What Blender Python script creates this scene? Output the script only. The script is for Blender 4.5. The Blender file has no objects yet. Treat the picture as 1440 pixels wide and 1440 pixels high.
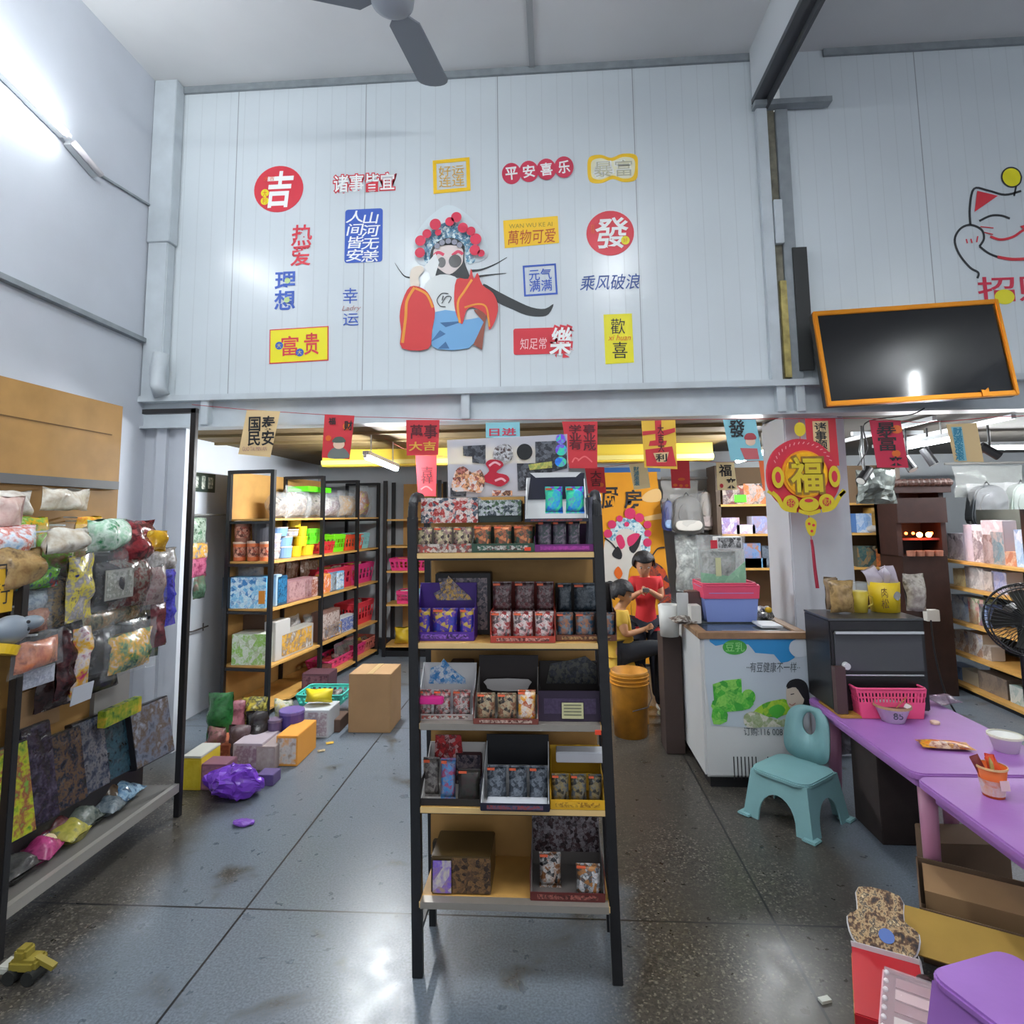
import bpy, bmesh, math, random
from mathutils import Vector as V, Matrix as M, noise as nz
random.seed(7)
sc = bpy.context.scene
COL = sc.collection
R = math.radians
# ---------------------------------------------------------------- camera, world, exposure
F = 850.0; PITCH = R(6); ROLL = R(-.7); YAW = R(3.7); CAMH = 1.5
CY = 725 - F*math.tan(PITCH)
cd = bpy.data.cameras.new('camera'); cam = bpy.data.objects.new('camera', cd); COL.objects.link(cam)
cam.location = (0, 0, CAMH); cam.rotation_euler = (M.Rotation(YAW, 3, 'Z') @ M.Rotation(math.pi/2+PITCH, 3, 'X') @ M.Rotation(ROLL, 3, 'Z')).to_euler()
cd.sensor_width = 36; cd.lens = F/1440*36; cd.shift_y = (CY-720)/1440; cd.clip_start = .05
sc.camera = cam
w = bpy.data.worlds.new('world'); sc.world = w; w.use_nodes = True
w.node_tree.nodes['Background'].inputs[0].default_value = (.74, .78, .84, 1)
w.node_tree.nodes['Background'].inputs[1].default_value = .55
sc.view_settings.view_transform = 'Standard'; sc.view_settings.look = 'None'
sc.view_settings.gamma = 1; sc.view_settings.exposure = 1.0
TUBE_E = 42.0      # emission of the fluorescent tubes in the hall
TUBE_B = 190.0      # tubes in the low back room
# ---------------------------------------------------------------- view geometry: pixel -> point in the shop
RC = M.Rotation(YAW, 3, 'Z') @ M.Rotation(math.pi/2+PITCH, 3, 'X') @ M.Rotation(ROLL, 3, 'Z')
CP = V((0, 0, CAMH))
def ray(px, py): return RC @ V(((px-720)/F, -(py-CY)/F, -1))
def PY(px, py, Y): d = ray(px, py); return CP + d*(Y/d.y)
def PX(px, py, X): d = ray(px, py); return CP + d*(X/d.x)
def PZ(px, py, Z=0.0): d = ray(px, py); return CP + d*((Z-CAMH)/d.z)
def PN(px, py, p0, rz):
    n = V((math.sin(rz), -math.cos(rz), 0)); d = ray(px, py)
    return CP + d*((V((p0[0], p0[1], CAMH))-CP).dot(n)/d.dot(n))
def fr(rect, p0, rz=0.0, z=None):
    """a pixel rectangle on an upright plane -> bottom centre point, width, height"""
    x0, y0, x1, y1 = rect; ym = (y0+y1)/2; xm = (x0+x1)/2
    a = PN(x0, ym, p0, rz); b = PN(x1, ym, p0, rz); c = (a+b)/2
    zb = PN(xm, y1, p0, rz).z if z is None else z+.0015
    zt = PN(xm, y0, p0, rz).z
    return V((c.x, c.y, zb)), (b-a).length, max(zt-zb, .01)
# ---------------------------------------------------------------- materials
def lin(h):
    if not isinstance(h, str): return tuple(h)
    h = h.lstrip('#'); o = []
    for i in (0, 2, 4):
        c = int(h[i:i+2], 16)/255
        o.append(c/12.92 if c <= .04045 else ((c+.055)/1.055)**2.4)
    return tuple(o)
MC = {}
def mat(name, col, rough=.55, metal=0., emit=0., alpha=1., var=0., vscale=6., bump=0., bscale=40., trans=0.):
    if name in MC: return MC[name]
    m = bpy.data.materials.new(name); m.use_nodes = True; nt = m.node_tree; b = nt.nodes['Principled BSDF']
    c = lin(col); b.inputs['Base Color'].default_value = (*c, 1)
    b.inputs['Roughness'].default_value = rough; b.inputs['Metallic'].default_value = metal
    if emit: b.inputs['Emission Color'].default_value = (*c, 1); b.inputs['Emission Strength'].default_value = emit
    b.inputs['Alpha'].default_value = alpha
    if trans: b.inputs['Transmission Weight'].default_value = trans
    if var or bump:
        tc = nt.nodes.new('ShaderNodeTexCoord')
    if var:
        n = nt.nodes.new('ShaderNodeTexNoise'); n.inputs['Scale'].default_value = vscale; n.inputs['Detail'].default_value = 6
        nt.links.new(tc.outputs['Object'], n.inputs['Vector'])
        r = nt.nodes.new('ShaderNodeValToRGB')
        r.color_ramp.elements[0].position = .3; r.color_ramp.elements[1].position = .7
        r.color_ramp.elements[0].color = (*[x*(1-var) for x in c], 1); r.color_ramp.elements[1].color = (*[min(1, x*(1+var)) for x in c], 1)
        nt.links.new(n.outputs[0], r.inputs[0]); nt.links.new(r.outputs[0], b.inputs['Base Color'])
    if bump:
        n = nt.nodes.new('ShaderNodeTexNoise'); n.inputs['Scale'].default_value = bscale; n.inputs['Detail'].default_value = 4
        nt.links.new(tc.outputs['Object'], n.inputs['Vector'])
        k = nt.nodes.new('ShaderNodeBump'); k.inputs['Strength'].default_value = bump; k.inputs['Distance'].default_value = .01
        nt.links.new(n.outputs[0], k.inputs['Height']); nt.links.new(k.outputs[0], b.inputs['Normal'])
    MC[name] = m; return m
def prt(cols, scale=30., rough=.4, alpha=1., off=0., vor=True, bump=0.):
    """printed artwork: an abstract patchwork of the given inks"""
    key = ('prt', tuple(cols), scale, rough, alpha, off, vor, bump)
    if key in MC: return MC[key]
    m = bpy.data.materials.new('printed_ink'); m.use_nodes = True; nt = m.node_tree; b = nt.nodes['Principled BSDF']
    b.inputs['Roughness'].default_value = rough; b.inputs['Alpha'].default_value = alpha
    tc = nt.nodes.new('ShaderNodeTexCoord'); mp = nt.nodes.new('ShaderNodeMapping'); mp.inputs['Location'].default_value = (off, off*1.7, off*.6)
    nt.links.new(tc.outputs['Object'], mp.inputs[0])
    n = nt.nodes.new('ShaderNodeTexNoise'); n.inputs['Scale'].default_value = scale; n.inputs['Detail'].default_value = 5; n.inputs['Distortion'].default_value = 1.6 if vor else .35
    nt.links.new(mp.outputs[0], n.inputs['Vector'])
    n2 = nt.nodes.new('ShaderNodeTexNoise'); n2.inputs['Scale'].default_value = scale*4; n2.inputs['Detail'].default_value = 3; nt.links.new(mp.outputs[0], n2.inputs['Vector'])
    if vor:
        v = nt.nodes.new('ShaderNodeTexVoronoi'); v.inputs['Scale'].default_value = scale*1.2
        nt.links.new(n.outputs[1], v.inputs['Vector']) if False else nt.links.new(mp.outputs[0], v.inputs['Vector'])
        s = nt.nodes.new('ShaderNodeSeparateColor'); nt.links.new(v.outputs['Color'], s.inputs[0])
        mx = nt.nodes.new('ShaderNodeMath'); mx.operation = 'MULTIPLY_ADD'; mx.inputs[1].default_value = .45
        nt.links.new(s.outputs[0], mx.inputs[0]); 
        m2 = nt.nodes.new('ShaderNodeMath'); m2.operation = 'MULTIPLY'; m2.inputs[1].default_value = .62
        av = nt.nodes.new('ShaderNodeMath'); av.operation = 'MULTIPLY_ADD'; av.inputs[1].default_value = .6; hf = nt.nodes.new('ShaderNodeMath'); hf.operation = 'MULTIPLY'; hf.inputs[1].default_value = .45
        nt.links.new(n2.outputs[0], hf.inputs[0]); nt.links.new(n.outputs[0], av.inputs[0]); nt.links.new(hf.outputs[0], av.inputs[2]); nt.links.new(av.outputs[0], m2.inputs[0]); nt.links.new(m2.outputs[0], mx.inputs[2]); src = mx.outputs[0]
        lo, hi = .22, .72
    else:
        av = nt.nodes.new('ShaderNodeMath'); av.operation = 'MULTIPLY_ADD'; av.inputs[1].default_value = .7; hf = nt.nodes.new('ShaderNodeMath'); hf.operation = 'MULTIPLY'; hf.inputs[1].default_value = .3
        nt.links.new(n2.outputs[0], hf.inputs[0]); nt.links.new(n.outputs[0], av.inputs[0]); nt.links.new(hf.outputs[0], av.inputs[2]); src = av.outputs[0]; lo, hi = .36, .64
    r = nt.nodes.new('ShaderNodeValToRGB'); e = r.color_ramp.elements; r.color_ramp.interpolation = 'LINEAR'
    k = len(cols)
    for i in range(k-2): e.new(.5)
    for i, c in enumerate(cols):
        e[i].position = lo+(hi-lo)*i/max(1, k-1); 
    for i, c in enumerate(cols): e[i].color = (*lin(c), 1)
    nt.links.new(src, r.inputs[0]); nt.links.new(r.outputs[0], b.inputs['Base Color'])
    if bump:
        k = nt.nodes.new('ShaderNodeBump'); k.inputs['Strength'].default_value = bump; k.inputs['Distance'].default_value = .02
        nt.links.new(n.outputs[0], k.inputs['Height']); nt.links.new(k.outputs[0], b.inputs['Normal'])
    MC[key] = m; return m
def film(name='clear_film', col='e8eef0', alpha=.22, rough=.12):
    return mat(name, col, rough, alpha=alpha, bump=.6, bscale=25)
# ---------------------------------------------------------------- geometry
class G:
    def __init__(s): s.b = bmesh.new()
    def _tf(s, vs, rot, at):
        for v in vs:
            if rot is not None: v.co = rot @ v.co
            v.co += V(at)
    def box(s, c, d, rot=None):
        vs = bmesh.ops.create_cube(s.b, size=1)['verts']
        for v in vs: v.co = V((v.co.x*d[0], v.co.y*d[1], v.co.z*d[2]))
        s._tf(vs, rot, c); return s
    def span(s, a, b):
        return s.box([(a[i]+b[i])/2 for i in range(3)], [abs(b[i]-a[i]) for i in range(3)])
    def bar(s, p, q, w, h, up=(0, 0, 1)):
        p, q = V(p), V(q); z = (q-p); L = z.length; z.normalize(); x = V(up).cross(z)
        if x.length < 1e-4: x = V((1, 0, 0)).cross(z)
        x.normalize(); y = z.cross(x)
        return s.box((p+q)/2, (w, h, L), M((x, y, z)).transposed())
    def cyl(s, p, q, r, r2=None, n=20, caps=True):
        p, q = V(p), V(q); z = q-p; L = z.length
        vs = bmesh.ops.create_cone(s.b, cap_ends=caps, segments=n, radius1=r, radius2=r if r2 is None else r2, depth=L)['verts']
        s._tf(vs, z.to_track_quat('Z', 'Y').to_matrix(), (p+q)/2); return s
    def ball(s, c, r, n=14, rot=None):
        vs = bmesh.ops.create_uvsphere(s.b, u_segments=n, v_segments=max(6, n*2//3), radius=1)['verts']
        if not hasattr(r, '__len__'): r = (r, r, r)
        for v in vs: v.co = V((v.co.x*r[0], v.co.y*r[1], v.co.z*r[2]))
        s._tf(vs, rot, c); return s
    def tube(s, pts, r, n=8, r2=None, closed=False):
        pts = [V(p) for p in pts]; k = len(pts); rings = []
        for i, p in enumerate(pts):
            a = pts[i-1] if (i or closed) else p; c = pts[(i+1) % k] if (i < k-1 or closed) else p
            t = (c-a).normalized(); x = t.orthogonal().normalized() if abs(t.z) > .95 else t.cross(V((0, 0, 1))).normalized(); y = t.cross(x)
            rr = r if r2 is None else r+(r2-r)*i/(k-1)
            rings.append([s.b.verts.new(p+(x*math.cos(2*math.pi*j/n)+y*math.sin(2*math.pi*j/n))*rr) for j in range(n)])
        for i in range(k if closed else k-1):
            A, B = rings[i], rings[(i+1) % k]
            for j in range(n): s.b.faces.new((A[j], A[(j+1) % n], B[(j+1) % n], B[j]))
        if not closed: s.b.faces.new(rings[0][::-1]); s.b.faces.new(rings[-1])
        return s
    def lathe(s, prof, c=(0, 0, 0), n=28, sx=1, sy=1):
        c = V(c); rings = []
        for r, z in prof:
            if r < 1e-5: rings.append([s.b.verts.new(c+V((0, 0, z)))])
            else: rings.append([s.b.verts.new(c+V((r*sx*math.cos(2*math.pi*j/n), r*sy*math.sin(2*math.pi*j/n), z))) for j in range(n)])
        for A, B in zip(rings, rings[1:]):
            for j in range(n):
                if len(A) == 1 and len(B) == 1: continue
                if len(A) == 1: s.b.faces.new((A[0], B[(j+1) % n], B[j]))
                elif len(B) == 1: s.b.faces.new((A[j], A[(j+1) % n], B[0]))
                else: s.b.faces.new((A[j], A[(j+1) % n], B[(j+1) % n], B[j]))
        return s
    def prism(s, pts, y0, y1):
        """outline in x,z; thickness y0..y1"""
        a = [s.b.verts.new((x, y0, z)) for x, z in pts]; c = [s.b.verts.new((x, y1, z)) for x, z in pts]
        k = len(pts); s.b.faces.new(a); s.b.faces.new(c[::-1])
        for i in range(k): s.b.faces.new((a[i], c[i], c[(i+1) % k], a[(i+1) % k]))
        return s
    def slab(s, pts, z0, z1):
        a = [s.b.verts.new((x, y, z0)) for x, y in pts]; c = [s.b.verts.new((x, y, z1)) for x, y in pts]
        k = len(pts); s.b.faces.new(a[::-1]); s.b.faces.new(c)
        for i in range(k): s.b.faces.new((a[i], a[(i+1) % k], c[(i+1) % k], c[i]))
        return s
    def pillow(s, w, h, t, c=(0, 0, 0), nx=9, ny=11, seed=0, crumple=.0, pw=.5):
        """puffed pouch standing in x,z, centre bottom at c"""
        c = V(c)
        def grid(sgn):
            g = []
            for j in range(ny+1):
                row = []
                for i in range(nx+1):
                    u, v = i/nx, j/ny
                    k = (max(0, math.sin(math.pi*u))*max(0, math.sin(math.pi*v)))**pw
                    p = V(((u-.5)*w*(1-.06*math.sin(math.pi*v)), sgn*t/2*k, v*h))
                    if crumple:
                        q = nz.noise_vector(V((p.x*14+seed*3.1, sgn*2+seed, p.z*14)))*crumple
                        p += V((q.x*.5, q.y*(.3+k), q.z*.5)); p.z = max(p.z, 0)
                    row.append(s.b.verts.new(c+p))
                g.append(row)
            return g
        A, B = grid(-1), grid(1)
        for j in range(ny):
            for i in range(nx):
                s.b.faces.new((A[j][i], A[j][i+1], A[j+1][i+1], A[j+1][i])); s.b.faces.new((B[j][i+1], B[j][i], B[j+1][i], B[j+1][i+1]))
        bmesh.ops.remove_doubles(s.b, verts=s.b.verts[:], dist=1e-5); return s
    def obj(s, name, m, parent=None, loc=(0, 0, 0), rz=0., bevel=0., smooth=False, rot=None):
        bmesh.ops.recalc_face_normals(s.b, faces=s.b.faces[:])
        if bevel: bmesh.ops.bevel(s.b, geom=s.b.edges[:], offset=bevel, segments=2, affect='EDGES', clamp_overlap=True)
        me = bpy.data.meshes.new(name); s.b.to_mesh(me); s.b.free()
        if smooth:
            for p in me.polygons: p.use_smooth = True
        me.materials.append(m)
        o = bpy.data.objects.new(name, me); COL.objects.link(o); o.location = loc
        o.rotation_euler = (0, 0, rz) if rot is None else rot
        if parent: o.parent = parent
        return o
LABELS = {}
def tag(o, label, cat, group=None):
    assert 4 <= len(label.split()) <= 16, (len(label.split()), label)
    if label in LABELS: print('SAME LABEL', label)
    LABELS[label] = 1
    o['label'] = label; o['category'] = cat
    if group: o['group'] = group
    return o
def thing(name, label, cat, loc=(0, 0, 0), rz=0., group=None, rot=None):
    o = bpy.data.objects.new(name, None); COL.objects.link(o); o.location = loc
    o.rotation_euler = (0, 0, rz) if rot is None else rot; o.empty_display_size = .05
    return tag(o, label, cat, group)
def st(o): o['kind'] = 'structure'; return o
def smoothpts(pts, n=4, closed=True):
    out = []; k = len(pts)
    for i in range(k if closed else k-1):
        p0, p1, p2, p3 = [pts[(i+d) % k] if closed else pts[min(max(i+d, 0), k-1)] for d in (-1, 0, 1, 2)]
        for j in range(n):
            t = j/n
            out.append(tuple(.5*(2*p1[a]+(p2[a]-p0[a])*t+(2*p0[a]-5*p1[a]+4*p2[a]-p3[a])*t*t+(3*p1[a]-p0[a]-3*p2[a]+p3[a])*t**3) for a in range(len(p1))))
    if not closed: out.append(tuple(pts[-1]))
    return out
def ell(cx, cy, rx, ry=None, n=28): ry = rx if ry is None else ry; return [(cx+rx*math.cos(2*math.pi*i/n), cy+ry*math.sin(2*math.pi*i/n)) for i in range(n)]
def rrect(x0, y0, x1, y1, r, n=4):
    o = []
    for cx, cy, a in ((x1-r, y1-r, 0), (x0+r, y1-r, 90), (x0+r, y0+r, 180), (x1-r, y0+r, 270)):
        for i in range(n+1): t = R(a+90*i/n); o.append((cx+r*math.cos(t), cy+r*math.sin(t)))
    return o
def ribbon(pts, w, n=5, taper=False):
    p = smoothpts(pts, n, False); L, Rr = [], []; k = len(p)
    for i in range(k):
        a, b = p[max(0, i-1)], p[min(k-1, i+1)]; dx, dy = b[0]-a[0], b[1]-a[1]; l = math.hypot(dx, dy) or 1
        ww = w*(1-.85*i/(k-1)) if taper else w
        L.append((p[i][0]-dy/l*ww/2, p[i][1]+dx/l*ww/2)); Rr.append((p[i][0]+dy/l*ww/2, p[i][1]-dx/l*ww/2))
    return L+Rr[::-1]
TXT = {}
def txt_mesh(s, bold=0.0, shear=0.0, line=.92):
    k = (s, bold, shear, line)
    if k not in TXT:
        c = bpy.data.curves.new('t', 'FONT'); c.body = s; c.size = 1; c.offset = bold; c.shear = shear; c.space_line = line; c.align_x = 'CENTER'; c.resolution_u = 3
        o = bpy.data.objects.new('t', c); COL.objects.link(o)
        me = bpy.data.meshes.new_from_object(o.evaluated_get(bpy.context.evaluated_depsgraph_get()))
        bpy.data.objects.remove(o); vs = [tuple(v.co) for v in me.vertices]; fs = [tuple(p.vertices) for p in me.polygons]
        xs = [v[0] for v in vs]; ys = [v[1] for v in vs]
        TXT[k] = (vs, fs, min(xs), max(xs), min(ys), max(ys)); bpy.data.meshes.remove(me)
    return TXT[k]
def text(s, name, m, x0, z0, x1, z1, y=0., parent=None, bold=0., shear=0., line=.92, loc=(0, 0, 0), rot=None, pad=None):
    """lettering stretched into the rectangle x0..x1, z0..z1, upright, facing -y"""
    vs, fs, a, b, c, d = txt_mesh(s, bold, shear, line)
    if pad is not None: _, _, a, b, c, d = txt_mesh(s, pad, shear, line)
    me = bpy.data.meshes.new(name)
    me.from_pydata([(x0+(v[0]-a)/(b-a)*(x1-x0), y, z0+(v[1]-c)/(d-c)*(z1-z0)) for v in vs], [], fs); me.materials.append(m)
    o = bpy.data.objects.new(name, me); COL.objects.link(o); o.location = loc
    if rot: o.rotation_euler = rot
    if parent: o.parent = parent
    return o
class Flat:
    """a flat print on an upright plane y=Y: pixel outlines become real-size shapes"""
    def __init__(s, root_px, Y, label, cat, name, group=None, tilt=0., dy=.0):
        s.c = root_px; s.Y = Y; p = PY(*root_px, Y)
        s.sx = (PY(root_px[0]+20, root_px[1], Y).x-PY(root_px[0]-20, root_px[1], Y).x)/40
        s.sz = (PY(root_px[0], root_px[1]-20, Y).z-PY(root_px[0], root_px[1]+20, Y).z)/40
        s.o = thing(name, label, cat, p, group=group, rot=(0, tilt, 0)); s.k = 0
    def L(s, p): return ((p[0]-s.c[0])*s.sx, -(p[1]-s.c[1])*s.sz)
    def poly(s, name, m, pts, y=None, th=.0012):
        if y is None: s.k += 1; y = -.0015-.0009*s.k
        return G().prism([s.L(p) for p in pts], y, y+th).obj(name, m, s.o)
    def polys(s, name, m, lst, th=.0012):
        s.k += 1; y = -.0015-.0009*s.k
        if name.endswith('s') and name not in ('glasses',): name = name[:-1]
        for pts in lst: s.poly(name, m, pts, y, th)
    def text(s, st_, m, rect, name='lettering', bold=0., shear=0., line=.92, pad=None):
        s.k += 1; x0, z1 = s.L(rect[:2]); x1, z0 = s.L(rect[2:])
        return text(st_, name, m, x0, z0, x1, z1, -.0015-.0009*s.k-.0004, s.o, bold, shear, line, pad=pad)
# ================================================================ SETTING
WY = 3.95          # upper partition wall
CZ = 4.63          # hall ceiling
LZ = 2.13          # low back-room ceiling
XL, XR, YB = -2.78, 6.3, 7.05
def wallmat(name, col, axis, pitch, seam):
    m = bpy.data.materials.new(name); m.use_nodes = True; nt = m.node_tree; b = nt.nodes['Principled BSDF']
    b.inputs['Roughness'].default_value = .24
    tc = nt.nodes.new('ShaderNodeTexCoord'); sp = nt.nodes.new('ShaderNodeSeparateXYZ'); nt.links.new(tc.outputs['Object'], sp.inputs[0])
    def line(per, wd, off):
        a = nt.nodes.new('ShaderNodeMath'); a.operation = 'ADD'; a.inputs[1].default_value = off+40*per; nt.links.new(sp.outputs[axis], a.inputs[0])
        q = nt.nodes.new('ShaderNodeMath'); q.operation = 'MODULO'; q.inputs[1].default_value = per; nt.links.new(a.outputs[0], q.inputs[0])
        l = nt.nodes.new('ShaderNodeMath'); l.operation = 'LESS_THAN'; l.inputs[1].default_value = wd; nt.links.new(q.outputs[0], l.inputs[0]); return l
    l1 = line(pitch, .004, .02); l2 = line(seam, .006, .33)
    n = nt.nodes.new('ShaderNodeTexNoise'); n.inputs['Scale'].default_value = 1.3; n.inputs['Detail'].default_value = 5; nt.links.new(tc.outputs['Object'], n.inputs['Vector'])
    r = nt.nodes.new('ShaderNodeValToRGB'); c = lin(col); r.color_ramp.elements[0].color = (*[x*.9 for x in c], 1); r.color_ramp.elements[1].color = (*[x*1.05 for x in c], 1)
    nt.links.new(n.outputs[0], r.inputs[0])
    def mix(a, fac, col):
        x = nt.nodes.new('ShaderNodeMix'); x.data_type = 'RGBA'; nt.links.new(a, x.inputs[6]); x.inputs[7].default_value = col
        k = nt.nodes.new('ShaderNodeMath'); k.operation = 'MULTIPLY'; k.inputs[1].default_value = fac[1]; nt.links.new(fac[0].outputs[0], k.inputs[0]); nt.links.new(k.outputs[0], x.inputs[0]); return x.outputs[2]
    o = mix(r.outputs[0], (l1, .3), (*[x*.6 for x in c], 1)); o = mix(o, (l2, .75), (*[x*.32 for x in c], 1))
    nt.links.new(o, b.inputs['Base Color'])
    k = nt.nodes.new('ShaderNodeBump'); k.inputs['Strength'].default_value = .5; k.inputs['Distance'].default_value = .004; k.invert = True
    nt.links.new(l1.outputs[0], k.inputs['Height']); nt.links.new(k.outputs[0], b.inputs['Normal'])
    return m
PANEL = wallmat('steel_sandwich_panel', 'ccd4d8', 0, .107, .94)
PAINT = mat('white_wall_paint', 'bcc1c9', .75, var=.05, vscale=2, bump=.05, bscale=60)
CEIL = mat('ceiling_paint', 'd2d3d3', .8, var=.05, vscale=1.5)
STEEL = mat('painted_steel', 'b9c1c6', .45, var=.07, vscale=8)
STEELD = mat('grey_steel_edge', '858c90', .5, var=.15, vscale=12)
DARK = mat('black_steel', '17171a', .42, bump=.1)
DKBEAM = mat('dark_beam_flange', '4a4c50', .5)
BACKW = mat('back_room_wall', 'a9adb0', .8, var=.06, vscale=3)
BROWNC = mat('brown_ceiling_board', '6b5836', .7, var=.2, vscale=9)
YELB = mat('beam_yellow', 'f0d24a', .5)
# floor: terrazzo, part of it painted blue-grey, with sawn joints
def floormat():
    m = bpy.data.materials.new('terrazzo_floor'); m.use_nodes = True; nt = m.node_tree; b = nt.nodes['Principled BSDF']; N = nt.nodes.new; Lk = nt.links.new
    tc = N('ShaderNodeTexCoord'); sp = N('ShaderNodeSeparateXYZ'); Lk(tc.outputs['Object'], sp.inputs[0])
    def math_(op, a, bb=None, c=None):
        q = N('ShaderNodeMath'); q.operation = op
        for i, v in enumerate((a, bb, c)):
            if v is None: continue
            if isinstance(v, (int, float)): q.inputs[i].default_value = v
            else: Lk(v, q.inputs[i])
        return q.outputs[0]
    def noise(s, d=5, ds=0):
        n = N('ShaderNodeTexNoise'); n.inputs['Scale'].default_value = s; n.inputs['Detail'].default_value = d; n.inputs['Distortion'].default_value = ds; Lk(tc.outputs['Object'], n.inputs['Vector']); return n.outputs[0]
    def mix(f, a, bb):
        x = N('ShaderNodeMix'); x.data_type = 'RGBA'
        (Lk(f, x.inputs[0]) if not isinstance(f, float) else setattr(x.inputs[0], 'default_value', f))
        for i, v in ((6, a), (7, bb)):
            if isinstance(v, tuple): x.inputs[i].default_value = (*v, 1)
            else: Lk(v, x.inputs[i])
        return x.outputs[2]
    def ramp(f, lo, hi):
        r = N('ShaderNodeMapRange'); r.inputs[1].default_value = lo; r.inputs[2].default_value = hi; Lk(f, r.inputs[0]); return r.outputs[0]
    v = N('ShaderNodeTexVoronoi'); v.inputs['Scale'].default_value = 150; Lk(tc.outputs['Object'], v.inputs['Vector'])
    s = N('ShaderNodeSeparateColor'); Lk(v.outputs['Color'], s.inputs[0])
    cr = N('ShaderNodeValToRGB'); e = cr.color_ramp.elements; cr.color_ramp.interpolation = 'CONSTANT'
    for q in range(3): e.new(.5)
    for i, (p, c) in enumerate(((0, '2c2b29'), (.25, '3e3b36'), (.55, '4b4741'), (.8, '5c574f'), (.93, '7d786e'))): e[i].position = p; e[i].color = (*lin(c), 1)
    Lk(s.outputs[0], cr.inputs[0])
    blot = noise(1.7, 8, .6)
    terr = mix(ramp(blot, .35, .7), cr.outputs[0], lin('423f39'))
    fine = noise(120, 2)
    pnt = mix(ramp(fine, .35, .7), lin('5a636c'), lin('747e88'))
    # painted lane between the racks and lane under the tables; the paint is worn through in patches
    wob = math_('MULTIPLY_ADD', noise(.9, 6, .4), 1.1, -.55)
    x = math_('ADD', sp.outputs[0], wob)
    lane = math_('MULTIPLY', ramp(x, -1.75, -1.55), ramp(x, .25, .1))
    lane2 = ramp(x, 1.15, 1.5)
    lane = math_('MAXIMUM', lane, lane2)
    deep = ramp(sp.outputs[1], 3.6, 4.2); lane = math_('MAXIMUM', lane, math_('MULTIPLY', deep, ramp(sp.outputs[0], .2, 0)))
    worn = ramp(math_('ADD', noise(3.2, 9, .5), math_('MULTIPLY', fine, .18)), .80, .68)
    lane = math_('MULTIPLY', lane, worn)
    colr = mix(lane, terr, pnt)
    def joint(o, per, off):
        a = math_('ADD', o, off+20*per); a = math_('MODULO', a, per); return math_('LESS_THAN', a, .009)
    j = math_('MAXIMUM', joint(sp.outputs[0], 2.0, 1.215), joint(sp.outputs[1], 2.0, -.431))
    colr = mix(j, colr, lin('1d1e20'))
    Lk(colr, b.inputs['Base Color'])
    Lk(math_('MULTIPLY_ADD', noise(14, 6), .22, .20), b.inputs['Roughness'])
    k = N('ShaderNodeBump'); k.inputs['Strength'].default_value = .12; k.inputs['Distance'].default_value = .004; Lk(noise(45, 5), k.inputs['Height']); Lk(k.outputs[0], b.inputs['Normal'])
    return m
st(G().span((-3.4, -3, -.1), (XR+.2, YB+.2, 0)).obj('floor', floormat()))
st(G().span((XL-.1, -3, CZ), (XR+.1, WY+.15, CZ+.1)).obj('ceiling', CEIL))
st(G().span((XL-.12, -3, 0), (XL, YB+.1, CZ)).obj('wall_left', PAINT))
st(G().span((XR, -3, 0), (XR+.12, YB+.1, CZ)).obj('wall_right', PAINT))
st(G().span((XL, YB, 0), (XR, YB+.12, LZ+.4)).obj('wall_back', BACKW))
st(G().span((XL, WY, 2.33), (1.46, WY+.1, CZ)).obj('wall_upper', PANEL))
st(G().span((1.60, WY, 2.33), (XR, WY+.1, CZ)).obj('wall_upper_right', PANEL))
st(G().span((XL, WY+.1, LZ), (1.5, YB, LZ+.06)).obj('ceiling_low', BROWNC))
st(G().span((1.5, WY+.1, LZ), (XR, YB, LZ+.06)).obj('ceiling_low_right', mat('grey_low_ceiling', '4c4842', .8, var=.12, vscale=5)))
n = [0]
def trim(g, m, bevel=0):
    n[0] += 1; return st(g.obj('trim_%d' % n[0], m, bevel=bevel))
# floor beam of the mezzanine (C-section with flanges and stiffeners)
g = G().span((XL, WY-.03, LZ), (XR, WY+.06, 2.30)).span((XL, WY-.10, 2.295), (XR, WY, 2.335)).span((XL, WY-.07, LZ-.012), (XR, WY+.08, LZ+.004))
trim(g, STEEL)
for px in (290, 655, 1098, 1125):
    p = PY(px, 570, WY-.06); trim(G().span((p.x-.028, WY-.085, LZ), (p.x+.028, WY-.02, 2.30)), STEEL, .004)
g = G()
a, b = PY(218, 340, WY-.06), PY(240, 340, WY-.06)
trim(G().span((a.x-.03, WY-.09, 2.33), (b.x, WY-.005, CZ)), STEEL, .006)
trim(G().span((a.x-.035, WY-.1, 3.42), (b.x+.015, WY-.005, CZ)), STEEL, .004)
trim(G().span((XL, WY-.02, CZ-.05), (1.5, WY, CZ)), STEELD)
trim(G().span((1.9, WY-.02, CZ-.05), (XR, WY, CZ)), STEELD)
trim(G().span((1.42, WY-.05, 2.33), (1.49, WY, CZ)), STEEL, .004)
trim(G().span((1.55, WY-.035, 2.33), (1.63, WY-.001, 4.2)), STEELD, .004)
trim(G().span((1.50, WY-.02, 2.33), (1.545, WY+.05, CZ)), mat('rust_gap', '6d6a5c', .8, var=.4, vscale=14))
trim(G().span((1.60, WY-.05, 2.40), (1.69, WY-.036, 3.22)), mat('dark_panel_strip', '2a2c2c', .6))
trim(G().span((1.51, WY-.045, 2.36), (1.55, WY-.02, 3.0)), mat('old_yellow_foam', 'a89a5e', .8, var=.3, vscale=20))
trim(G().span((1.495, WY-.06, 3.25), (1.55, WY-.02, 3.55)), STEEL, .004)
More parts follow.
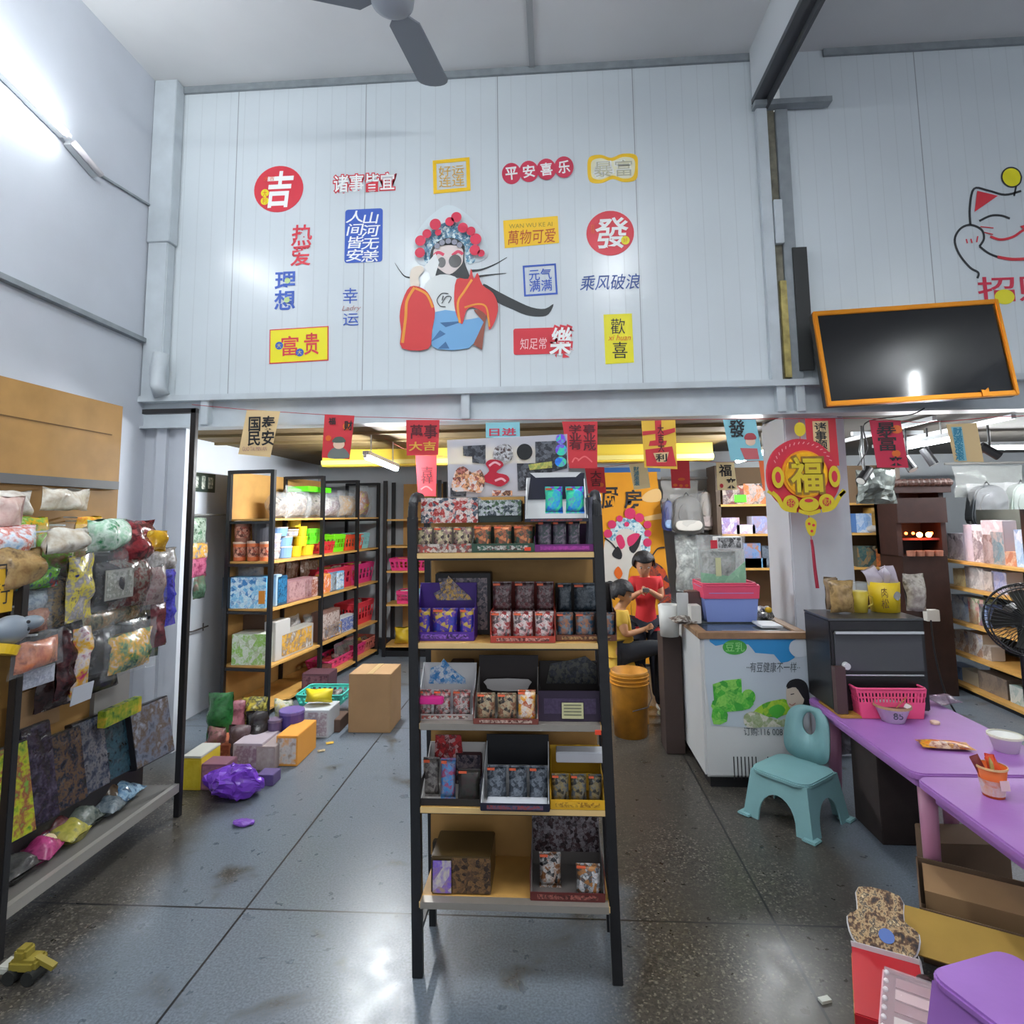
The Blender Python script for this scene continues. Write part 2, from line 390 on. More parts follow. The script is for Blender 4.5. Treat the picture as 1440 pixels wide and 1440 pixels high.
# girder along the hall ceiling with its dark lower flange
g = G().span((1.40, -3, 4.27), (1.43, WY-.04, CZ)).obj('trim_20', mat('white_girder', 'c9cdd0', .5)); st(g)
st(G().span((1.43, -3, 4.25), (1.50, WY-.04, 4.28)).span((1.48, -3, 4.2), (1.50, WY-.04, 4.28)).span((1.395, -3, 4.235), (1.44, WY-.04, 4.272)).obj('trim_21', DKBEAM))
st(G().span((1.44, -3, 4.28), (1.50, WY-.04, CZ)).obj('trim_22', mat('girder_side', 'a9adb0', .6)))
st(G().span((1.40, WY-.09, 4.2), (1.9, WY-.02, 4.235)).obj('trim_23', STEELD))
st(G().span((-.1, 1.0, CZ-.012), (-.06, WY-.02, CZ)).obj('trim_24', mat('ceiling_batten', '9a9d9e', .7)))
# horizontal ledge and conduit on the left wall
a, b = PX(0, 380, XL), PX(205, 482, XL)
st(G().bar((XL+.015, 0, a.z), (XL+.015, WY-.1, b.z), .05, .03).obj('trim_25', STEELD))
a, b = PX(140, 247, XL), PX(211, 291, XL)
st(G().bar((XL+.01, a.y, a.z), (XL+.01, WY-.1, b.z), .014, .014).obj('trim_26', STEELD))
# bowed steel apron at the foot of the corner post
a = PY(212, 500, WY-.12); b = PY(238, 552, WY-.12)
st(G().tube([(a.x+.06, WY-.1, 2.62), (a.x+.05, WY-.115, 2.5), (a.x+.06, WY-.12, 2.4), (a.x+.085, WY-.11, 2.33)], .05, 10).obj('trim_27', STEEL, smooth=True))
# corner post and panelled wall below the mezzanine, left
st(G().span((XL, WY+.0, 0), (XL+.3, WY+.12, LZ)).span((XL+.1, WY-.03, 0), (XL+.17, WY, LZ)).span((XL+.23, WY-.02, 0), (XL+.3, WY, LZ)).obj('wall_stub', PAINT))
# yellow beam across the back room, with a paler front edge
bx = PY(453, 650, 5.5).x
st(G().span((bx, 5.5, 1.975), (1.45, 5.65, LZ)).obj('trim_28', YELB))
st(G().span((bx, 5.47, 1.99), (1.45, 5.5, 2.03)).obj('trim_29', mat('pale_yellow_edge', 'f7e98e', .4)))
for yy in (4.35, 4.8): st(G().span((XL, yy, LZ-.02), (1.5, yy+.03, LZ)).obj('trim_%d' % (30+int(yy)), mat('ceiling_joint_strip', '82704a', .7)))
st(G().span((XL, YB-.06, 0), (-1.2, YB, .12)).obj('baseboard_back', mat('dark_skirting', '26282b', .6)))
# square column between freezer and oven
p = PY(1112, 760, 4.02); q = PY(1190, 760, 4.02); q2 = PY(1203, 760, 4.02)
st(G().span((p.x, 4.02, 0), (q.x, 4.44, LZ)).span((q.x, 4.12, 0), (q2.x+.03, 4.44, LZ)).obj('trim_40', mat('column_paint', 'c4c6cc', .7, var=.04, vscale=3), bevel=.008))
# partition wall behind the curtain and the backpacks
st(G().span((.45, 6.3, 0), (1.02, 6.36, LZ)).span((1.02, 6.3, 0), (2.6, 6.36, LZ)).obj('wall_kitchen', BACKW))
# ================================================================ LAMPS
def tube_lamp(label, p, q, e, name='fluorescent_lamp', back=True, drop=(0, 0, .035), hang=None):
    p, q = V(p), V(q); t = thing(name, label, 'lamp', p)
    d = q-p; u = d.normalized(); nb = V(drop)
    G().cyl(u*.02, d-u*.02, .018, n=12).obj('glass_tube', mat('tube_glow_%g' % e, (.93, .97, 1), .3, emit=e), t, smooth=True)
    for s in (.15, .85):
        if hang: G().cyl(d*s+V((0, 0, .03)), d*s+V((0, 0, hang-p.z-d.z*s)), .005, n=6).obj('hanger', mat('lamp_housing', 'c9ccce', .4), t)
    if back: G().bar(nb*.8, d+nb*.8, .045, .03).obj('batten', mat('lamp_housing', 'c9ccce', .4), t)
    for s in (V((0, 0, 0)), d): G().bar(s-nb*.3, s+nb, .022, .03, up=u).obj('lamp_holder', mat('lamp_holder_plastic', 'd8d8d8', .4), t)
    return t
a, b = PX(96, 190, XL+.06), PX(0, 92, XL+.06); u = (b-a).normalized()
tube_lamp('lit fluorescent tube high on the left wall', a+u*1.2, a, TUBE_E, drop=(-.035, 0, 0))
a2, b2 = PX(103, 200, XL+.06), PX(142, 246, XL+.06)
t = thing('tube_fitting', 'short unlit pale tube fitting just beyond the lit wall tube', 'lamp', a2)
G().cyl((0, 0, 0), b2-a2, .018, n=12).obj('glass_tube', mat('pale_tube', 'e8e2e4', .25), t, smooth=True)
G().bar(V((-.035, 0, 0)), b2-a2+V((-.035, 0, 0)), .04, .03).obj('batten', mat('lamp_housing', 'c9ccce', .4), t)
tube_lamp('fluorescent tube fixed high on the right wall', (XR-.06, -1.7, 3.5), (XR-.06, -.5, 3.5), TUBE_E*1.6, drop=(.035, 0, 0))
for X, Y, s in ((-1.3, 1.2, 'left'), (.75, 1.2, 'middle')):  # unseen hall tubes, added to light the upper wall and ceiling
    tube_lamp('added unseen fluorescent tube hung under the ceiling, %s one' % s, (X, Y-.6, 4.2), (X, Y+.6, 4.2), TUBE_E*3.2, hang=CZ, drop=(.06, 0, 0))
p0 = PY(514, 642, 4.3); p1 = PY(558, 660, 5.1)
tube_lamp('lit fluorescent tube over the left aisle of the back room', p0, p1, TUBE_B*1.35, hang=LZ)
p0 = PY(1080, 634, 4.78); p1 = PY(1036, 649, 5.42)
tube_lamp('lit fluorescent tube beside the column in the back room', p0, p1, TUBE_B, hang=LZ)
tube_lamp('fluorescent tube running along the right aisle near the shelving', (2.75, 4.3, 1.99), (2.75, 5.1, 1.99), TUBE_B*.3, hang=LZ)
tube_lamp('added fluorescent tube running across the right aisle', (3.3, 5.0, 1.99), (4.5, 5.0, 1.99), TUBE_B*.5, hang=LZ)  # second right-aisle tube, added to brighten the back room
# ================================================================ STICKERS ON THE UPPER WALL
RED = mat('sticker_red', 'cf2b3c', .45); YEL = mat('sticker_yellow', 'f0c21c', .45); LEM = mat('sticker_lemon', 'e6dc12', .45); BLUE = mat('sticker_blue', '2f56b4', .45)
WHT = mat('sticker_white', 'eef0ee', .45); INK = mat('ink_black', '1b1c20', .5); GOLDT = mat('ink_gold', 'd8a83c', .45); ORG = mat('ink_orange', 'd8661c', .45)
PINKR = mat('sticker_crimson', 'c8304e', .45); BRN = mat('ink_brown', '7c3a24', .5); GREY = mat('ink_grey', '6d747c', .5)
SY = WY-.0005
def SK(c, label, name='wall_sticker', tilt=0): return Flat(c, SY, label, 'sticker', name, 'good luck stickers on the upper wall', tilt)
s = SK((392, 266), 'round red sticker with big white lucky character, top left of the wall')
s.poly('backing', RED, ell(392, 266, 34.5, 32.5, 40)); s.text('吉', WHT, (376, 241, 413, 292), bold=.025, shear=.12); s.polys('yellow_dots', LEM, [ell(373, 271, 5.5), ell(373, 282, 5.5)])
s.text('大\n利', ORG, (370, 267, 376, 286), line=1); s.text('大吉', ORG, (371, 248, 386, 254))
s = SK((513, 258), 'red and white four character sticker in one slanting row')
s.text('诸事皆宜', RED, (468, 243, 558, 271), 'outline', .075); s.text('诸事皆宜', WHT, (468, 243, 558, 271), bold=.012, pad=.075)
s = SK((635, 247), 'square gold outlined sticker with four pale gold characters', tilt=R(-1.5))
s.polys('frame', YEL, [[(609, 224), (661, 223), (661, 228), (609, 229)], [(609, 266), (661, 265), (661, 270), (609, 271)], [(609, 229), (614, 229), (614, 266), (609, 266)], [(656, 228), (661, 228), (661, 265), (656, 265)]])
s.text('好运\n连连', GOLDT, (617, 233, 653, 263))
s = SK((756, 240), 'four overlapping red discs with white characters in a rising row', tilt=R(-4))
for i, ch in enumerate('平安喜乐'):
    x = 719+24.7*i; s.poly('disc', PINKR, ell(x, 240, 13.5, 15)); s.text(ch, WHT, (x-8.5, 231, x+8.5, 249), bold=.02)
s = SK((861, 238), 'white two character sticker with thick yellow cloud outline')
s.poly('outline', YEL, smoothpts([(829, 220), (845, 217), (860, 222), (876, 217), (895, 220), (897, 236), (894, 254), (877, 257), (861, 252), (845, 257), (829, 254), (826, 237)], 4))
s.poly('backing', mat('sticker_cream', 'e8e4c4', .5), smoothpts([(833, 225), (846, 222), (860, 227), (876, 222), (891, 225), (893, 237), (889, 250), (876, 252), (861, 247), (846, 252), (833, 249), (831, 237)], 4))
s.text('暴富', WHT, (833, 225, 891, 250), bold=.05); s.text('暴富', mat('ink_pale', 'b9b79e', .5), (835, 226, 889, 249))
s = SK((424, 345), 'two red characters one above the other without backing, upper left')
s.text('热\n爱', RED, (409, 316, 439, 374), bold=.015, shear=.06)
s = SK((511, 332), 'blue rounded sticker with eight white characters in two slanting columns')
s.poly('backing', BLUE, rrect(485, 294, 538, 369, 4)); 
s.text('人\n间\n皆\n安', WHT, (486, 296, 512, 367), bold=.01, shear=.14, line=1.0); s.text('山\n河\n无\n恙', WHT, (508, 299, 535, 369), bold=.01, shear=.14, line=1.0)
s = SK((401, 409), 'two blue characters one above the other without backing, left edge')
s.text('理\n想', BLUE, (386, 382, 416, 436), bold=.02); s.polys('green_tint_dots', mat('tint_lime', 'b8cf8a', .5), [ell(404, 395, 4), ell(404, 422, 4)])
s = SK((494, 431), 'two blue characters with small brown latin script between them')
s.text('幸', BLUE, (482, 405, 503, 427)); s.text('Ladry', mat('ink_rose', 'a77a78', .5), (481, 430, 508, 439), shear=.3); s.text('运', BLUE, (483, 441, 505, 458))
s = SK((421, 485), 'yellow rectangular sticker with red characters and two blue dots, bottom left', tilt=R(-1))
s.poly('edge', RED, [(379, 461.5), (462, 460.5), (462, 509), (379, 510)]); s.poly('backing', LEM, [(380.5, 463), (460.5, 462), (460.5, 507.5), (380.5, 508.5)])
s.text('富', RED, (396, 472, 420, 500), bold=.012); s.text('贵', RED, (428, 469, 449, 500), bold=.012); s.polys('blue_dots', BLUE, [ell(393, 485, 5.5), ell(422, 496, 5.5)]); s.text('大', LEM, (390, 482, 396, 488)); s.text('大', LEM, (419, 493, 425, 499))
s = SK((747, 326), 'orange yellow rectangular sticker with red characters under latin letters', tilt=R(-1))
s.poly('backing', YEL, [(708, 308), (785, 306), (785.5, 344), (709, 347)]); s.text('WAN WU KE AI', mat('ink_khaki', 'a08428', .5), (716, 314, 777, 320)); s.text('萬物可爱', mat('ink_rust', 'b0401c', .5), (714, 323, 781, 343), shear=.12)
s = SK((858, 328), 'round red sticker with big white traditional character, right of the orange sticker')
s.poly('backing', RED, ell(858, 328, 33.5, 31.5, 40)); s.text('發', WHT, (837, 306, 884, 350), bold=.015, shear=.1); s.poly('yellow_dot', LEM, ell(879, 339, 6)); s.text('好', ORG, (876, 336, 882, 342)); s.text('恭喜', ORG, (831, 315, 836, 328))
s = SK((760, 394), 'white sticker framed in dark blue with four dark blue characters', tilt=R(-2))
s.polys('frame', BLUE, [[(736, 372), (783, 372), (783, 374.5), (736, 374.5)], [(736, 413), (783, 413), (783, 415.5), (736, 415.5)], [(736, 374), (738.5, 374), (738.5, 413), (736, 413)], [(780.5, 374), (783, 374), (783, 413), (780.5, 413)]])
s.text('元气\n满满', BLUE, (744, 378, 776, 410), bold=.008)
s = SK((856, 397), 'dark blue brush lettering of four characters without backing')
s.text('乘风破浪', mat('ink_navy', '3a5596', .5), (815, 386, 900, 408), shear=.22, bold=.006)
s = SK((870, 477), 'tall yellow sticker with two black characters, rightmost in the bottom row', tilt=R(1))
s.poly('backing', LEM, [(849, 442), (889, 441), (891, 510), (851, 512)]); s.text('歡', INK, (859, 448, 879, 470)); s.text('喜', INK, (861, 481, 882, 504)); s.text('xi huan', ORG, (855, 471, 887, 479), shear=.3)
s = SK((765, 481), 'red sticker with large white outlined character at its right end')
s.poly('backing', mat('sticker_bright_red', 'cc2434', .45), rrect(722, 461, 801, 498, 3)); s.text('知足常', mat('ink_pinkish', 'f0c4c4', .5), (731, 475, 769, 491), shear=.1)
s.text('樂', RED, (768, 457, 808, 504), 'outline', .1, .15); s.text('樂', WHT, (768, 457, 808, 504), bold=.02, shear=.15, pad=.1)
# ---- seated opera figure decal
s = SK((640, 390), 'large decal of a seated opera performer with red robe, jeans and dark glasses', 'wall_decal')
def Z(pts): return [(540+x/3.789, 200+y/3.789) for x, y in pts]
s.poly('hair_tail', mat('decal_hair', '23292c', .5), Z(smoothpts([(530, 760), (600, 800), (690, 850), (780, 893), (850, 903), (895, 880), (868, 932), (820, 943), (750, 932), (680, 900), (600, 860), (540, 800)], 3)))
s.polys('hair_strands', mat('decal_hair', '23292c', .5), [Z(ribbon([(465, 690), (520, 685), (590, 660), (655, 625)], 14, taper=True)), Z(ribbon([(490, 722), (560, 715), (650, 709)], 13, taper=True)), Z(ribbon([(150, 715), (110, 705), (80, 670), (55, 630)], 9, taper=True))])
s.poly('headdress_back', mat('decal_pale_lace', 'ccd8dc', .5), Z(smoothpts([(165, 620), (165, 500), (220, 410), (300, 345), (345, 330), (400, 350), (480, 420), (535, 500), (550, 620), (450, 640), (440, 540), (345, 480), (250, 560), (240, 650)], 4)))
s.poly('headdress', mat('decal_teal', '5f97ad', .5), Z(ell(345, 600, 160, 175)[::-1])) if False else s.poly('headdress', prt(('d9e4e6', '4f8fae', '2e5f7e', 'cfe0e2'), 55), Z(smoothpts([(215, 625), (215, 540), (250, 470), (310, 430), (345, 425), (400, 440), (455, 490), (480, 560), (485, 640), (440, 645), (432, 560), (390, 520), (345, 508), (290, 525), (255, 580), (245, 640)], 4)))
s.poly('hair', mat('decal_hair', '23292c', .5), Z(smoothpts([(250, 640), (252, 570), (290, 525), (345, 508), (395, 520), (430, 560), (430, 640), (460, 735), (400, 725), (290, 720)], 4)))
s.poly('face', mat('decal_skin', 'd8ccc8', .5), Z(smoothpts([(262, 600), (275, 560), (345, 548), (415, 565), (422, 620), (410, 660), (350, 705), (290, 670), (265, 640)], 4)))
s.polys('eye_shadow', mat('decal_pink', 'd0405c', .5), [Z(ribbon([(268, 600), (290, 585), (320, 600)], 16)), Z(ribbon([(365, 605), (395, 585), (422, 600)], 16))])
s.polys('glasses', mat('decal_black', '15161a', .3), [Z(ell(308, 640, 22, 28)), Z(ell(380, 636, 34, 35))])
s.poly('scarf', mat('decal_white', 'dfe3e2', .5), Z([(215, 660), (275, 590), (295, 640), (265, 740), (240, 700)]))
s.poly('shirt', mat('decal_white2', 'd5dad9', .5), Z(smoothpts([(225, 745), (300, 705), (380, 720), (392, 760), (375, 850), (390, 905), (272, 908), (262, 860), (230, 800)], 3)))
s.polys('hand', mat('decal_hand', 'e0d4c4', .5), [Z(smoothpts([(140, 690), (160, 660), (200, 655), (215, 680), (185, 715), (190, 760), (145, 765)], 3))])
s.poly('jeans', mat('decal_denim', '6aa0cc', .5), Z(smoothpts([(275, 903), (385, 903), (425, 950), (500, 940), (532, 962), (510, 1020), (450, 1098), (290, 1098), (252, 1060), (262, 1000)], 2)))
s.polys('jean_folds', mat('decal_denim_dark', '33628f', .5), [Z([(250, 1060), (330, 1020), (300, 1000)]), Z([(300, 960), (430, 955), (330, 985)]), Z([(290, 1095), (330, 1060), (350, 1097)])])
s.poly('chair_back', mat('decal_wood', '8a4634', .5), Z([(478, 900), (548, 890), (540, 960), (520, 1108), (475, 1080), (530, 965)]))
s.polys('robe', mat('decal_robe', 'c92f30', .5), [Z(smoothpts([(140, 765), (205, 775), (245, 815), (274, 900), (258, 1000), (238, 1095), (100, 1088), (95, 1000), (86, 920), (100, 840)], 3)), Z(smoothpts([(388, 735), (450, 735), (465, 680), (480, 735), (500, 705), (525, 770), (580, 815), (606, 885), (590, 960), (558, 1006), (545, 930), (480, 888), (440, 900), (418, 972), (390, 930), (375, 850)], 3))])
s.polys('robe_trim', mat('decal_gold', 'e0932a', .5), [Z(ribbon([(165, 770), (125, 840), (118, 930), (102, 1060)], 15)), Z(ribbon([(170, 775), (230, 810), (262, 880)], 12)), Z(ribbon([(470, 740), (430, 800), (395, 860), (405, 965)], 12)), Z(ribbon([(430, 885), (500, 870), (545, 890), (560, 990)], 9))])
s.polys('shirt_emblem', INK, [Z(ribbon([(345, 810), (310, 808), (285, 840), (300, 872), (330, 878)], 4)), Z(ribbon([(310, 860), (335, 825), (360, 830), (345, 860)], 4)), Z(ribbon([(318, 820), (312, 845)], 5))])
for x, y, r_ in ((278, 443, 30), (355, 432, 24), (390, 410, 28), (425, 468, 27), (233, 492, 24), (198, 528, 28), (293, 488, 17), (468, 488, 24), (493, 532, 30), (196, 592, 27), (488, 590, 28), (521, 608, 19)):
    s.poly('pompom', mat('decal_pompom', 'd02848', .5), Z(ell(x, y, r_, n=20)), y=-.036)
s.polys('hair_dots', mat('decal_grey_dot', '8d8f9c', .5), [Z(ell(x, y, 15, n=14)) for x, y in ((285, 553), (312, 537), (345, 530), (378, 537), (405, 553))])
# ---- waving cat decal and its caption on the right wall
s = Flat((1440, 310), SY, 'line drawn waving cat decal with red ear above the screen', 'sticker', 'wall_decal')
def Q(pts): return [(960+x/3., y/3.) for x, y in pts]
LN = mat('decal_line', '23262b', .5); RL = mat('decal_red', 'd42c3c', .5)
def mirror(p): return [(2*1500-x, y) for x, y in p]
lines = [[(1210, 940), (1214, 870), (1240, 787), (1300, 797), (1370, 818), (1440, 805)], [(1250, 925), (1300, 905), (1345, 906), (1380, 920)], [(1240, 1032), (1262, 1000), (1255, 962), (1210, 940), (1165, 955), (1137, 1000), (1150, 1060), (1190, 1118), (1224, 1142), (1218, 1165)], [(1240, 1032), (1280, 1065), (1340, 1086), (1440, 1096)]]
s.polys('outline', LN, [Q(ribbon(l, 9)) for l in lines]+[Q(ribbon(mirror(l), 9)) for l in lines[:2]+lines[3:]]+[Q(ribbon([(1422, 782), (1408, 825)], 7))])
s.poly('bell', LEM, Q(ell(1405, 745, 40))); s.polys('bell_ring', LN, [Q(ribbon([(1405+42*math.cos(a*.63), 745+42*math.sin(a*.63)) for a in range(11)], 6))])
s.polys('ear', RL, [Q([(1252, 797), (1338, 822), (1232, 886)]), Q(mirror([(1252, 797), (1338, 822), (1232, 886)]))])
s.polys('mouth', RL, [Q(ribbon([(1288, 993), (1330, 1008), (1385, 998), (1440, 970), (1500, 985), (1600, 1000)], 10)), Q([(1418, 955), (1450, 948), (1440, 975)]), Q(ribbon([(1250, 950), (1305, 958)], 4)), Q(ribbon([(1265, 975), (1300, 985)], 4)), Q(ribbon([(1185, 1000), (1188, 1018)], 5)), Q(ribbon([(1205, 1000), (1208, 1018)], 5)), Q(ribbon([(1235, 990), (1228, 1015)], 5)), Q(ribbon([(1310, 1080), (1370, 1092), (1440, 1092)], 12))])
s = Flat((1430, 405), SY, 'crimson two character caption with yellow oval above the screen corner', 'sticker', 'wall_sticker')
s.text('招财', mat('decal_crimson', 'cc2444', .5), (1374, 388, 1486, 424), bold=.012); s.poly('yellow_oval', LEM, ell(1411, 417, 14, 10.5))
# ================================================================ WALL SCREEN, FAN
p = [PY(1148, 436, 3.72), PY(1409, 427, 3.72), PY(1425, 556, 3.66), PY(1157, 568, 3.66)]
cx = sum((q for q in p), V())/4
wS, hS = (p[1]-p[0]).length, (p[0]-p[3]).length
t = thing('television', 'large dark flat screen in an orange gold frame hung under the waving cat', 'television', (cx.x, 3.69, cx.z), rot=(R(-6), R(-2.2), 0))
G().box((0, .03, 0), (wS, .05, hS)).obj('casing', mat('screen_casing', '202022', .4), t, bevel=.004)
G().box((0, .001, 0), (wS-.05, .004, hS-.05)).obj('screen', mat('screen_glass', '0d0e11', .08), t)
fm = mat('orange_gold_frame', 'd98a1e', .28, .6)
for a_, b_ in (((-wS/2, 0, -hS/2+.012), (wS/2, 0, -hS/2+.012)), ((-wS/2, 0, hS/2-.012), (wS/2, 0, hS/2-.012))): G().bar(a_, b_, .03, .024, up=(0, 1, 0)).obj('frame_rail', fm, t, bevel=.004)
for sx in (-1, 1): G().bar((sx*(wS/2-.012), 0, -hS/2), (sx*(wS/2-.012), 0, hS/2), .024, .03, up=(0, 1, 0)).obj('frame_rail', fm, t, bevel=.004)
G().prism([(wS/2-.21, -hS/2), (wS/2-.17, -hS/2), (wS/2-.17, -hS/2+.05), (wS/2-.19, -hS/2+.035), (wS/2-.21, -hS/2+.04)], -.018, -.012).obj('loose_corner_trim', fm, t)
G().box((0, .14, 0), (.3, .18, .2)).obj('wall_bracket', DARK, t)
# the hall lamp mirrored in the screen: a ceiling tube right of the camera
scr = M.Rotation(R(-2.2), 3, 'Y') if False else t.rotation_euler.to_matrix(); nn = scr @ V((0, -1, 0)); ends = []
for px, py in ((1284, 512), (1289, 575)):
    d_ = ray(px, py).normalized(); q = CP+d_*((t.location-CP).dot(nn)/d_.dot(nn)); r_ = d_-2*d_.dot(nn)*nn; ends.append(q+r_*((4.25-q.z)/r_.z))
ctr = (ends[0]+ends[1])/2; dd = (ends[1]-ends[0]).normalized()*.65
tube_lamp('hall fluorescent tube mirrored in the dark screen', ctr-dd, ctr+dd, TUBE_E*2.6, hang=CZ, drop=(.06, 0, 0))
hub = PZ(552, 0, 4.2); tip = PZ(613, 120, 4.2)
t = thing('ceiling_fan', 'grey three blade ceiling fan, one blade pointing to the wall', 'fan', (hub.x, hub.y, 4.2))
G().lathe([(0, -.05), (.07, -.045), (.11, -.02), (.115, .02), (.09, .06), (.03, .08), (0, .08)], n=28).obj('motor', mat('fan_motor', '8d939a', .4), t, smooth=True)
G().cyl((0, 0, .07), (0, 0, CZ-4.2), .014).obj('down_rod', mat('fan_rod', 'b5b8bb', .4), t)
G().lathe([(0, CZ-4.2), (.07, CZ-4.2), (.05, CZ-4.27), (0, CZ-4.28)], n=20).obj('canopy', mat('fan_rod', 'b5b8bb', .4), t)
d = tip-hub; a0 = math.atan2(d.y, d.x); L = math.hypot(d.x, d.y)
for k in range(3):
    a = a0+k*2*math.pi/3
    pts = [(.1, -.04), (.16, -.09)]+[(L-.06+.06*math.cos(q), .1*math.sin(q)) for q in [R(-80+20*i) for i in range(9)]]+[(.16, .09), (.1, .04)]
    G().slab(pts, -.008, .002).obj('blade', mat('fan_blade', '6c727a', .45), t, rot=(R(9), 0, a))
# ================================================================ BUNTING BANNERS
def strand(label, pts, r=.0022, col='a8343c'):
    p = [PY(*q) for q in pts]; o = G().tube(p, r, 6).obj('bunting_string', mat('string_'+col, col, .7)); return tag(o, label, 'string')
strand('thin red bunting string along the front edge of the mezzanine', [(270, 569, 3.8), (345, 576, 3.8), (420, 581, 3.8), (500, 586, 3.8), (650, 590, 3.8), (800, 590, 3.8), (950, 590, 3.8), (1090, 589, 3.8), (1220, 588, 3.78), (1290, 594, 3.78), (1340, 592, 3.78), (1400, 586, 3.78), (1470, 584, 3.78)])
strand('second thin red bunting string deeper inside the back room', [(540, 616, 4.7), (584, 640, 4.7), (614, 641, 4.7), (720, 652, 4.7), (825, 657, 4.7), (850, 657, 4.7), (885, 652, 4.7), (912, 650, 4.7), (943, 648, 4.7), (970, 648, 4.7), (1008, 650, 4.7), (1033, 650, 4.7), (1068, 648, 4.7), (1080, 647, 4.7), (1092, 612, 4.7)], col='9a4a3c')
def banner(cor, Y, m, label, texts=(), shapes=(), name='paper_banner', grp='paper banners on the front string'):
    xs = [c[0] for c in cor]; ys = [c[1] for c in cor]; c0 = (sum(xs)/4, sum(ys)/4)
    f = Flat(c0, Y, label, 'banner', name, grp); A, B, C_, D = [f.L(c) for c in cor]
    g = G(); nx, ny = 4, 10; rows = []
    for j in range(ny+1):
        v = j/ny; row = []
        for i in range(nx+1):
            u = i/nx; x = (A[0]*(1-u)+B[0]*u)*(1-v)+(D[0]*(1-u)+C_[0]*u)*v; z = (A[1]*(1-u)+B[1]*u)*(1-v)+(D[1]*(1-u)+C_[1]*u)*v
            row.append((x, z))
        rows.append(row)
    for yy in (0, .0015):
        vv = [[g.b.verts.new((x, yy, z)) for x, z in r_] for r_ in rows]
        for j in range(ny):
            for i in range(nx): g.b.faces.new((vv[j][i], vv[j][i+1], vv[j+1][i+1], vv[j+1][i]))
    g.obj('paper', m, f.o)
    for sh in shapes: f.polys(sh[0], sh[1], sh[2])
    for tx in texts: f.text(tx[0], tx[2], tx[1], bold=tx[3] if len(tx) > 3 else .02)
    return f
PR = mat('banner_red', 'c8303a', .6); PB = mat('banner_beige', 'd9bd8c', .65); PBL = mat('banner_blue', '86c3cf', .6); PY_ = mat('banner_yellow', 'e6b93e', .6); PK = mat('banner_rose', 'c42a48', .6)
SK_ = mat('cartoon_skin', 'e6c4ac', .6); NV = mat('banner_teal_ink', '1f7f9e', .5)
banner([(346, 576), (393, 579), (381, 643), (336, 638)], 3.79, PB, 'beige banner with four bold black characters hanging at a slant, leftmost', [('国泰\n民安', (349, 585, 387, 627), INK), ('GUO TAI MIN AN', (342, 628, 376, 634), mat('ink_rose', 'a77a78', .5), 0)])
banner([(456, 582), (498, 585), (492, 646), (453, 643)], 3.79, PR, 'dark red banner with a small smiling figure in a cap, second from left', [('福', (462, 587, 472, 597), INK), ('财', (484, 592, 496, 606), INK)],
       [('paper_coins', ORG, [ell(487, 600, 5), ell(462, 616, 4)]), ('figure_body', mat('cartoon_grey', '6d7470', .6), [smoothpts([(463, 644), (465, 633), (476, 628), (487, 633), (491, 644)], 3)]), ('figure_face', SK_, [ell(477, 625, 8, 6.5)]), ('figure_hat', mat('cartoon_hat', '4c5a50', .6), [smoothpts([(468, 622), (472, 615), (482, 615), (486, 622)], 3)])])
banner([(571, 590), (618, 591), (616, 640), (572, 640)], 3.80, PR, 'red banner with dark bold characters above small gold ones, left of the display rack', [('萬事', (577, 597, 615, 617), mat('ink_maroon', '5a1420', .5)), ('大吉', (575, 621, 613, 634), GOLDT)])
banner([(683, 594), (731, 594), (731, 616), (683, 615)], 3.80, PBL, 'light blue banner with crimson characters behind the film sheet', [('日进', (688, 602, 726, 613), PINKR)])
banner([(791, 592), (841, 593), (839, 659), (800, 658)], 3.80, PR, 'red banner with two columns of dark characters, right of the film sheet', [('学\n业\n有', (800, 597, 818, 632), mat('ink_maroon', '5a1420', .5)), ('事\n业\n成', (820, 597, 838, 634), mat('ink_maroon', '5a1420', .5))], [('paper_swirls', mat('banner_pale_red', 'e06a6a', .6), [ribbon([(812, 648), (822, 642), (832, 650)], 2), ribbon([(804, 650), (808, 644), (813, 646)], 2)])])
banner([(903, 591), (951, 591), (951, 660), (905, 657)], 3.80, PY_, 'yellow banner with red brush shapes and a white plaque, above the curtain', [('大\n吉\n大', (925, 597, 934, 636), mat('ink_maroon', '5a1420', .5)), ('利', (921, 638, 937, 649), INK)],
       [('red_strokes', PR, [[(922, 591), (931, 591), (931, 606), (950, 602), (950, 608), (931, 614), (931, 620), (938, 620), (936, 626), (912, 627), (914, 620), (922, 619), (922, 610), (904, 612), (904, 606), (922, 605)], [(907, 632), (945, 628), (950, 656), (908, 655)]]), ('plaque', PB, [[(918, 637), (940, 636), (936, 650), (923, 650)]])])
banner([(1018, 589), (1064, 590), (1072, 648), (1026, 647)], 3.80, PBL, 'pale blue banner with a black character and small figure, left of the column', [('發', (1025, 590, 1048, 615), INK)], [('figure_body', mat('cartoon_red', 'c06064', .6), [[(1040, 630), (1064, 631), (1066, 646), (1046, 646)]]), ('figure_face', SK_, [ell(1055, 621, 7, 6)]), ('figure_hat', mat('cartoon_red2', 'a8424a', .6), [smoothpts([(1047, 618), (1050, 610), (1060, 610), (1063, 618)], 3)])])
banner([(1134, 588), (1177, 588), (1178, 655), (1135, 655)], 3.84, PR, 'red banner with a pale strip of black characters behind the round ornament', [('诸\n事\n顺', (1146, 594, 1163, 632), INK)], [('pale_strip', PB, [[(1144, 592), (1166, 592), (1166, 636), (1144, 630)]])])
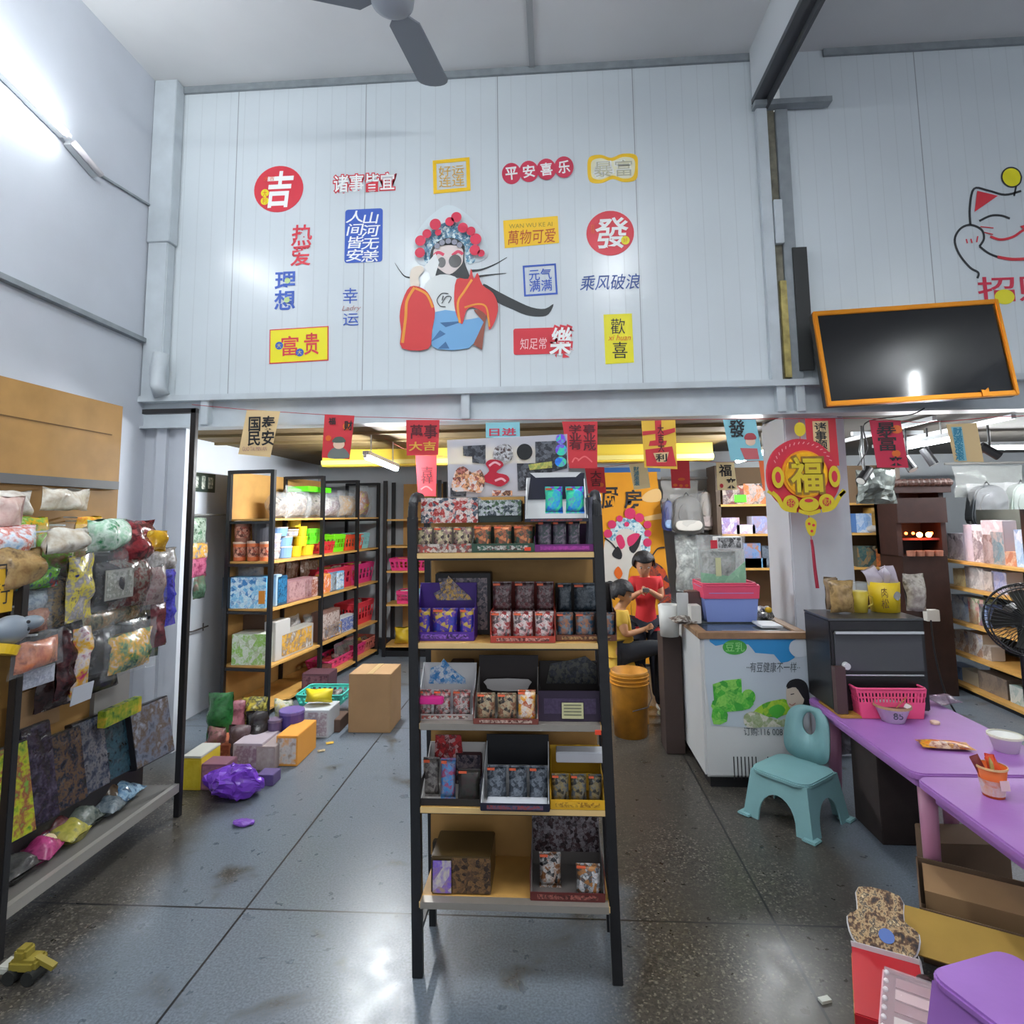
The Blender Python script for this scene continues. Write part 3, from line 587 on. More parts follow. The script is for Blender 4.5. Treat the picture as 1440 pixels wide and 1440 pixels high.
banner([(1225, 590), (1269, 592), (1275, 658), (1231, 657)], 3.78, PK, 'rose red banner with heavy dark characters and orange spots under the screen', [('暴\n富', (1233, 594, 1262, 634), INK, .012), ('来', (1247, 642, 1268, 655), INK)], [('paper_spots', ORG, [ell(1262, 604, 8, 6), ell(1259, 638, 6, 5)])])
banner([(1333, 596), (1376, 595), (1381, 650), (1340, 649)], 3.78, PB, 'plain beige banner with one blue vertical line of writing, rightmost', [('财\n源\n滚\n滚', (1341, 601, 1354, 647), NV)], [('blue_stripe', mat('banner_stripe', '7fb4c0', .6), [[(1339, 600), (1354, 600), (1357, 648), (1345, 648)]])])
GB = 'paper banners on the rear string'
banner([(584, 640), (614, 640), (613, 698), (588, 697)], 4.7, PR, 'red banner hanging low behind the rack between the aisle and film sheet', [('吉\n祥', (592, 656, 609, 680), mat('ink_maroon', '5a1420', .5))], [('paper_swirls', mat('banner_pale_red', 'e06a6a', .6), [ribbon([(592, 688), (600, 684), (608, 690)], 2)])], grp=GB)
banner([(823, 658), (850, 657), (852, 693), (827, 694)], 4.7, PR, 'small orange red banner touching the right top of the rack', [('大\n吉', (830, 662, 846, 684), mat('ink_maroon', '5a1420', .5))], [('paper_spots', ORG, [ell(845, 682, 4, 3)])], grp=GB)
banner([(885, 652), (910, 650), (914, 686), (891, 689)], 4.7, mat('banner_cream', 'ead9a8', .65), 'cream banner with one blue line of writing in front of the curtain', [('财\n源\n滚\n滚', (891, 656, 899, 683), NV)], grp=GB)
banner([(943, 648), (970, 648), (970, 687), (944, 686)], 4.7, PR, 'small red banner with gold dabs left of the hanging backpacks', [], [('gold_dabs', ORG, [ell(958, 674, 5, 2), ell(949, 682, 3, 2), ell(957, 683, 2.5, 2), ell(965, 683, 2.5, 2)])], grp=GB)
banner([(1008, 650), (1033, 650), (1036, 689), (1008, 689)], 4.7, mat('banner_cream', 'ead9a8', .65), 'cream banner with two black characters and a tiny red seal', [('福', (1011, 653, 1029, 670), INK), ('来', (1020, 672, 1035, 687), INK)], [('red_seal', PR, [ell(1014, 683, 2.5, 3)])], grp=GB)
banner([(1068, 648), (1079, 648), (1080, 690), (1072, 690)], 4.7, mat('banner_orange', 'e0662a', .6), 'narrow orange banner half hidden behind the round ornament', [], grp=GB)
# ================================================================ ROUND FORTUNE ORNAMENT
f = Flat((1130, 668), 3.80, 'round red and gold good fortune ornament with tassel hanging before the column', 'ornament', 'fortune_ornament')
GO = mat('ornament_gold', 'f0a818', .22, .6, var=.3, vscale=14); GF = mat('ornament_yellow', 'd4bc10', .4); RF = mat('ornament_red', 'c9273c', .6)
f.poly('disc', RF, smoothpts([(1082, 690), (1079, 660), (1090, 634), (1112, 619), (1132, 617), (1155, 624), (1174, 646), (1180, 672), (1176, 692), (1160, 712), (1131, 721), (1102, 713)], 4), y=0, th=.025)
f.polys('disc_speckles', mat('ornament_pink', 'e6a0a0', .5), [ribbon([(1130+41*math.cos(R(a)), 664+40*math.sin(R(a))), (1130+44*math.cos(R(a+3)), 664+43*math.sin(R(a+4)))], 1.2) for a in range(-160, -20, 9)])
f.poly('dish_rim', mat('ornament_orange', 'e08a1c', .3, .5), ell(1131, 667, 32.5, 33.5, 40), y=-.012, th=.02)
f.poly('dish', GO, ell(1132, 667, 29.5, 31, 40), y=-.016, th=.02)
f.k = 19
f.text('福', mat('ornament_gold_line', '8a6408', .4), (1106, 639, 1158, 696), 'character_outline', .05); f.text('福', GF, (1108, 641, 1156, 694), 'raised_character', .022, pad=.05)  # darker gold outline behind the raised character
f.polys('coins', GF, [ell(1092, 671, 8.5, 15), ell(1171, 671, 8, 15), ell(1108, 707, 11), ell(1133, 709, 14, 10), ell(1158, 706, 11)])
f.polys('coin_holes', RF, [ell(1092, 671, 4, 8), ell(1171, 671, 4, 8), ell(1108, 707, 6, 6), ell(1133, 704, 6, 2.5), ell(1158, 706, 6, 6)])
f.text('招', GF, (1103, 702, 1113, 712), 'coin_lettering'); f.text('财', GF, (1153, 701, 1163, 711), 'coin_lettering'); f.polys('scrolls', GF, [ribbon([(1082, 692), (1090, 700), (1098, 714), (1115, 718)], 6), ribbon([(1183, 690), (1175, 700), (1165, 714), (1150, 718)], 6), ribbon([(1118, 718), (1133, 722), (1148, 718)], 5), ribbon([(1082, 694), (1076, 690)], 4), ribbon([(1176, 698), (1184, 692)], 4)])
f.poly('top_emblem', GF, smoothpts([(1119, 600), (1125, 594), (1133, 597), (1134, 608), (1127, 614), (1120, 610)], 3))
L_ = lambda x, y: (f.L((x, y))[0], -.004, f.L((x, y))[1])
G().tube([L_(1128, 590), L_(1128, 617)], .0025, 6).obj('cord', RF, f.o)
f.polys('charm', GF, [smoothpts([(1126, 733), (1133, 727), (1141, 733), (1140, 744), (1137, 752), (1131, 752), (1127, 744)], 3)])
f.polys('charm_cutouts', RF, [ell(1131, 736, 2), ell(1137, 738, 2), ell(1134, 746, 2)])
G().tube([L_(1133, 720), L_(1135, 760)], .002, 6).obj('cord', RF, f.o)
G().tube([L_(1135, 758), L_(1136, 768), L_(1137, 795), L_(1139, 824)], .008, 8, r2=.011).obj('tassel', mat('tassel_crimson', 'a3283f', .8), f.o)
# ================================================================ BUILDERS FOR GOODS
WOOD = mat('shelf_wood', 'c99a52', .5, var=.1, vscale=10); WOODE = mat('shelf_wood_edge', 'dcb97c', .5); MDF = mat('back_board_wood', 'a87f45', .6, var=.12, vscale=7)
TIN = mat('steel_shelf_lip', '9a938a', .35, .4)
CARD = mat('brown_cardboard', '9b7a55', .8, var=.08, vscale=6); CARDI = mat('white_card_inside', 'd8d8d8', .6)
def root_at(name, label, cat, rect, p0, rz=0., z=None, group=None, dz=0., tilt=0.):
    c, w_, h_ = fr(rect, p0, rz, z); c.z += dz
    return thing(name, label, cat, c, rz, group, rot=(tilt, 0, rz)), w_, h_
def carton(label, rect, p0, d, m, front=None, rz=0., z=None, group=None, name='cardboard_box', cat='box', lid=None, fr_in=(.06, .08, .94, .92), tilt=0., turn=0.):
    """closed box with a printed front panel and a lid flap seam"""
    t, w_, h_ = root_at(name, label, cat, rect, p0, rz+turn, z, group, tilt=tilt)
    G().box((0, d/2, h_/2), (w_, d, h_)).obj('body', m, t, bevel=min(.003, h_*.08))
    if front: G().box((((fr_in[0]+fr_in[2])/2-.5)*w_, -.001, h_*(fr_in[1]+fr_in[3])/2), ((fr_in[2]-fr_in[0])*w_, .002, (fr_in[3]-fr_in[1])*h_)).obj('front_print', front, t)
    if lid: G().box((0, d/2, h_+.004), (w_*1.01, d*1.01, .012)).obj('lid', lid, t, bevel=.002)
    return t, w_, h_
def pack(label, w_, h_, at, m, parent_rz=0., group=None, th=.014, tilt=0., strip=None, name='card_pack', cat='card pack'):
    """foil booster pack: flat pouch with two crimped ends and a coloured top strip"""
    t = thing(name, label, cat, at, group=group, rot=(tilt, 0, parent_rz))
    G().pillow(w_, h_*.9, th, (0, 0, h_*.05), 5, 7, pw=.35).obj('pouch', m, t, smooth=True)
    for zc in (.025, .975): G().box((0, 0, h_*zc), (w_*.98, .002, h_*.05)).obj('crimped_end', m, t)
    if strip: G().box((-w_*.28, -th*.34, h_*.9), (w_*.36, .003, h_*.07)).obj('corner_mark', strip, t)
    return t
ORD = {1: ['only'], 2: ['left', 'right'], 3: ['left', 'middle', 'right'], 4: ['leftmost', 'second', 'third', 'rightmost']}
def counter_box(what, rect, Y, d, z, m, lip, header=None, head_pts=None, packs=None, inner=CARDI, art=None, side_cut=.55):
    """open counter display: floor, back, cut-away sides, low front lip, printed header card; the packs in it are things of their own
       packs = [(list of x0,x1 pixel spans), y0, y1, back offset, ink, describing words]"""
    t, w_, h_ = root_at('display_box', what[0], 'display box', rect, (0, Y), 0, z)
    g = G().box((0, d/2, .004), (w_, d, .004)).box((0, d-.002, h_*.45), (w_, .004, h_*.9))
    for s in (-1, 1):
        x = s*(w_/2-.0015)
        a = [g.b.verts.new((x+e, yy, zz)) for e in (-.0015, .0015) for yy, zz in ((0, 0), (d, 0), (d, h_*.9), (d*.55, h_*side_cut), (0, lip))]
        g.b.faces.new(a[:5]); g.b.faces.new(a[5:][::-1])
        for i in range(5): g.b.faces.new((a[i], a[5+i], a[5+(i+1) % 5], a[(i+1) % 5]))
    g.obj('tray', inner, t)
    G().box((0, -.0015, lip/2), (w_, .003, lip)).obj('front_lip', m, t)
    if art: G().box((0, -.0036, lip*.5), (w_*.82, .001, lip*.5)).obj('lip_print', art, t)
    for sx in (-1, 1): G().box((sx*(w_/2+.001), d*.5, h_*.25), (.002, d*.98, h_*.5)).obj('side_panel', m, t)
    if header:
        hp = head_pts or [(-.5, .5), (.5, .5), (.5, 1), (-.5, 1)]
        G().prism([(x*w_, zz*h_) for x, zz in hp], d-.008, d-.004).obj('header_card', header, t)
    c = t.location
    for (spans, y0, y1, by, ink, words) in packs or ():
        for i, (x0, x1) in enumerate(spans):
            q, pw_, ph = fr((x0, y0, x1, y1), (0, Y+by))
            pack('%s %s' % (ORD[len(spans)][i], words), pw_*.97, ph, (q.x, q.y, max(q.z, z+.008)), ink, group=None, tilt=R(-5), strip=mat('orange_mark', 'e0603a', .4))
    return t
def frame_post(g, x, y, z0, z1, s=.03): g.span((x-s/2, y-s/2, z0), (x+s/2, y+s/2, z1)); return g
def tub(label, rect, p0, m, lidm, rz=0., z=None, group=None, band=None, name='plastic_tub', cat='tub', taper=.86):
    t, w_, h_ = root_at(name, label, cat, rect, p0, rz, z, group)
    r = w_/2; c = (0, r, 0)
    G().lathe([(0, 0), (r*taper*.95, 0), (r*taper, .004), (r*.97, h_*.9), (0, h_*.9)], c, 20).obj('body', m, t, smooth=False)
    G().lathe([(0, h_*.88), (r, h_*.88), (r, h_*.97), (r*.96, h_), (0, h_)], c, 20).obj('lid', lidm, t)
    if band: G().lathe([(r*(taper+.025), h_*.2), (r*.965, h_*.72)], c, 20).obj('label_band', band, t)
    return t
def basket(label, rect, p0, d, m, rz=0., z=None, group=None, name='plastic_basket', cat='basket', fill=None, flare=.86, rows=2, cols=8, solid=False):
    """slotted flared basket with a rolled rim"""
    t, w_, h_ = root_at(name, label, cat, rect, p0, rz, z, group)
    g = G(); th = .003
    def ring(zf): k = flare+(1-flare)*zf; return [(-w_/2*k, d/2-d/2*k), (w_/2*k, d/2-d/2*k), (w_/2*k, d/2+d/2*k), (-w_/2*k, d/2+d/2*k)]
    def strip(z0, z1):
        A, B = ring(z0), ring(z1)
        for i in range(4):
            j = (i+1) % 4
            vs = [g.b.verts.new((*A[i], z0*h_)), g.b.verts.new((*A[j], z0*h_)), g.b.verts.new((*B[j], z1*h_)), g.b.verts.new((*B[i], z1*h_))]
            g.b.faces.new(vs)
    if solid: strip(0, .9); strip(.9, 1)
    else: strip(0, .25); strip(.25+.5*.45, .25+.5*.55); strip(.75, 1)
    if solid == 'band':
        g.b.free(); g = G(); strip(0, .55); strip(.68, .73); strip(.86, 1)
    for i in range(4):
        if solid == 'band':
            for k in range(cols+1):
                for za, zb in ((.55, .68), (.73, .86)):
                    A, B = ring(za), ring(zb); j = (i+1) % 4; f_ = k/cols; e = .28/cols
                    lo, hi = max(0, f_-e), min(1, f_+e)
                    def P2(Rg, q, zz): return (Rg[i][0]+(Rg[j][0]-Rg[i][0])*q, Rg[i][1]+(Rg[j][1]-Rg[i][1])*q, zz*h_)
                    g.b.faces.new([g.b.verts.new(v) for v in (P2(A, lo, za), P2(A, hi, za), P2(B, hi, zb), P2(B, lo, zb))])
        if solid: continue
        for k in range(cols+1):
            f_ = k/cols; e = .5/cols*.45
            for (za, zb) in ((.25, .475), (.525, .75)):
                A, B = ring(za), ring(zb); j = (i+1) % 4
                def P_(Rg, q, zz): q = min(1, max(0, q)); return (Rg[i][0]+(Rg[j][0]-Rg[i][0])*q, Rg[i][1]+(Rg[j][1]-Rg[i][1])*q, zz*h_)
                g.b.faces.new([g.b.verts.new(v) for v in (P_(A, f_-e, za), P_(A, f_+e, za), P_(B, f_+e, zb), P_(B, f_-e, zb))])
    A = ring(0); g.b.faces.new([g.b.verts.new((*p, .002)) for p in A])
    o = g.obj('wall', m, t); md = o.modifiers.new('thick', 'SOLIDIFY'); md.thickness = th
    G().tube([(*p, h_) for p in rrect(-w_/2, 0, w_/2, d, min(w_, d)*.12)], .006, 6, closed=True).obj('rim', m, t, smooth=True)
    if fill:
        for k, fm in enumerate(fill):
            x = -w_*.36+w_*.72*(k+.5)/len(fill)
            G().pillow(w_*.62/len(fill)+.02, h_*.75, d*.4, (x, d*.5, h_*.28), 6, 6, seed=k, crumple=.02).obj('goods', fm, t, smooth=True)
    return t, w_, h_
def bag(label, rect, p0, m, rz=0., z=None, group=None, th=.06, name='plastic_bag', cat='bag', toy=None, header=None, seed=None, crumple=.02, film_=None, tilt=0., hang=None):
    """crinkled pouch; toy = ink of what shows through, header = folded card at the top"""
    t, w_, h_ = root_at(name, label, cat, rect, p0, rz, z, group, tilt=tilt)
    seed = random.randint(0, 999) if seed is None else seed
    if toy:
        G().pillow(w_*.8, h_*.72, th*.7, (0, 0, h_*.08), 7, 8, seed=seed+5, crumple=crumple*.8).obj('contents', toy, t, smooth=True)
        G().pillow(w_, h_, th, (0, 0, 0), 9, 11, seed=seed, crumple=crumple).obj('film', film_ or film(), t, smooth=False)
    else:
        G().pillow(w_, h_, th, (0, 0, 0), 9, 11, seed=seed, crumple=crumple).obj('pouch', m, t, smooth=True)
    if hang: G().box((0, hang/2, h_*.96), (.012, abs(hang)-.004, .006)).obj('hanging_tab', mat('tab_clear', 'c8ccd0', .3), t)
    if header: G().box((0, 0, h_*.93), (w_*.9, .008, h_*.16)).obj('header_card', header, t)
    return t
# ================================================================ FREE-STANDING DISPLAY RACK
RY = 2.13; RYB = 2.38
t = thing('display_rack', 'black steel display rack with five wooden shelves standing in the middle of the aisle', 'rack', (0, 0, 0))
t.location = ((PY(588, 1366, RY).x+PY(868, 1366, RY).x)/2, RY, 0)
rx1 = (PY(868, 1366, RY).x-PY(588, 1366, RY).x)/2; rx0 = -rx1
for s in (rx0, rx1):
    pts = [(s, 0, 0), (s, 0, 1.50), (s, .004, 1.535), (s, .02, 1.56), (s, .05, 1.572), (s, .10, 1.572)]
    l_ = s-.026
    G().bar((s, 0, 0), (l_, 0, 1.5), .034, .03, up=(0, 1, 0)).tube(smoothpts([(l_, .0, 1.49), (l_, .005, 1.535), (l_, .025, 1.562), (l_, .06, 1.572), (l_, .12, 1.572)], 4, False), .018, 8).obj('front_post', DARK, t, bevel=.002)
    G().bar((s, .25, 0), (l_, .25, 1.57), .024, .024, up=(0, 1, 0)).obj('rear_post', DARK, t)
    G().bar((s, 0, .03), (s, .24, .03), .02, .02).obj('foot_rail', DARK, t) if False else None
SHZ = {}; rxh = rx1
for k, (zt, ov) in enumerate(((1.372, 0), (1.066, 0), (.800, 0), (.530, 0), (.252, .03))):
    SHZ[k+1] = zt; sl = .0175*zt; rx0, rx1 = -rxh-sl, rxh-sl
    b_ = G().span((rx0+.018, -.01-ov, zt-.016), (rx1-.018, .235, zt)).obj('shelf_board', WOOD, t)
    G().span((rx0+.016, -.013-ov, zt-.018), (rx1-.016, -.01-ov, zt)).obj('board_edge', WOODE, b_)
    G().span((rx0+.016, .0-ov, zt-.026), (rx1-.016, .22, zt-.0165)).obj('under_tray', DARK, b_)
    if k in (2, 4): G().span((rx0+.02, -.016-ov, zt-.02), (rx1-.02, -.013-ov, zt+.001)).span((rx0+.02, -.013-ov, zt), (rx1-.02, .02-ov, zt+.001)).obj('steel_lip', TIN, b_)
rx0, rx1 = -rxh-.018, rxh-.018
G().span((rx0+.012, .2365, .25), (rx1-.012, .244, 1.57)).obj('back_panel', MDF, t)
G().span((rx0+.01, .20, 1.545), (rx1-.01, .236, 1.572)).obj('top_rail', WOOD, t)
for s in (rx0, rx1): G().bar((s+.016, .0, .12), (s+.016, .24, .12), .016, .016).obj('side_rail', DARK, t)
z1, z2, z3, z4, z5 = [SHZ[i] for i in range(1, 6)]
# ---- upper row on the top of the rack
inks = lambda *c, s=38, o=0: prt(c, s*1.35, .35, off=o)
A_RED = inks('2a1618', 'b8322c', 'e6dcd4', '3c4a5a', s=46); A_MIX = inks('1e2a28', '5a3a34', 'd0c8c0', '2e5a4a', s=60); A_DK = inks('15141c', '34303c', '5e5660', '8a7a7c', s=60)
A_PUR = inks('3a1a6a', '6a3aa8', 'c8b8e0', '2a1440', s=40); A_GRN = inks('16241e', '2e4a3c', '8a4a34', 'c87a4a', s=55); A_NAV = inks('10121e', '2a3044', '56607a', 'a0a4b0', s=60)
A_ROSE = inks('5a1820', 'a83838', 'd8ccc8', '5a4a4c', s=60); A_TEAL = inks('1c2a3a', '2f5a74', 'a0643a', '6a7a84', s=60); A_HOLO = mat('holographic_foil', '2a6ad8', .18, .6, var=.0)
A_HOLO = inks('1430c8', '2a8ae8', '3ae0a0', '7a4ad8', s=22)
A_BLUE = inks('2a6ab0', '7ab4e0', 'e4e8ec', '3a88c8', s=45); A_GREY = inks('8a7a74', 'c8c0b8', '5a4a48', 'a84a40', s=60); A_ORG = inks('d8801c', 'e8a83a', 'e0d8d0', 'b0501c', s=40); A_BRN = inks('1a1310', '4a3424', '7a5a34', '2a1c14', s=50); A_YEL = inks('d8a81c', 'e8c23a', 'b08a1c', 'f0d860', s=30)
carton('flat red and white printed box lying on the rack top, left', (592, 700, 672, 742), (0, RY+.06), .12, mat('box_white_red', 'c8c4c4', .5), A_RED, z=1.475, fr_in=(0, 0, 1, 1), name='card_box')
carton('flat dark green printed box beside the red and white one on the rack top', (673, 703, 733, 740), (0, RY+.06), .12, mat('box_dark_green', '20302a', .5), inks('16241e', '2c3c44', 'c8ccd0', '3a5a3a', s=60), z=1.475, fr_in=(0, .3, 1, 1), name='card_box')
counter_box(('pale display box with black figures print at the top left of the rack',), (582, 740, 664, 783), RY+.004, .12, z1, A_GREY, .03, packs=[([(583, 608), (609, 636), (637, 664)], 741, 772, .02, inks('4a2c34', '8a6a6c', 'c8bc90', '3a2a30', s=70, o=2), 'brownish card pack in the pale box on the top shelf')], inner=mat('tray_grey', 'a09890', .6))
counter_box(('dark green display box with an orange tag in the middle of the top shelf',), (664, 738, 751, 783), RY-.004, .13, z1, mat('box_green', '2c4a3a', .5), .03, art=A_MIX, packs=[([(666, 691), (694, 720), (722, 750)], 739, 774, .02, A_GRN, 'copper and green card pack in the green box on the top shelf')], inner=mat('tray_green', '24382e', .6))
p = PY(742, 772, RY-.012); tag(G().box((p.x, p.y, p.z), (.022, .002, .012)).obj('price_tag', mat('tag_orange', 'e8482a', .5)), 'small orange price tag on the green display box', 'price tag')
counter_box(('purple display box at the right end of the top shelf',), (752, 733, 836, 782), RY, .12, z1, mat('box_purple', '6a1a6a', .5), .025, art=inks('7a1a74', 'b03aa0', '8a2a84', s=60), packs=[([(756, 776), (777, 797), (799, 816)], 734, 775, .02, inks('2a2430', '56505c', '3a4a48', '7a6a78', s=60, o=4), 'dark card pack in the purple box on the top shelf')], inner=mat('tray_purple', '3a1440', .6))
t = counter_box(('navy counter box with a white inside flap on the rack top, right',), (738, 660, 826, 732), RY+.0, .16, 1.475, mat('box_navy', '15172a', .4), .012, art=inks('1a1c2e', '8a3a34', '3a3c54', s=80), header=mat('navy_header', '16182c', .35), head_pts=[(-.48, .45), (.48, .45), (.5, .98), (-.42, .98)], packs=[([(766, 792), (795, 822)], 684, 722, .012, A_HOLO, 'shimmering blue and green foil pack in the navy counter box')])
G().prism([(-.07, .155), (.07, .155), (.09, .172), (-.09, .172)], -.01, -.006).obj('white_flap', CARDI, t)
tag(G().tube([PY(834, 700, RY+.03)+V((0, 0, 0)), PY(836, 735, RY+.02), PY(835, 772, RY+.03)], .028, 10, r2=.03).obj('wrapped_bundle', mat('dark_wrap', '4a4a54', .25, bump=.5, bscale=30)), 'dark cling wrapped bundle squeezed against the right post of the rack top', 'bundle')
# ---- clear film sheet with badges standing behind the rack top
f = Flat((713, 655), RY+.27, 'clear plastic sheet with printed badges and chrome letters standing on the rack top', 'display sheet', 'display_sheet')
f.poly('film', mat('sheet_film', 'cfcfd8', .15, alpha=.62), [(628, 617), (798, 612), (799, 697), (630, 698)], y=0, th=.002)
f.polys('dark_panels', prt(('16161e', '2a2c34', '60646c'), 60, .3), [[(651, 626), (683, 625), (683, 652), (664, 650), (664, 641), (651, 640)], [(727, 652), (753, 652), (753, 622), (797, 621), (797, 660), (745, 672), (745, 690), (728, 690)], [(633, 685), (656, 684), (655, 697), (633, 697)]])
f.poly('grey_blob', prt(('2a2a2c', '8a8a8c', 'c4c4c8', '4a3a38'), 90, .25), smoothpts([(693, 640), (697, 629), (712, 624), (721, 632), (720, 646), (708, 652), (698, 650)], 3))
f.poly('badge', mat('badge_black', '101416', .15), ell(738, 636, 11, 11.5)); f.polys('badge_pair', A_HOLO, [ell(789, 619, 7), ell(789, 634, 8), ell(788, 651, 8, 7)])
f.poly('red_emblem', mat('emblem_red', 'b01c34', .15, .3), smoothpts([(683, 652), (690, 646), (704, 648), (708, 655), (698, 664), (712, 668), (716, 676), (704, 684), (690, 680), (676, 674), (688, 662)], 3))
f.polys('emblem_shine', mat('emblem_pink', 'e0a8b0', .2), [ribbon([(688, 655), (696, 650), (704, 654)], 3), ribbon([(696, 676), (705, 673), (711, 677)], 3)])
f.polys('warm_print', prt(('d8c0b8', 'a8584a', '2a2422', 'e0a070', 'c8c8cc'), 60, .3), [smoothpts([(636, 688), (640, 662), (652, 655), (664, 664), (676, 660), (682, 676), (676, 692), (660, 690)], 3), [(692, 689), (720, 690), (720, 697), (692, 697)]])
f.poly('yellow_print', prt(('2a3a2a', 'c8c060', '8a9a50'), 70), [(743, 654), (776, 650), (776, 659), (745, 662)])
# ---- second shelf
counter_box(('purple counter box with a spiky printed header on the second shelf',), (583, 815, 666, 922), RY+.022, .10, z2, mat('box_violet', '4a1f8a', .4), .03, art=inks('3a1a6a', '8a5ac8', '2a1450', s=90), header=inks('c8c4d0', '3a3850', 'e0b050', '7a7488', s=70), head_pts=[(-.2, .6), (.42, .6), (.36, .68), (.22, .8), (.0, 1.02), (-.05, .93), (-.16, .9), (-.14, .78), (-.26, .72)], packs=[([(584, 605), (607, 644), (646, 668)], 868, 910, .015, inks('3a1a7a', '2a3aa0', '5a2a9a', 'c8a83a', s=50), 'violet figure pack in the purple counter box')], inner=mat('tray_violet', '42207c', .5), side_cut=.5)
carton('tall dark box behind the purple counter box on the second shelf', (612, 806, 690, 915), (0, RY+.13), .08, mat('box_charcoal', '1c171a', .5), A_DK, z=z2, name='card_box')
counter_box(('red counter box holding two tiers of packs on the second shelf',), (690, 818, 780, 920), RY-.01, .2, z2, mat('box_scarlet', 'b8402c', .45), .022, art=inks('b84030', '3a1a18', 'd89080', s=90), header=None, packs=[([(690, 719), (721, 750), (752, 780)], 868, 908, .012, A_ROSE, 'red and silver pack in the lower tier of the red counter box'), ([(692, 720), (723, 752), (754, 779)], 818, 860, .10, inks('3a1c20', '6a3034', '8a7c7c', '4a2a2c', s=60, o=3), 'dim red pack in the raised rear tier of the red counter box')], inner=mat('tray_red', '7a2a22', .6))
t, w_, h_ = carton('dark red riser block inside the red counter box', (693, 862, 779, 912), (0, RY+.075), .1, mat('riser_red', '6a241e', .6), None, z=z2+.006, name='riser_block', cat='riser')
counter_box(('brown counter box with two tiers of dark packs at the right of the second shelf',), (782, 820, 866, 917), RY+.022, .19, z2, mat('box_umber', '6a3c2a', .5), .02, art=inks('7a4a2a', '3a241c', 'b08a5a', s=90), packs=[([(782, 807), (809, 837), (839, 866)], 872, 908, .012, A_TEAL, 'teal and orange pack in the lower tier of the brown counter box'), ([(784, 804), (806, 842)], 820, 862, .1, inks('1c2028', '343c44', '5a6066', '24303a', s=70, o=5), 'dark slate pack in the rear tier of the brown counter box')], inner=mat('tray_dark', '2a2422', .6))
carton('dark riser block inside the brown counter box', (785, 864, 860, 910), (0, RY+.11), .1, mat('riser_dark', '241c1c', .6), None, z=z2+.006, name='riser_block', cat='riser')
# ---- third shelf
counter_box(('pale counter box with a pink stripe and torn blue header on the third shelf',), (586, 935, 665, 1035), RY+.02, .115, z3, mat('box_pale', 'a89c98', .5), .02, art=A_GREY, header=A_BLUE, head_pts=[(-.4, .5), (.3, .5), (.28, .6), (.05, .78), (-.12, .98), (-.2, .86), (-.36, .8)], packs=[([(586, 607), (609, 634), (636, 662)], 994, 1032, .012, inks('8a8480', 'a83a38', 'c4bcb8', '5a4a48', s=70, o=1), 'grey and red pack in the pale counter box')])
q = PY(605, 987, RY+.0); tag(G().box((q.x, q.y+.03, q.z), (.085, .05, .022)).obj('pink_pack', mat('hot_pink_print', 'd8288a', .4), bevel=.003), 'hot pink and cream packet lying on the pale counter box', 'packet')
carton('brown grey box at the back left of the third shelf', (632, 932, 664, 1032), (0, RY+.15), .07, mat('box_taupe', '4a3834', .6), inks('3a2c2a', '6a4a44', '8a3a34', s=50), z=z3, name='card_box')
t = counter_box(('dark counter box with a white oval cut-out header on the third shelf',), (666, 944, 756, 1037), RY-.015, .17, z3, mat('box_maroon', '7a3a30', .5), .018, art=inks('8a4438', 'c8b0a0', '5a2a24', s=90), header=mat('header_dark_brown', '221818', .5), head_pts=[(-.5, .3), (.5, .3), (.5, 1.1), (-.5, 1.1)], packs=[([(670, 697), (699, 727)], 992, 1031, .012, inks('3a2c28', '8a5a40', 'b0a080', '241c1c', s=60), 'brown pack in the oval cut-out counter box'), ([(728, 754)], 988, 1032, .008, A_ORG, 'orange and white pack standing out in the oval cut-out counter box')], inner=mat('tray_grey2', '8c8680', .6))
f = PY(714, 962, RY+.13)-t.location
G().prism([(f.x+x, f.z+z_) for x, z_ in smoothpts([(-.075, .018), (.075, .018), (.078, -.004), (.055, -.022), (-.055, -.022), (-.078, -.004)], 2)], f.y-.004, f.y-.001).obj('oval_cut_out', mat('white_oval', 'b8b4b2', .6), t)
counter_box(('dark purple counter box with a price sheet at the right of the third shelf',), (757, 938, 846, 1036), RY+.02, .17, z3, mat('box_aubergine', '2a1c34', .45), .1, art=inks('2a1c34', '4a3c58', '3a2a48', s=90), header=inks('1a1a24', '3a3c48', '5a5a50', '2a2a30', s=60), head_pts=[(-.38, .45), (.48, .45), (.5, .8), (.3, 1.0), (.05, .92), (-.3, .85)], inner=mat('tray_dark', '2a2422', .6))
t, w_, h_ = carton('pale yellow handwritten price sheet leaning on the dark purple box', (790, 988, 821, 1030), (0, RY+.012), .002, mat('price_paper', 'd0cc9c', .7), None, z=z3+.01, name='price_sheet', cat='price sheet')
for k in range(4): G().box((0, -.0015, h_*(.85-.2*k)), (w_*.8, .001, h_*.05)).obj('written_line', mat('pencil_grey', '5a5a50', .7), t)
q = PY(841, 1030, RY-.018); tag(G().box(q, (.02, .004, .014)).obj('price_tag', mat('tag_orange', 'e8482a', .5)), 'small red orange price tag at the right end of the third shelf', 'price tag')
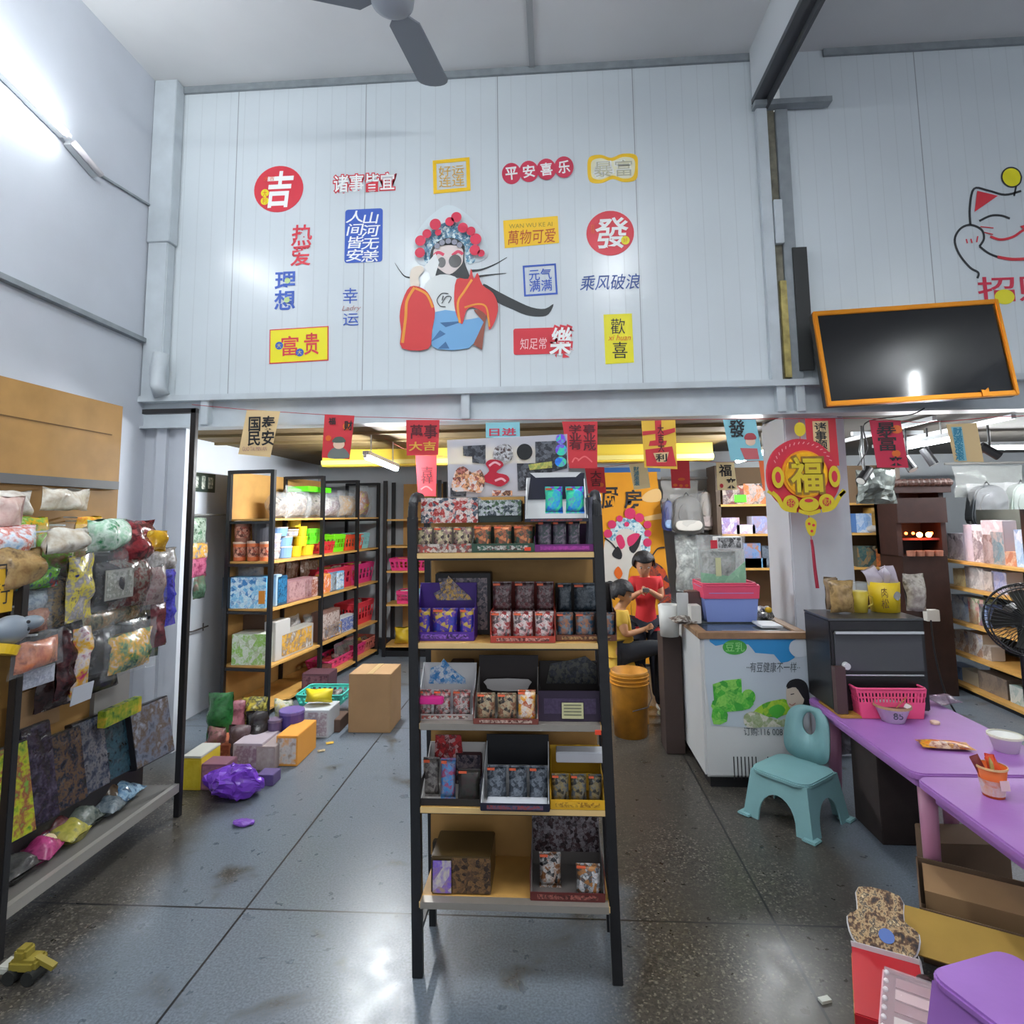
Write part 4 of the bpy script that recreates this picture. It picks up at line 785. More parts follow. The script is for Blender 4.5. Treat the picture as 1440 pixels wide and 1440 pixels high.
# ---- fourth shelf
counter_box(('dark counter box with a red header on the left of the fourth shelf',), (592, 1060, 676, 1165), RY+.0, .16, z4, mat('box_soot', '241f1e', .5), .022, header=inks('a8222c', 'c83a3c', '6a1c20', 'd0a0a0', s=40), head_pts=[(-.42, .55), (.1, .55), (.06, 1.05), (-.4, 1.05)], packs=[([(594, 618)], 1096, 1150, .05, inks('6a6460', '8a8480', '4a4442', s=60), 'grey pack at the left of the dark counter box'), ([(619, 641)], 1096, 1153, .03, inks('2a3a7a', '8a8aa0', '2a8ac8', 'a04a6a', s=50), 'blue and purple pack in the dark counter box'), ([(643, 676)], 1112, 1158, .012, inks('1a1a1a', '34342e', '3a2a2a', s=60), 'black pack at the right of the dark counter box')], inner=mat('tray_pale', 'b8b4b0', .6))
carton('dark red box at the back of the fourth shelf', (640, 1058, 678, 1150), (0, RY+.15), .07, mat('box_oxblood', '3a1a1c', .6), A_DK, z=z4, name='card_box')
counter_box(('navy counter box with white inside and three slate packs on the fourth shelf',), (676, 1062, 772, 1177), RY-.03, .2, z4, mat('box_midnight', '14142a', .4), .024, art=inks('1a1a30', '50506a', '8a3a3a', s=100), header=mat('header_black', '121218', .5), head_pts=[(-.5, .4), (.5, .4), (.5, 1.0), (-.5, 1.0)], packs=[([(684, 713), (715, 742), (744, 771)], 1104, 1152, .06, inks('1c2028', '3c444e', '7a828c', '2a323c', s=50), 'slate grey card pack in the navy box with white inside')])
carton('white wedge of folded card at the front of the navy counter box', (684, 1150, 770, 1167), (0, RY-.02), .05, mat('white_card', 'd8dae0', .5), None, z=z4+.008, name='folded_card', cat='card')
counter_box(('yellow counter box with three dark packs at the right of the fourth shelf',), (774, 1072, 850, 1162), RY-.01, .18, z4, mat('box_yellow', 'd8a41c', .45), .03, art=inks('c8941a', 'e0b030', '9a6a14', s=90), header=mat('header_yellow', 'c89a1c', .5), head_pts=[(-.5, .3), (.5, .3), (.5, .95), (-.5, .95)], packs=[([(776, 801), (803, 826), (828, 848)], 1112, 1152, .03, inks('2a3038', '5a626a', '8a7a50', '1c2024', s=60), 'dark grey pack in the yellow counter box')], inner=mat('tray_yellow', 'b8901c', .5))
for i, (a_, b_) in enumerate(((775, 803), (805, 833))): carton('%s yellow flap standing behind the packs of the yellow counter box' % ('left', 'right')[i], (a_, 1086, b_, 1112), (0, RY+.055), .004, mat('flap_yellow', 'd0a024', .5), None, name='card_flap', cat='card flap')
carton('white folded flap on top of the yellow counter box', (782, 1058, 856, 1073), (0, RY+.1), .06, mat('white_card', 'd8dae0', .5), None, name='folded_card', cat='card')
# ---- bottom shelf
carton('clear brown box with a shiny violet patch on the bottom shelf', (606, 1205, 690, 1288), (0, RY+.0), .17, mat('box_bronze', '4a3a20', .3), A_BRN, z=z5, name='card_box', fr_in=(.35, .03, 1, .97))
carton('white side strip of the clear brown box on the bottom shelf', (608, 1210, 635, 1284), (0, RY-.006), .003, prt(('a89a80', 'c8c0b0', '7a5ac0', 'b09a50'), 18), None, z=z5+.004, name='card_strip', cat='card')
carton('dim box at the back left of the bottom shelf', (608, 1185, 690, 1250), (0, RY+.19), .03, mat('box_umber2', '2c241a', .5), A_BRN, z=z5, name='card_box')
counter_box(('dark red counter box with leaning packs on the bottom shelf',), (746, 1188, 850, 1291), RY-.02, .2, z5, mat('box_garnet', '5a1f1c', .45), .026, art=inks('6a2420', '3a1614', '9a5a50', s=90), header=inks('1c1416', '4a3436', '8a8488', '2a1c1e', s=55), head_pts=[(-.5, .3), (.5, .3), (.5, 1.0), (-.5, 1.0)], packs=[([(758, 790)], 1218, 1266, .06, inks('3a2a26', '8a5a34', 'c8c4c0', '1c1a1c', s=50), 'brown and white pack at the left of the dark red counter box'), ([(810, 846)], 1242, 1288, .012, inks('6a2a20', 'c8c8c8', '2a3a44', 'a06a34', s=50), 'silver and red pack at the right front of the dark red counter box')], inner=mat('tray_ash', '6a6460', .6))
# ================================================================ LEFT WALL RACK WITH BAGGED TOYS
LX = -1.93
t = thing('toy_rack', 'black framed rack along the left wall with wooden back board and hook rail', 'rack', (0, 0, 0))
bY0, bY1 = 2.12, 3.13
zt = 2.10; zl = PZ(125, 1215, .18)  # lower deck
for yy in (bY0, bY1):
    hz = zt if yy == bY1 else 1.3
    for xx in (LX, -2.22): G().bar((xx, yy, 0), (xx, yy, hz), .03, .03, up=(0, 1, 0)).obj('post', DARK, t, bevel=.002) if (xx == LX or yy == bY0) else None
    G().bar((LX+.015, yy, hz-.012), (-2.22, yy, hz-.012), .03, .026).obj('end_bar', DARK, t)
G().span((-2.235, bY0-.5, .15), (-2.222, 2.97, 2.09)).obj('back_board', MDF, t)
G().span((-2.222, bY0-.5, 1.655), (-2.19, 2.93, 1.695)).obj('hook_rail', mat('rail_grey', '5a5c5e', .5), t)
G().span((-2.222, bY0-.5, 1.93), (-2.218, 2.9, 1.934)).obj('board_joint', mat('joint_brown', '6a4e26', .7), t)
G().span((-2.23, bY0, .13), (LX-.01, bY1, .15)).obj('deck', mat('deck_grey', '6a6864', .5), t)
G().span((LX-.012, bY0, .125), (LX+.012, bY1, .165)).obj('deck_lip', mat('lip_clear_grey', '98958f', .3, .2), t)
G().span((-2.22, bY0, .15), (-2.11, bY1-.02, .283)).obj('step', mat('deck_dark', '2c2a2a', .5), t)
for k in range(7):
    yy = 2.27+.12*k
    for z_ in (1.42, 1.16): G().tube([(-2.22, yy, z_), (-2.185, yy, z_), (-2.18, yy, z_+.012)], .003, 6).obj('hook', mat('hook_steel', '9a9da0', .3, .8), t)
G().span((-2.222, 2.86, .3), (-2.2, 3.1, .92)).obj('end_grille', mat('grille_grey', '8c8a88', .5), t)
LP = (-2.02, 0); LR = R(90)
GB = 'bagged toys on the left wall rack'
def dim(c, k): return '%02x%02x%02x' % tuple(int(int(c[i:i+2], 16)*k) for i in (0, 2, 4))
I = lambda *c, s=30, o=0, r=.25, k=1.: prt(tuple(dim(x, k) for x in c), s*.75, r, off=o, vor=False, bump=.35)
for q in [
 ((-25, 742, 42, 795), -2.0, 'blue and white crinkled bag at the top left edge of the wall rack', I('8ab4d8', 'd8e0e8', 'c86a5a', 'e8e8e8', s=18), None, .10),
 ((-12, 700, 28, 750), -2.06, 'pale pink clear bag sticking up above the blue and white bag', I('d8c0b8', 'c8a8a0', 'e0d8d0', s=15), None, .05),
 ((22, 728, 60, 768), -2.08, 'green and yellow bag behind the pale pink one', I('4a8a2a', 'd8a81c', '6aa83a', 'e8d8a0', s=20), None, .06),
 ((46, 738, 122, 806), -2.0, 'wide clear bag of green and cream goods at the top of the wall rack', I('b89a6a', '8a6a4a', '6ab02a', 'd8ccb0', s=25), 'toy', .12),
 ((2, 772, 55, 826), -1.96, 'brown paper toned bag hanging below the blue and white one', I('8a6a44', 'a88a5a', '5a4630', s=20), None, .08),
 ((28, 800, 78, 826), -1.95, 'dark blue and lime blister pack left of the vertical cards', I('1c3050', '6aa82a', '304a6a', 'a04028', s=30), None, .04),
 ((110, 728, 140, 756), -2.08, 'small orange and yellow bag between the wide bag and the green foil', I('e08a1c', 'e8c03a', 'd8702a', s=20), None, .05),
 ((126, 732, 172, 772), -2.02, 'crumpled green and white foil bag on the top of the wall rack', I('3a8a5a', 'd8e8dc', '9ac8a8', 'f0f4f0', s=14), None, .1),
 ((163, 734, 210, 790), -2.02, 'dark red crumpled bag beside the green foil bag', I('5a1a20', '8a2a30', '3a1418', 'a85050', s=16), None, .1),
 ((206, 747, 232, 774), -2.0, 'small golden yellow packet at the top near the right post', I('d8a81c', 'b8861c', 'f0d860', s=18), None, .04),
 ((20, 824, 66, 862), -1.95, 'silver blue pouch in the left column of hooks', I('6a7a88', 'a8b4bc', '3a4a58', s=30), 'toy', .05),
 ((22, 852, 68, 890), -1.95, 'reddish brown doll bag under the silver blue pouch', I('8a4a3a', 'b07a60', '6a3028', s=30), 'toy', .06),
 ((22, 893, 82, 940), -1.95, 'clear bag with an orange disc toy in the left column', I('a8543a', 'c87850', '7a3a2a', s=25), 'toy', .05),
 ((62, 800, 98, 882), -1.97, 'dark speckled toy bag in the second column of hooks', I('1c1c1a', '3a3426', '8a6a2a', '2a2a30', s=45), 'toy', .06),
 ((96, 785, 126, 866), -1.97, 'yellow edged pale card pack in the third column of hooks', I('b8b4b0', '8a8890', 'd8c84a', '2a3070', s=22), None, .03),
 ((132, 775, 170, 852), -1.99, 'black boxed toy bag in the middle of the rack', I('141214', '242022', '1a1a1c', s=30), 'toy', .09),
 ((160, 788, 210, 848), -1.97, 'dark red blister with grey card in the middle right of the rack', I('3a1c1c', '5a2c2a', '6a6a64', '4a2826', s=25), None, .05),
 ((204, 782, 232, 850), -1.99, 'mixed brown pack beside the right end of the rack', I('5a3a3a', '8a7470', '6a3038', s=30), 'toy', .05),
 ((232, 783, 247, 872), -1.96, 'narrow bright blue strip pack next to the right post', I('2a2a8a', '4a4ac0', '20206a', s=30), None, .03),
 ((110, 848, 205, 880), -1.99, 'long clear horizontal pack across the middle of the rack', I('3a3a30', '6a6a54', '8a6a4a', 'a0a890', s=30), 'toy', .05),
 ((80, 886, 104, 975), -1.98, 'dark brown narrow pack below the middle of the rack', I('1c1012', '3a1c20', '5a2a2a', s=30), None, .05),
 ((103, 888, 122, 974), -1.96, 'narrow pink, yellow and white strip pack in the lower middle', I('c03a6a', 'd8a82a', 'c8c0c0', '8a2a4a', s=18), None, .03),
 ((116, 880, 156, 948), -1.99, 'black pack beside the fruit printed bag', I('141414', '24221e', '1c1c20', s=30), 'toy', .07),
 ((151, 877, 212, 942), -1.96, 'green clear bag printed with yellow fruit at the lower right of the hooks', I('2a4a34', '6a8a5a', 'd8a02a', 'c8ccc8', s=22), 'toy', .08),
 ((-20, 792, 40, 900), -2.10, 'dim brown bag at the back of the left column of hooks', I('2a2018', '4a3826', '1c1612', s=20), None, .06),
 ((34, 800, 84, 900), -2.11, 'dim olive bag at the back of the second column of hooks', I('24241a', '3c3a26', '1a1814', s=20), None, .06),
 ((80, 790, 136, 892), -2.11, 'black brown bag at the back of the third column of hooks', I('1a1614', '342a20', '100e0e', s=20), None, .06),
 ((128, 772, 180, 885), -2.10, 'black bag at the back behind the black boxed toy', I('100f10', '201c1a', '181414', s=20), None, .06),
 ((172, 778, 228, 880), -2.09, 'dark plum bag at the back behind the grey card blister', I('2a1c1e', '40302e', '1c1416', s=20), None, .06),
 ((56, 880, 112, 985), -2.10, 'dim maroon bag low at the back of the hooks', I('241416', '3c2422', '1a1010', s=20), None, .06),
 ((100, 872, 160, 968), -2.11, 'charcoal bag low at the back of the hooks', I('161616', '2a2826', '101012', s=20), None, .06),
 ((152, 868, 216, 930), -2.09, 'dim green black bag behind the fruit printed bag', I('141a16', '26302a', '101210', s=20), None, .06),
 ((-6, 690, 40, 722), -2.10, 'clear crinkled film end at the top left of the rack', I('b8b0a4', 'd8d4cc', 'a89a84', s=12), None, .05),
 ((62, 688, 118, 716), -2.12, 'second clear crinkled film end at the top of the rack', I('b8a890', 'e0dcd0', 'a88a60', s=12), None, .04),
 ((206, 772, 244, 800), -1.98, 'white tipped clear pack by the right post', I('c0bcb8', '8a8480', 'd8d8d8', s=20), None, .05),
 ((70, 745, 118, 775), -1.93, 'shiny transparent pouch in front of the wide clear bag', I('b8a890', 'd8d4c8', '8a7a64', s=14), None, .08),
 ((212, 850, 230, 905), -1.99, 'thin wine coloured pack hanging near the right post', I('4a2028', '6a3038', '3a1c20', s=30), None, .03)]:
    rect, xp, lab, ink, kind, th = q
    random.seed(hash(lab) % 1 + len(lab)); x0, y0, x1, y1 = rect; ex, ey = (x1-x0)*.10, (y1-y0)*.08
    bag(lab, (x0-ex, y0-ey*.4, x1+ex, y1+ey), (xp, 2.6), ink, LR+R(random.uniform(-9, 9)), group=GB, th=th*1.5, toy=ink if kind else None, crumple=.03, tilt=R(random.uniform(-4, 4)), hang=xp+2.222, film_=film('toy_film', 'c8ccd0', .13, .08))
def onleft(rect, xp, name, lab, cat, m, d=.02, front=None, tilt=0, z=None): return carton(lab, rect, (xp, 0), d, m, front, LR, z=z, name=name, cat=cat, tilt=tilt)
onleft((-14, 800, 19, 862), -1.93, 'hang_card', 'bright yellow card with black lettering at the left edge of the rack', 'card', mat('card_yellow', 'd8a81c', .5), .003)
p = PX(6, 830, -1.93); tt = text('飞\n行', 'lettering', INK, -.03, -.07, .03, .07, parent=None, loc=p+V((.002, 0, 0)), rot=(0, 0, LR)); tt.parent = bpy.data.objects['hang_card']; tt.location = (0, -.002, .1); tt.rotation_euler = (0, 0, 0)
onleft((24, 940, 76, 966), -1.92, 'label_card', 'white printed label card under the orange disc toy bag', 'card', mat('label_white', 'b8bcc4', .5), .003, prt(('c8ccd4', '8a90a0', 'b8bcc8'), 80))
onleft((100, 962, 128, 988), -1.93, 'label_card', 'small white card tilted at the lower middle of the rack', 'card', mat('label_white', 'b8bcc4', .5), .003, tilt=R(8))
onleft((148, 800, 188, 842), -1.935, 'label_card', 'grey card with faint print on the dark red blister', 'card', mat('label_grey', '8c8c86', .5), .003, prt(('8c8c86', '6a6e68', 'a0a29c'), 60))
# grey toy head with a yellow collar at the left edge
p = PX(14, 886, -1.88); t = thing('toy_dolphin', 'grey plastic sea animal toy with a yellow collar at the left edge', 'toy', p)
G().ball((0, 0, 0), (.045, .07, .05), 16).ball((.02, .06, .015), (.03, .05, .025), 14).obj('head', mat('toy_grey', '7c8690', .4), t, smooth=True)
G().cyl((0, -.03, -.075), (0, -.02, -.045), .045, .048).obj('collar', mat('toy_yellow', 'd8b01c', .4), t)
for s in (-1, 1): G().ball((.038, .03, .012*s+.01), .007, 8).obj('eye', INK, t)
# lower deck: leaning boxed sets
rows = [((8, 1048, 54, 1160), -1.93, 'green and yellow printed box leaning at the left of the lower deck', I('4a7a2a', 'a8b02a', '8a4a3a', '6aa03a', s=18), .03),
 ((50, 1018, 88, 1132), -1.95, 'black box with faint purple marks next to the green one', I('121016', '241c30', '4a4458', s=30), .04),
 ((84, 1028, 126, 1112), -1.97, 'navy box with a small orange flame print on the lower deck', I('14161c', '1c2234', '5a4430', '2a3040', s=30), .04),
 ((118, 1010, 158, 1092), -1.99, 'dark blue box with a grey window on the lower deck', I('1a2030', '3a4254', '6a6a70', '242a3a', s=26), .04),
 ((148, 1004, 186, 1086), -2.01, 'teal and black box leaning in the middle of the lower deck', I('1c2a34', '2a4a58', '14181c', s=26), .04),
 ((172, 1000, 216, 1082), -2.03, 'black brown slim box on the lower deck', I('1c1a18', '34302a', '2a2420', s=26), .04),
 ((196, 988, 246, 1078), -1.98, 'clear plastic pack with shiny creases near the right post', I('3a3e48', '6a7080', '5a4e44', '8a90a0', s=12), .05)]
for rect, xp, lab, ink, d in rows: carton(lab, rect, (xp-.09, 2.7), d, mat('set_case', '1a1a20', .3), ink, LR-R(6), z=.285, name='boxed_set', cat='boxed set', tilt=R(-12), fr_in=(.02, .02, .98, .98))
onleft((18, 968, 84, 1028), -2.16, 'cardboard_sheet', 'plain brown cardboard sheet below the label card', 'cardboard sheet', CARD, .006, tilt=R(-4))
onleft((150, 990, 198, 1012), -2.05, 'flat_pack', 'small green and yellow pack lying on the dark boxes', 'pack', I('3a6a2a', '8a9a2a', 'c8a03a', s=20), .04)
# loose toys on the deck: 12 little packs, each its own
zd = .152
loose = [((8, 1118, 62, 1200), 'dark blue net bag of small toys at the left end of the deck', I('1c2048', '3a2a3a', '6a2a3a', '2a3a6a', s=30)),
 ((58, 1150, 100, 1182), 'brown and red bag of small toys on the deck', I('4a2a2a', '6a3a3a', '2a2430', s=30)),
 ((96, 1170, 128, 1208), 'small magenta packet at the edge of the deck', I('8a2a5a', 'b04078', '5a2448', s=20)),
 ((118, 1128, 160, 1166), 'grey green toy pack further along the deck', I('4a5450', '6a7068', '2a3a38', s=26)),
 ((146, 1146, 196, 1184), 'olive yellow packet at the edge of the deck', I('8a8a3a', 'a8a04a', '4a5a5a', s=20)),
 ((160, 1092, 232, 1126), 'clear pouch with a blue toy lying near the right end of the deck', I('3a6a94', '8aa8bc', '2a4a6a', 'a8a890', s=16)),
 ((190, 1118, 236, 1146), 'grey blue pouch under the blue toy pouch', I('4a5a64', '7a848a', '343c44', s=20)),
 ((120, 1100, 170, 1132), 'dull brown pouch in the middle of the deck', I('3a3028', '5a4a3a', '2a2420', s=20)),
 ((10, 1190, 90, 1240), 'dark grey pouch lying by the left post on the deck', I('2a2c2c', '4a4a48', '3a3438', s=20))]
for rect, lab, ink in loose:
    x0, y0, x1, y1 = rect; q = PZ((x0+x1)/2, y1, zd); a_ = PZ(x0, y1, zd); L = max(.06, min(.22, (PZ(x1, y0, zd)-a_).length*.6))
    q.x = min(max(q.x, -2.05), -1.99)
    o = G().pillow(L, L*.9, .09, (0, 0, 0), 8, 8, seed=random.randint(0, 99), crumple=.03).obj('toy_pouch', ink, None, (q.x-.02, q.y, zd+.03), rot=(R(-82), 0, R(90)+R(random.uniform(-20, 20))), smooth=True)
    tag(o, lab, 'toy pouch', 'toy pouches on the lower deck of the wall rack')
q = PZ(68, 1196, zd+.02); tag(G().lathe([(0, -.01), (.03, -.01), (.034, 0), (.03, .01), (0, .01)], n=20).obj('loose_wheel', mat('wheel_cream', 'd8c8a0', .4), None, (min(q.x, -2.0), q.y, q.z+.03), rot=(R(70), 0, R(90))), 'small cream coloured wheel among the toys on the deck', 'toy')
# blurred yellow toy on the floor by the left edge
q = PZ(38, 1375); t = thing('toy_digger', 'yellow and dark plastic toy lying on the floor at the lower left edge', 'toy', q)
t.scale = (.72, .72, .72)
yl = mat('toy_ochre', '8a7c2c', .6)
G().box((0, 0, .07), (.13, .09, .05)).box((-.02, 0, .11), (.06, .07, .05)).obj('body', yl, t, bevel=.012)
for x in (-.045, .045): G().cyl((x, -.055, .03), (x, .055, .03), .03, n=16).obj('wheel', mat('toy_tyre', '222422', .7), t)
G().bar((.04, 0, .09), (.13, 0, .05), .03, .02).obj('arm', yl, t); G().box((-.09, 0, .05), (.06, .08, .03)).obj('scoop', mat('toy_white', 'b8bab0', .5), t, bevel=.005)
# ---- things on the stub wall between the two racks
p0, p1 = PX(266, 663, XL), PX(301, 693, XL)
t = thing('notice_plate', 'dark green and white notice plate on the wall stub behind the left rack', 'sign', (XL+.004, (p0.y+p1.y)/2, (p0.z+p1.z)/2), LR)
wn, hn = p1.y-p0.y, p0.z-p1.z
G().box((0, 0, 0), (wn, .006, hn)).obj('plate', mat('plate_dark_green', '34423c', .4), t); G().box((-wn*.28, -.004, 0), (wn*.2, .003, hn*.6)).box((.02*wn, -.004, 0), (wn*.14, .003, hn*.7)).box((wn*.3, -.004, 0), (wn*.2, .003, hn*.6)).obj('pale_print', prt(('b8bcb4', '6a786e', 'd8dcd4'), 50), t)
t = thing('wire_rail', 'short steel hanging rail on the wall stub', 'rail', PX(290, 724, XL+.05))
G().cyl((0, -.5, 0), (0, .28, 0), .008).obj('bar', mat('bright_steel', 'd8dcdc', .25, .7), t); G().cyl((-.05, .2, 0), (0, .2, 0), .008).obj('bracket', mat('bright_steel', 'd8dcdc', .25, .7), t)
for rect, lab, ink in [((268, 728, 290, 764), 'green leafy clear bag hanging from the short steel rail', I('3a6a4a', 'a8b8a8', '2a4a34', s=20)), ((264, 764, 292, 786), 'blue and orange bag hanging on the wall stub', I('5a7a98', 'd8a02a', 'b8bcc0', s=20)), ((264, 784, 290, 812), 'wine red patterned bag hanging on the wall stub', I('7a2a4a', 'b0607a', '5a2038', s=20)), ((272, 808, 288, 842), 'small dark green bag hanging lowest on the wall stub', I('2a4030', '4a6450', '6a3a3a', s=20))]:
    bag(lab, rect, (XL+.1, 0), ink, LR, group='bags on the wall stub', th=.06)
p = PX(275, 885, XL); t = thing('wall_hook', 'small dark wire hook bracket low on the wall stub', 'hook', p)
G().tube([(0, -.1, .0), (.03, -.1, 0), (.03, .12, .005)], .006, 6).tube([(0, .1, .03), (0, .1, -.03)], .006, 6).obj('wire', mat('hook_dark', '4a4240', .5), t)
# ================================================================ BACK LEFT SHELVING (three bays seen at a slant)
A0 = PY(378, 900, 4.65); A3 = PY(530, 900, 6.72); A0.z = A3.z = 0; u = (A3-A0); u.z = 0; Lr = u.length; u.normalize(); RZL = math.atan2(u.y, u.x)
perp = V((-u.y, u.x, 0))           # into the wall
BZ = [1.50, 1.165, .80, .37, .06]
t = thing('aisle_shelving', 'tall black framed wooden shelving standing along the left wall of the back room', 'shelving', (A0.x, A0.y, 0), RZL)
def hx(px, y=900): # distance along the front plane of a pixel column
    q = PN(px, y, (A0.x, A0.y), RZL); return (q-A0).dot(u)
posts = [0, hx(450), hx(500), hx(530)]
D_ = .38
for k, x in enumerate(posts):
    G().bar((x, 0, 0), (x, 0, 1.885), .032, .032, up=(0, 1, 0)).obj('front_post', DARK, t)
    G().bar((x, D_, 0), (x, D_, 1.885), .03, .03, up=(0, 1, 0)).obj('rear_post', DARK, t)
    G().bar((x, 0, 1.873), (x, D_, 1.873), .03, .028).obj('top_bar', DARK, t)
for k, z_ in enumerate(BZ):
    for a_, b_ in zip(posts, posts[1:]):
        G().span((a_+.01, -.01, z_-.016), (b_-.01, D_, z_)).obj('shelf_board', WOOD, t)
    for x in posts: G().bar((x, 0, z_-.03), (x, D_, z_-.03), .016, .02).obj('side_rail', DARK, t)
G().span((0, D_+.012, .05), (posts[2]+.02, D_+.02, 1.88)).obj('back_panel', MDF, t)
LS = (A0.x, A0.y)
def sh(k): return BZ[k]
# near end, seen through the open end frame (faces the camera)
EN = (0, A0.y+.04)
TO = mat('tub_orange', 'c8683a', .5); TD = mat('tub_dark', '2a2a30', .4); TB = prt(('b85a34', '8a3a2a', 'd8a088', '5a2a20'), 40)
for rect, lab, m_, b_ in [((323, 762, 342, 787), 'small orange tub at the left end of the tub shelf', TO, TB), ((343, 761, 361, 786), 'orange tub in the middle of the tub shelf end', TO, TB), ((361, 762, 377, 786), 'orange tub half behind the near post', TO, TB), ((324, 732, 347, 763), 'brownish tub stacked on the orange tubs', mat('tub_brown', '8a5a48', .5), TB)]:
    tub(lab, rect, EN, m_, mat('tub_lid', 'b8a090', .4), z=BZ[1] if rect[1] > 750 else None, group='tubs at the near end of the shelving', band=b_)
tub('dark navy tub on top of the orange tubs by the near post', (348, 736, 374, 764), EN, TD, TD, group='tubs at the near end of the shelving')
carton('light blue printed carton on the third shelf end', (324, 812, 374, 855), EN, .2, mat('carton_blue', '5aa0d0', .5), prt(('4a98d0', '8ac8e8', 'd8ecf4', '3a80c0'), 28), z=BZ[2], fr_in=(0, 0, 1, 1))
f_ = bpy.data.objects[-1] if False else None
q = PY(368, 840, EN[1]-.004); tag(G().box(q, (.05, .003, .1)).obj('orange_mascot_card', mat('card_orange2', 'd88a2a', .5)), 'small orange card stuck to the right of the light blue carton', 'card')
carton('dark carton left of the light blue one on the third shelf end', (312, 812, 323, 855), EN, .2, mat('carton_dark', '2a3440', .5), None, z=BZ[2])
carton('white and green printed carton on the lower shelf end', (326, 892, 374, 938), EN, .2, mat('carton_white', 'c8ccc0', .5), prt(('c8d0bc', '8ab84a', 'd8dcd0', 'a8b48a'), 20), z=BZ[3], fr_in=(0, 0, 1, 1))
carton('dim open carton flap behind the white and green carton', (316, 865, 372, 892), (0, EN[1]+.25), .02, mat('carton_brown_dim', '6a5444', .7), None)
bag('dull grey bag above the light blue carton', (330, 790, 372, 815), (0, EN[1]+.15), I('6a5a50', '8a7a70', '3a3a40', s=18), z=None, th=.1, toy=I('6a5a50', '8a7a70', '3a3a40', s=18))
# long side, faces the aisle
def sd(rect, k, dep, name, lab, cat, m, front=None, grp=None, lift=0): return carton(lab, rect, (LS[0]+perp.x*.03, LS[1]+perp.y*.03), dep*.5, m, front, RZL, z=BZ[k]+lift, group=grp, name=name, cat=cat)
SP = (LS[0]+perp.x*.06, LS[1]+perp.y*.06); SB = (LS[0]+perp.x*.19, LS[1]+perp.y*.19)
BBR = I('4a3a30', '7a6a60', 'b0a498', '2a2420', s=16)
for rect, lab in [((382, 692, 404, 725), 'brown striped bag at the near end of the top shelf'), ((402, 684, 432, 725), 'large brown clear bag on the top shelf'), ((430, 686, 452, 725), 'brown bag behind the second post on the top shelf')]:
    bag(lab, rect, SB, BBR, RZL, z=BZ[0], group='brown bags on the top shelf', th=.22, toy=BBR, crumple=.03)
carton('flat neon green box lying on the brown bags', (433, 685, 466, 692), SP, .2, mat('neon_green', '5ae01c', .4), None, RZL, name='flat_box')
bag('white and purple clear bag on the top shelf', (452, 692, 478, 725), SB, I('d8d0c8', '8a6a7a', 'e8e4dc', 'b8a8a0', s=14), RZL, z=BZ[0], group='pale bags on the top shelf', th=.2, toy=I('d8d0c8', '8a6a7a', 'e8e4dc', 'b8a8a0', s=14), crumple=.03)
bag('cream bag with orange wheels on the top shelf', (474, 690, 500, 725), SB, I('e0dcd0', 'd8b078', 'e8e4dc', s=14), RZL, z=BZ[0], group='pale bags on the top shelf', th=.2, toy=I('e0dcd0', 'd8a868', 'e8e4dc', s=14), crumple=.03)
bag('clear bag with yellow and orange toy at the far end of the top shelf', (502, 682, 518, 725), SB, I('c8c4bc', 'd8b01c', 'b8603a', s=14), RZL, z=BZ[0], th=.18, toy=I('d8c41c', 'b8603a', 'c8c4bc', s=14), crumple=.03)
TBL = mat('tub_blue', '7aa0d0', .45); TGR = mat('tub_greyish', 'a89c98', .5); TYE = mat('tub_yellow', 'd8b41c', .45); TLB = prt(('b8b0b0', '8a8aa0', 'd8d4d0', '7a6a70'), 40)
tubs = [((383, 772, 401, 785), 'c'), ((384, 760, 402, 773), 'c'), ((386, 750, 402, 761), 'c'), ((403, 768, 416, 782), 'b'), ((402, 754, 418, 768), 'b'), ((397, 741, 410, 754), 'b'), ((418, 768, 428, 780), 'y'), ((426, 754, 436, 768), 'y'), ((427, 740, 435, 754), 'y'), ((418, 729, 428, 741), 'y'), ((434, 766, 446, 778), 'y'), ((411, 744, 426, 755), 'd')]
col_ = {'c': (TGR, TLB, 'pale grey labelled'), 'b': (TBL, None, 'sky blue'), 'y': (TYE, None, 'golden yellow'), 'd': (mat('tub_dim', '8a7a5a', .5), TLB, 'dull brown')}
pos_ = ['at the bottom of the near stack', 'in the middle of the near stack', 'on top of the near stack', 'at the bottom of the second stack', 'in the middle of the second stack', 'on top of the second stack', 'at the bottom of the third stack', 'in the middle of the third stack', 'high on the third stack', 'topmost of all the tubs', 'lowest and farthest of the tubs', 'wedged between the upper tubs']
for (rect, c_), w_ in zip(tubs, pos_): tub('%s tub %s' % (col_[c_][2], w_), rect, SP, col_[c_][0], mat('tub_lid_pale', 'c0b8b4', .4) if c_ != 'y' else TYE, RZL, z=BZ[1] if rect[3] > 776 else None, group='stacked tubs on the second shelf', band=col_[c_][1])
basket('small neon green and white basket behind the second post', (436, 744, 450, 760), SP, .16, mat('basket_neon', '6ae030', .4), RZL, z=BZ[1]+.1)
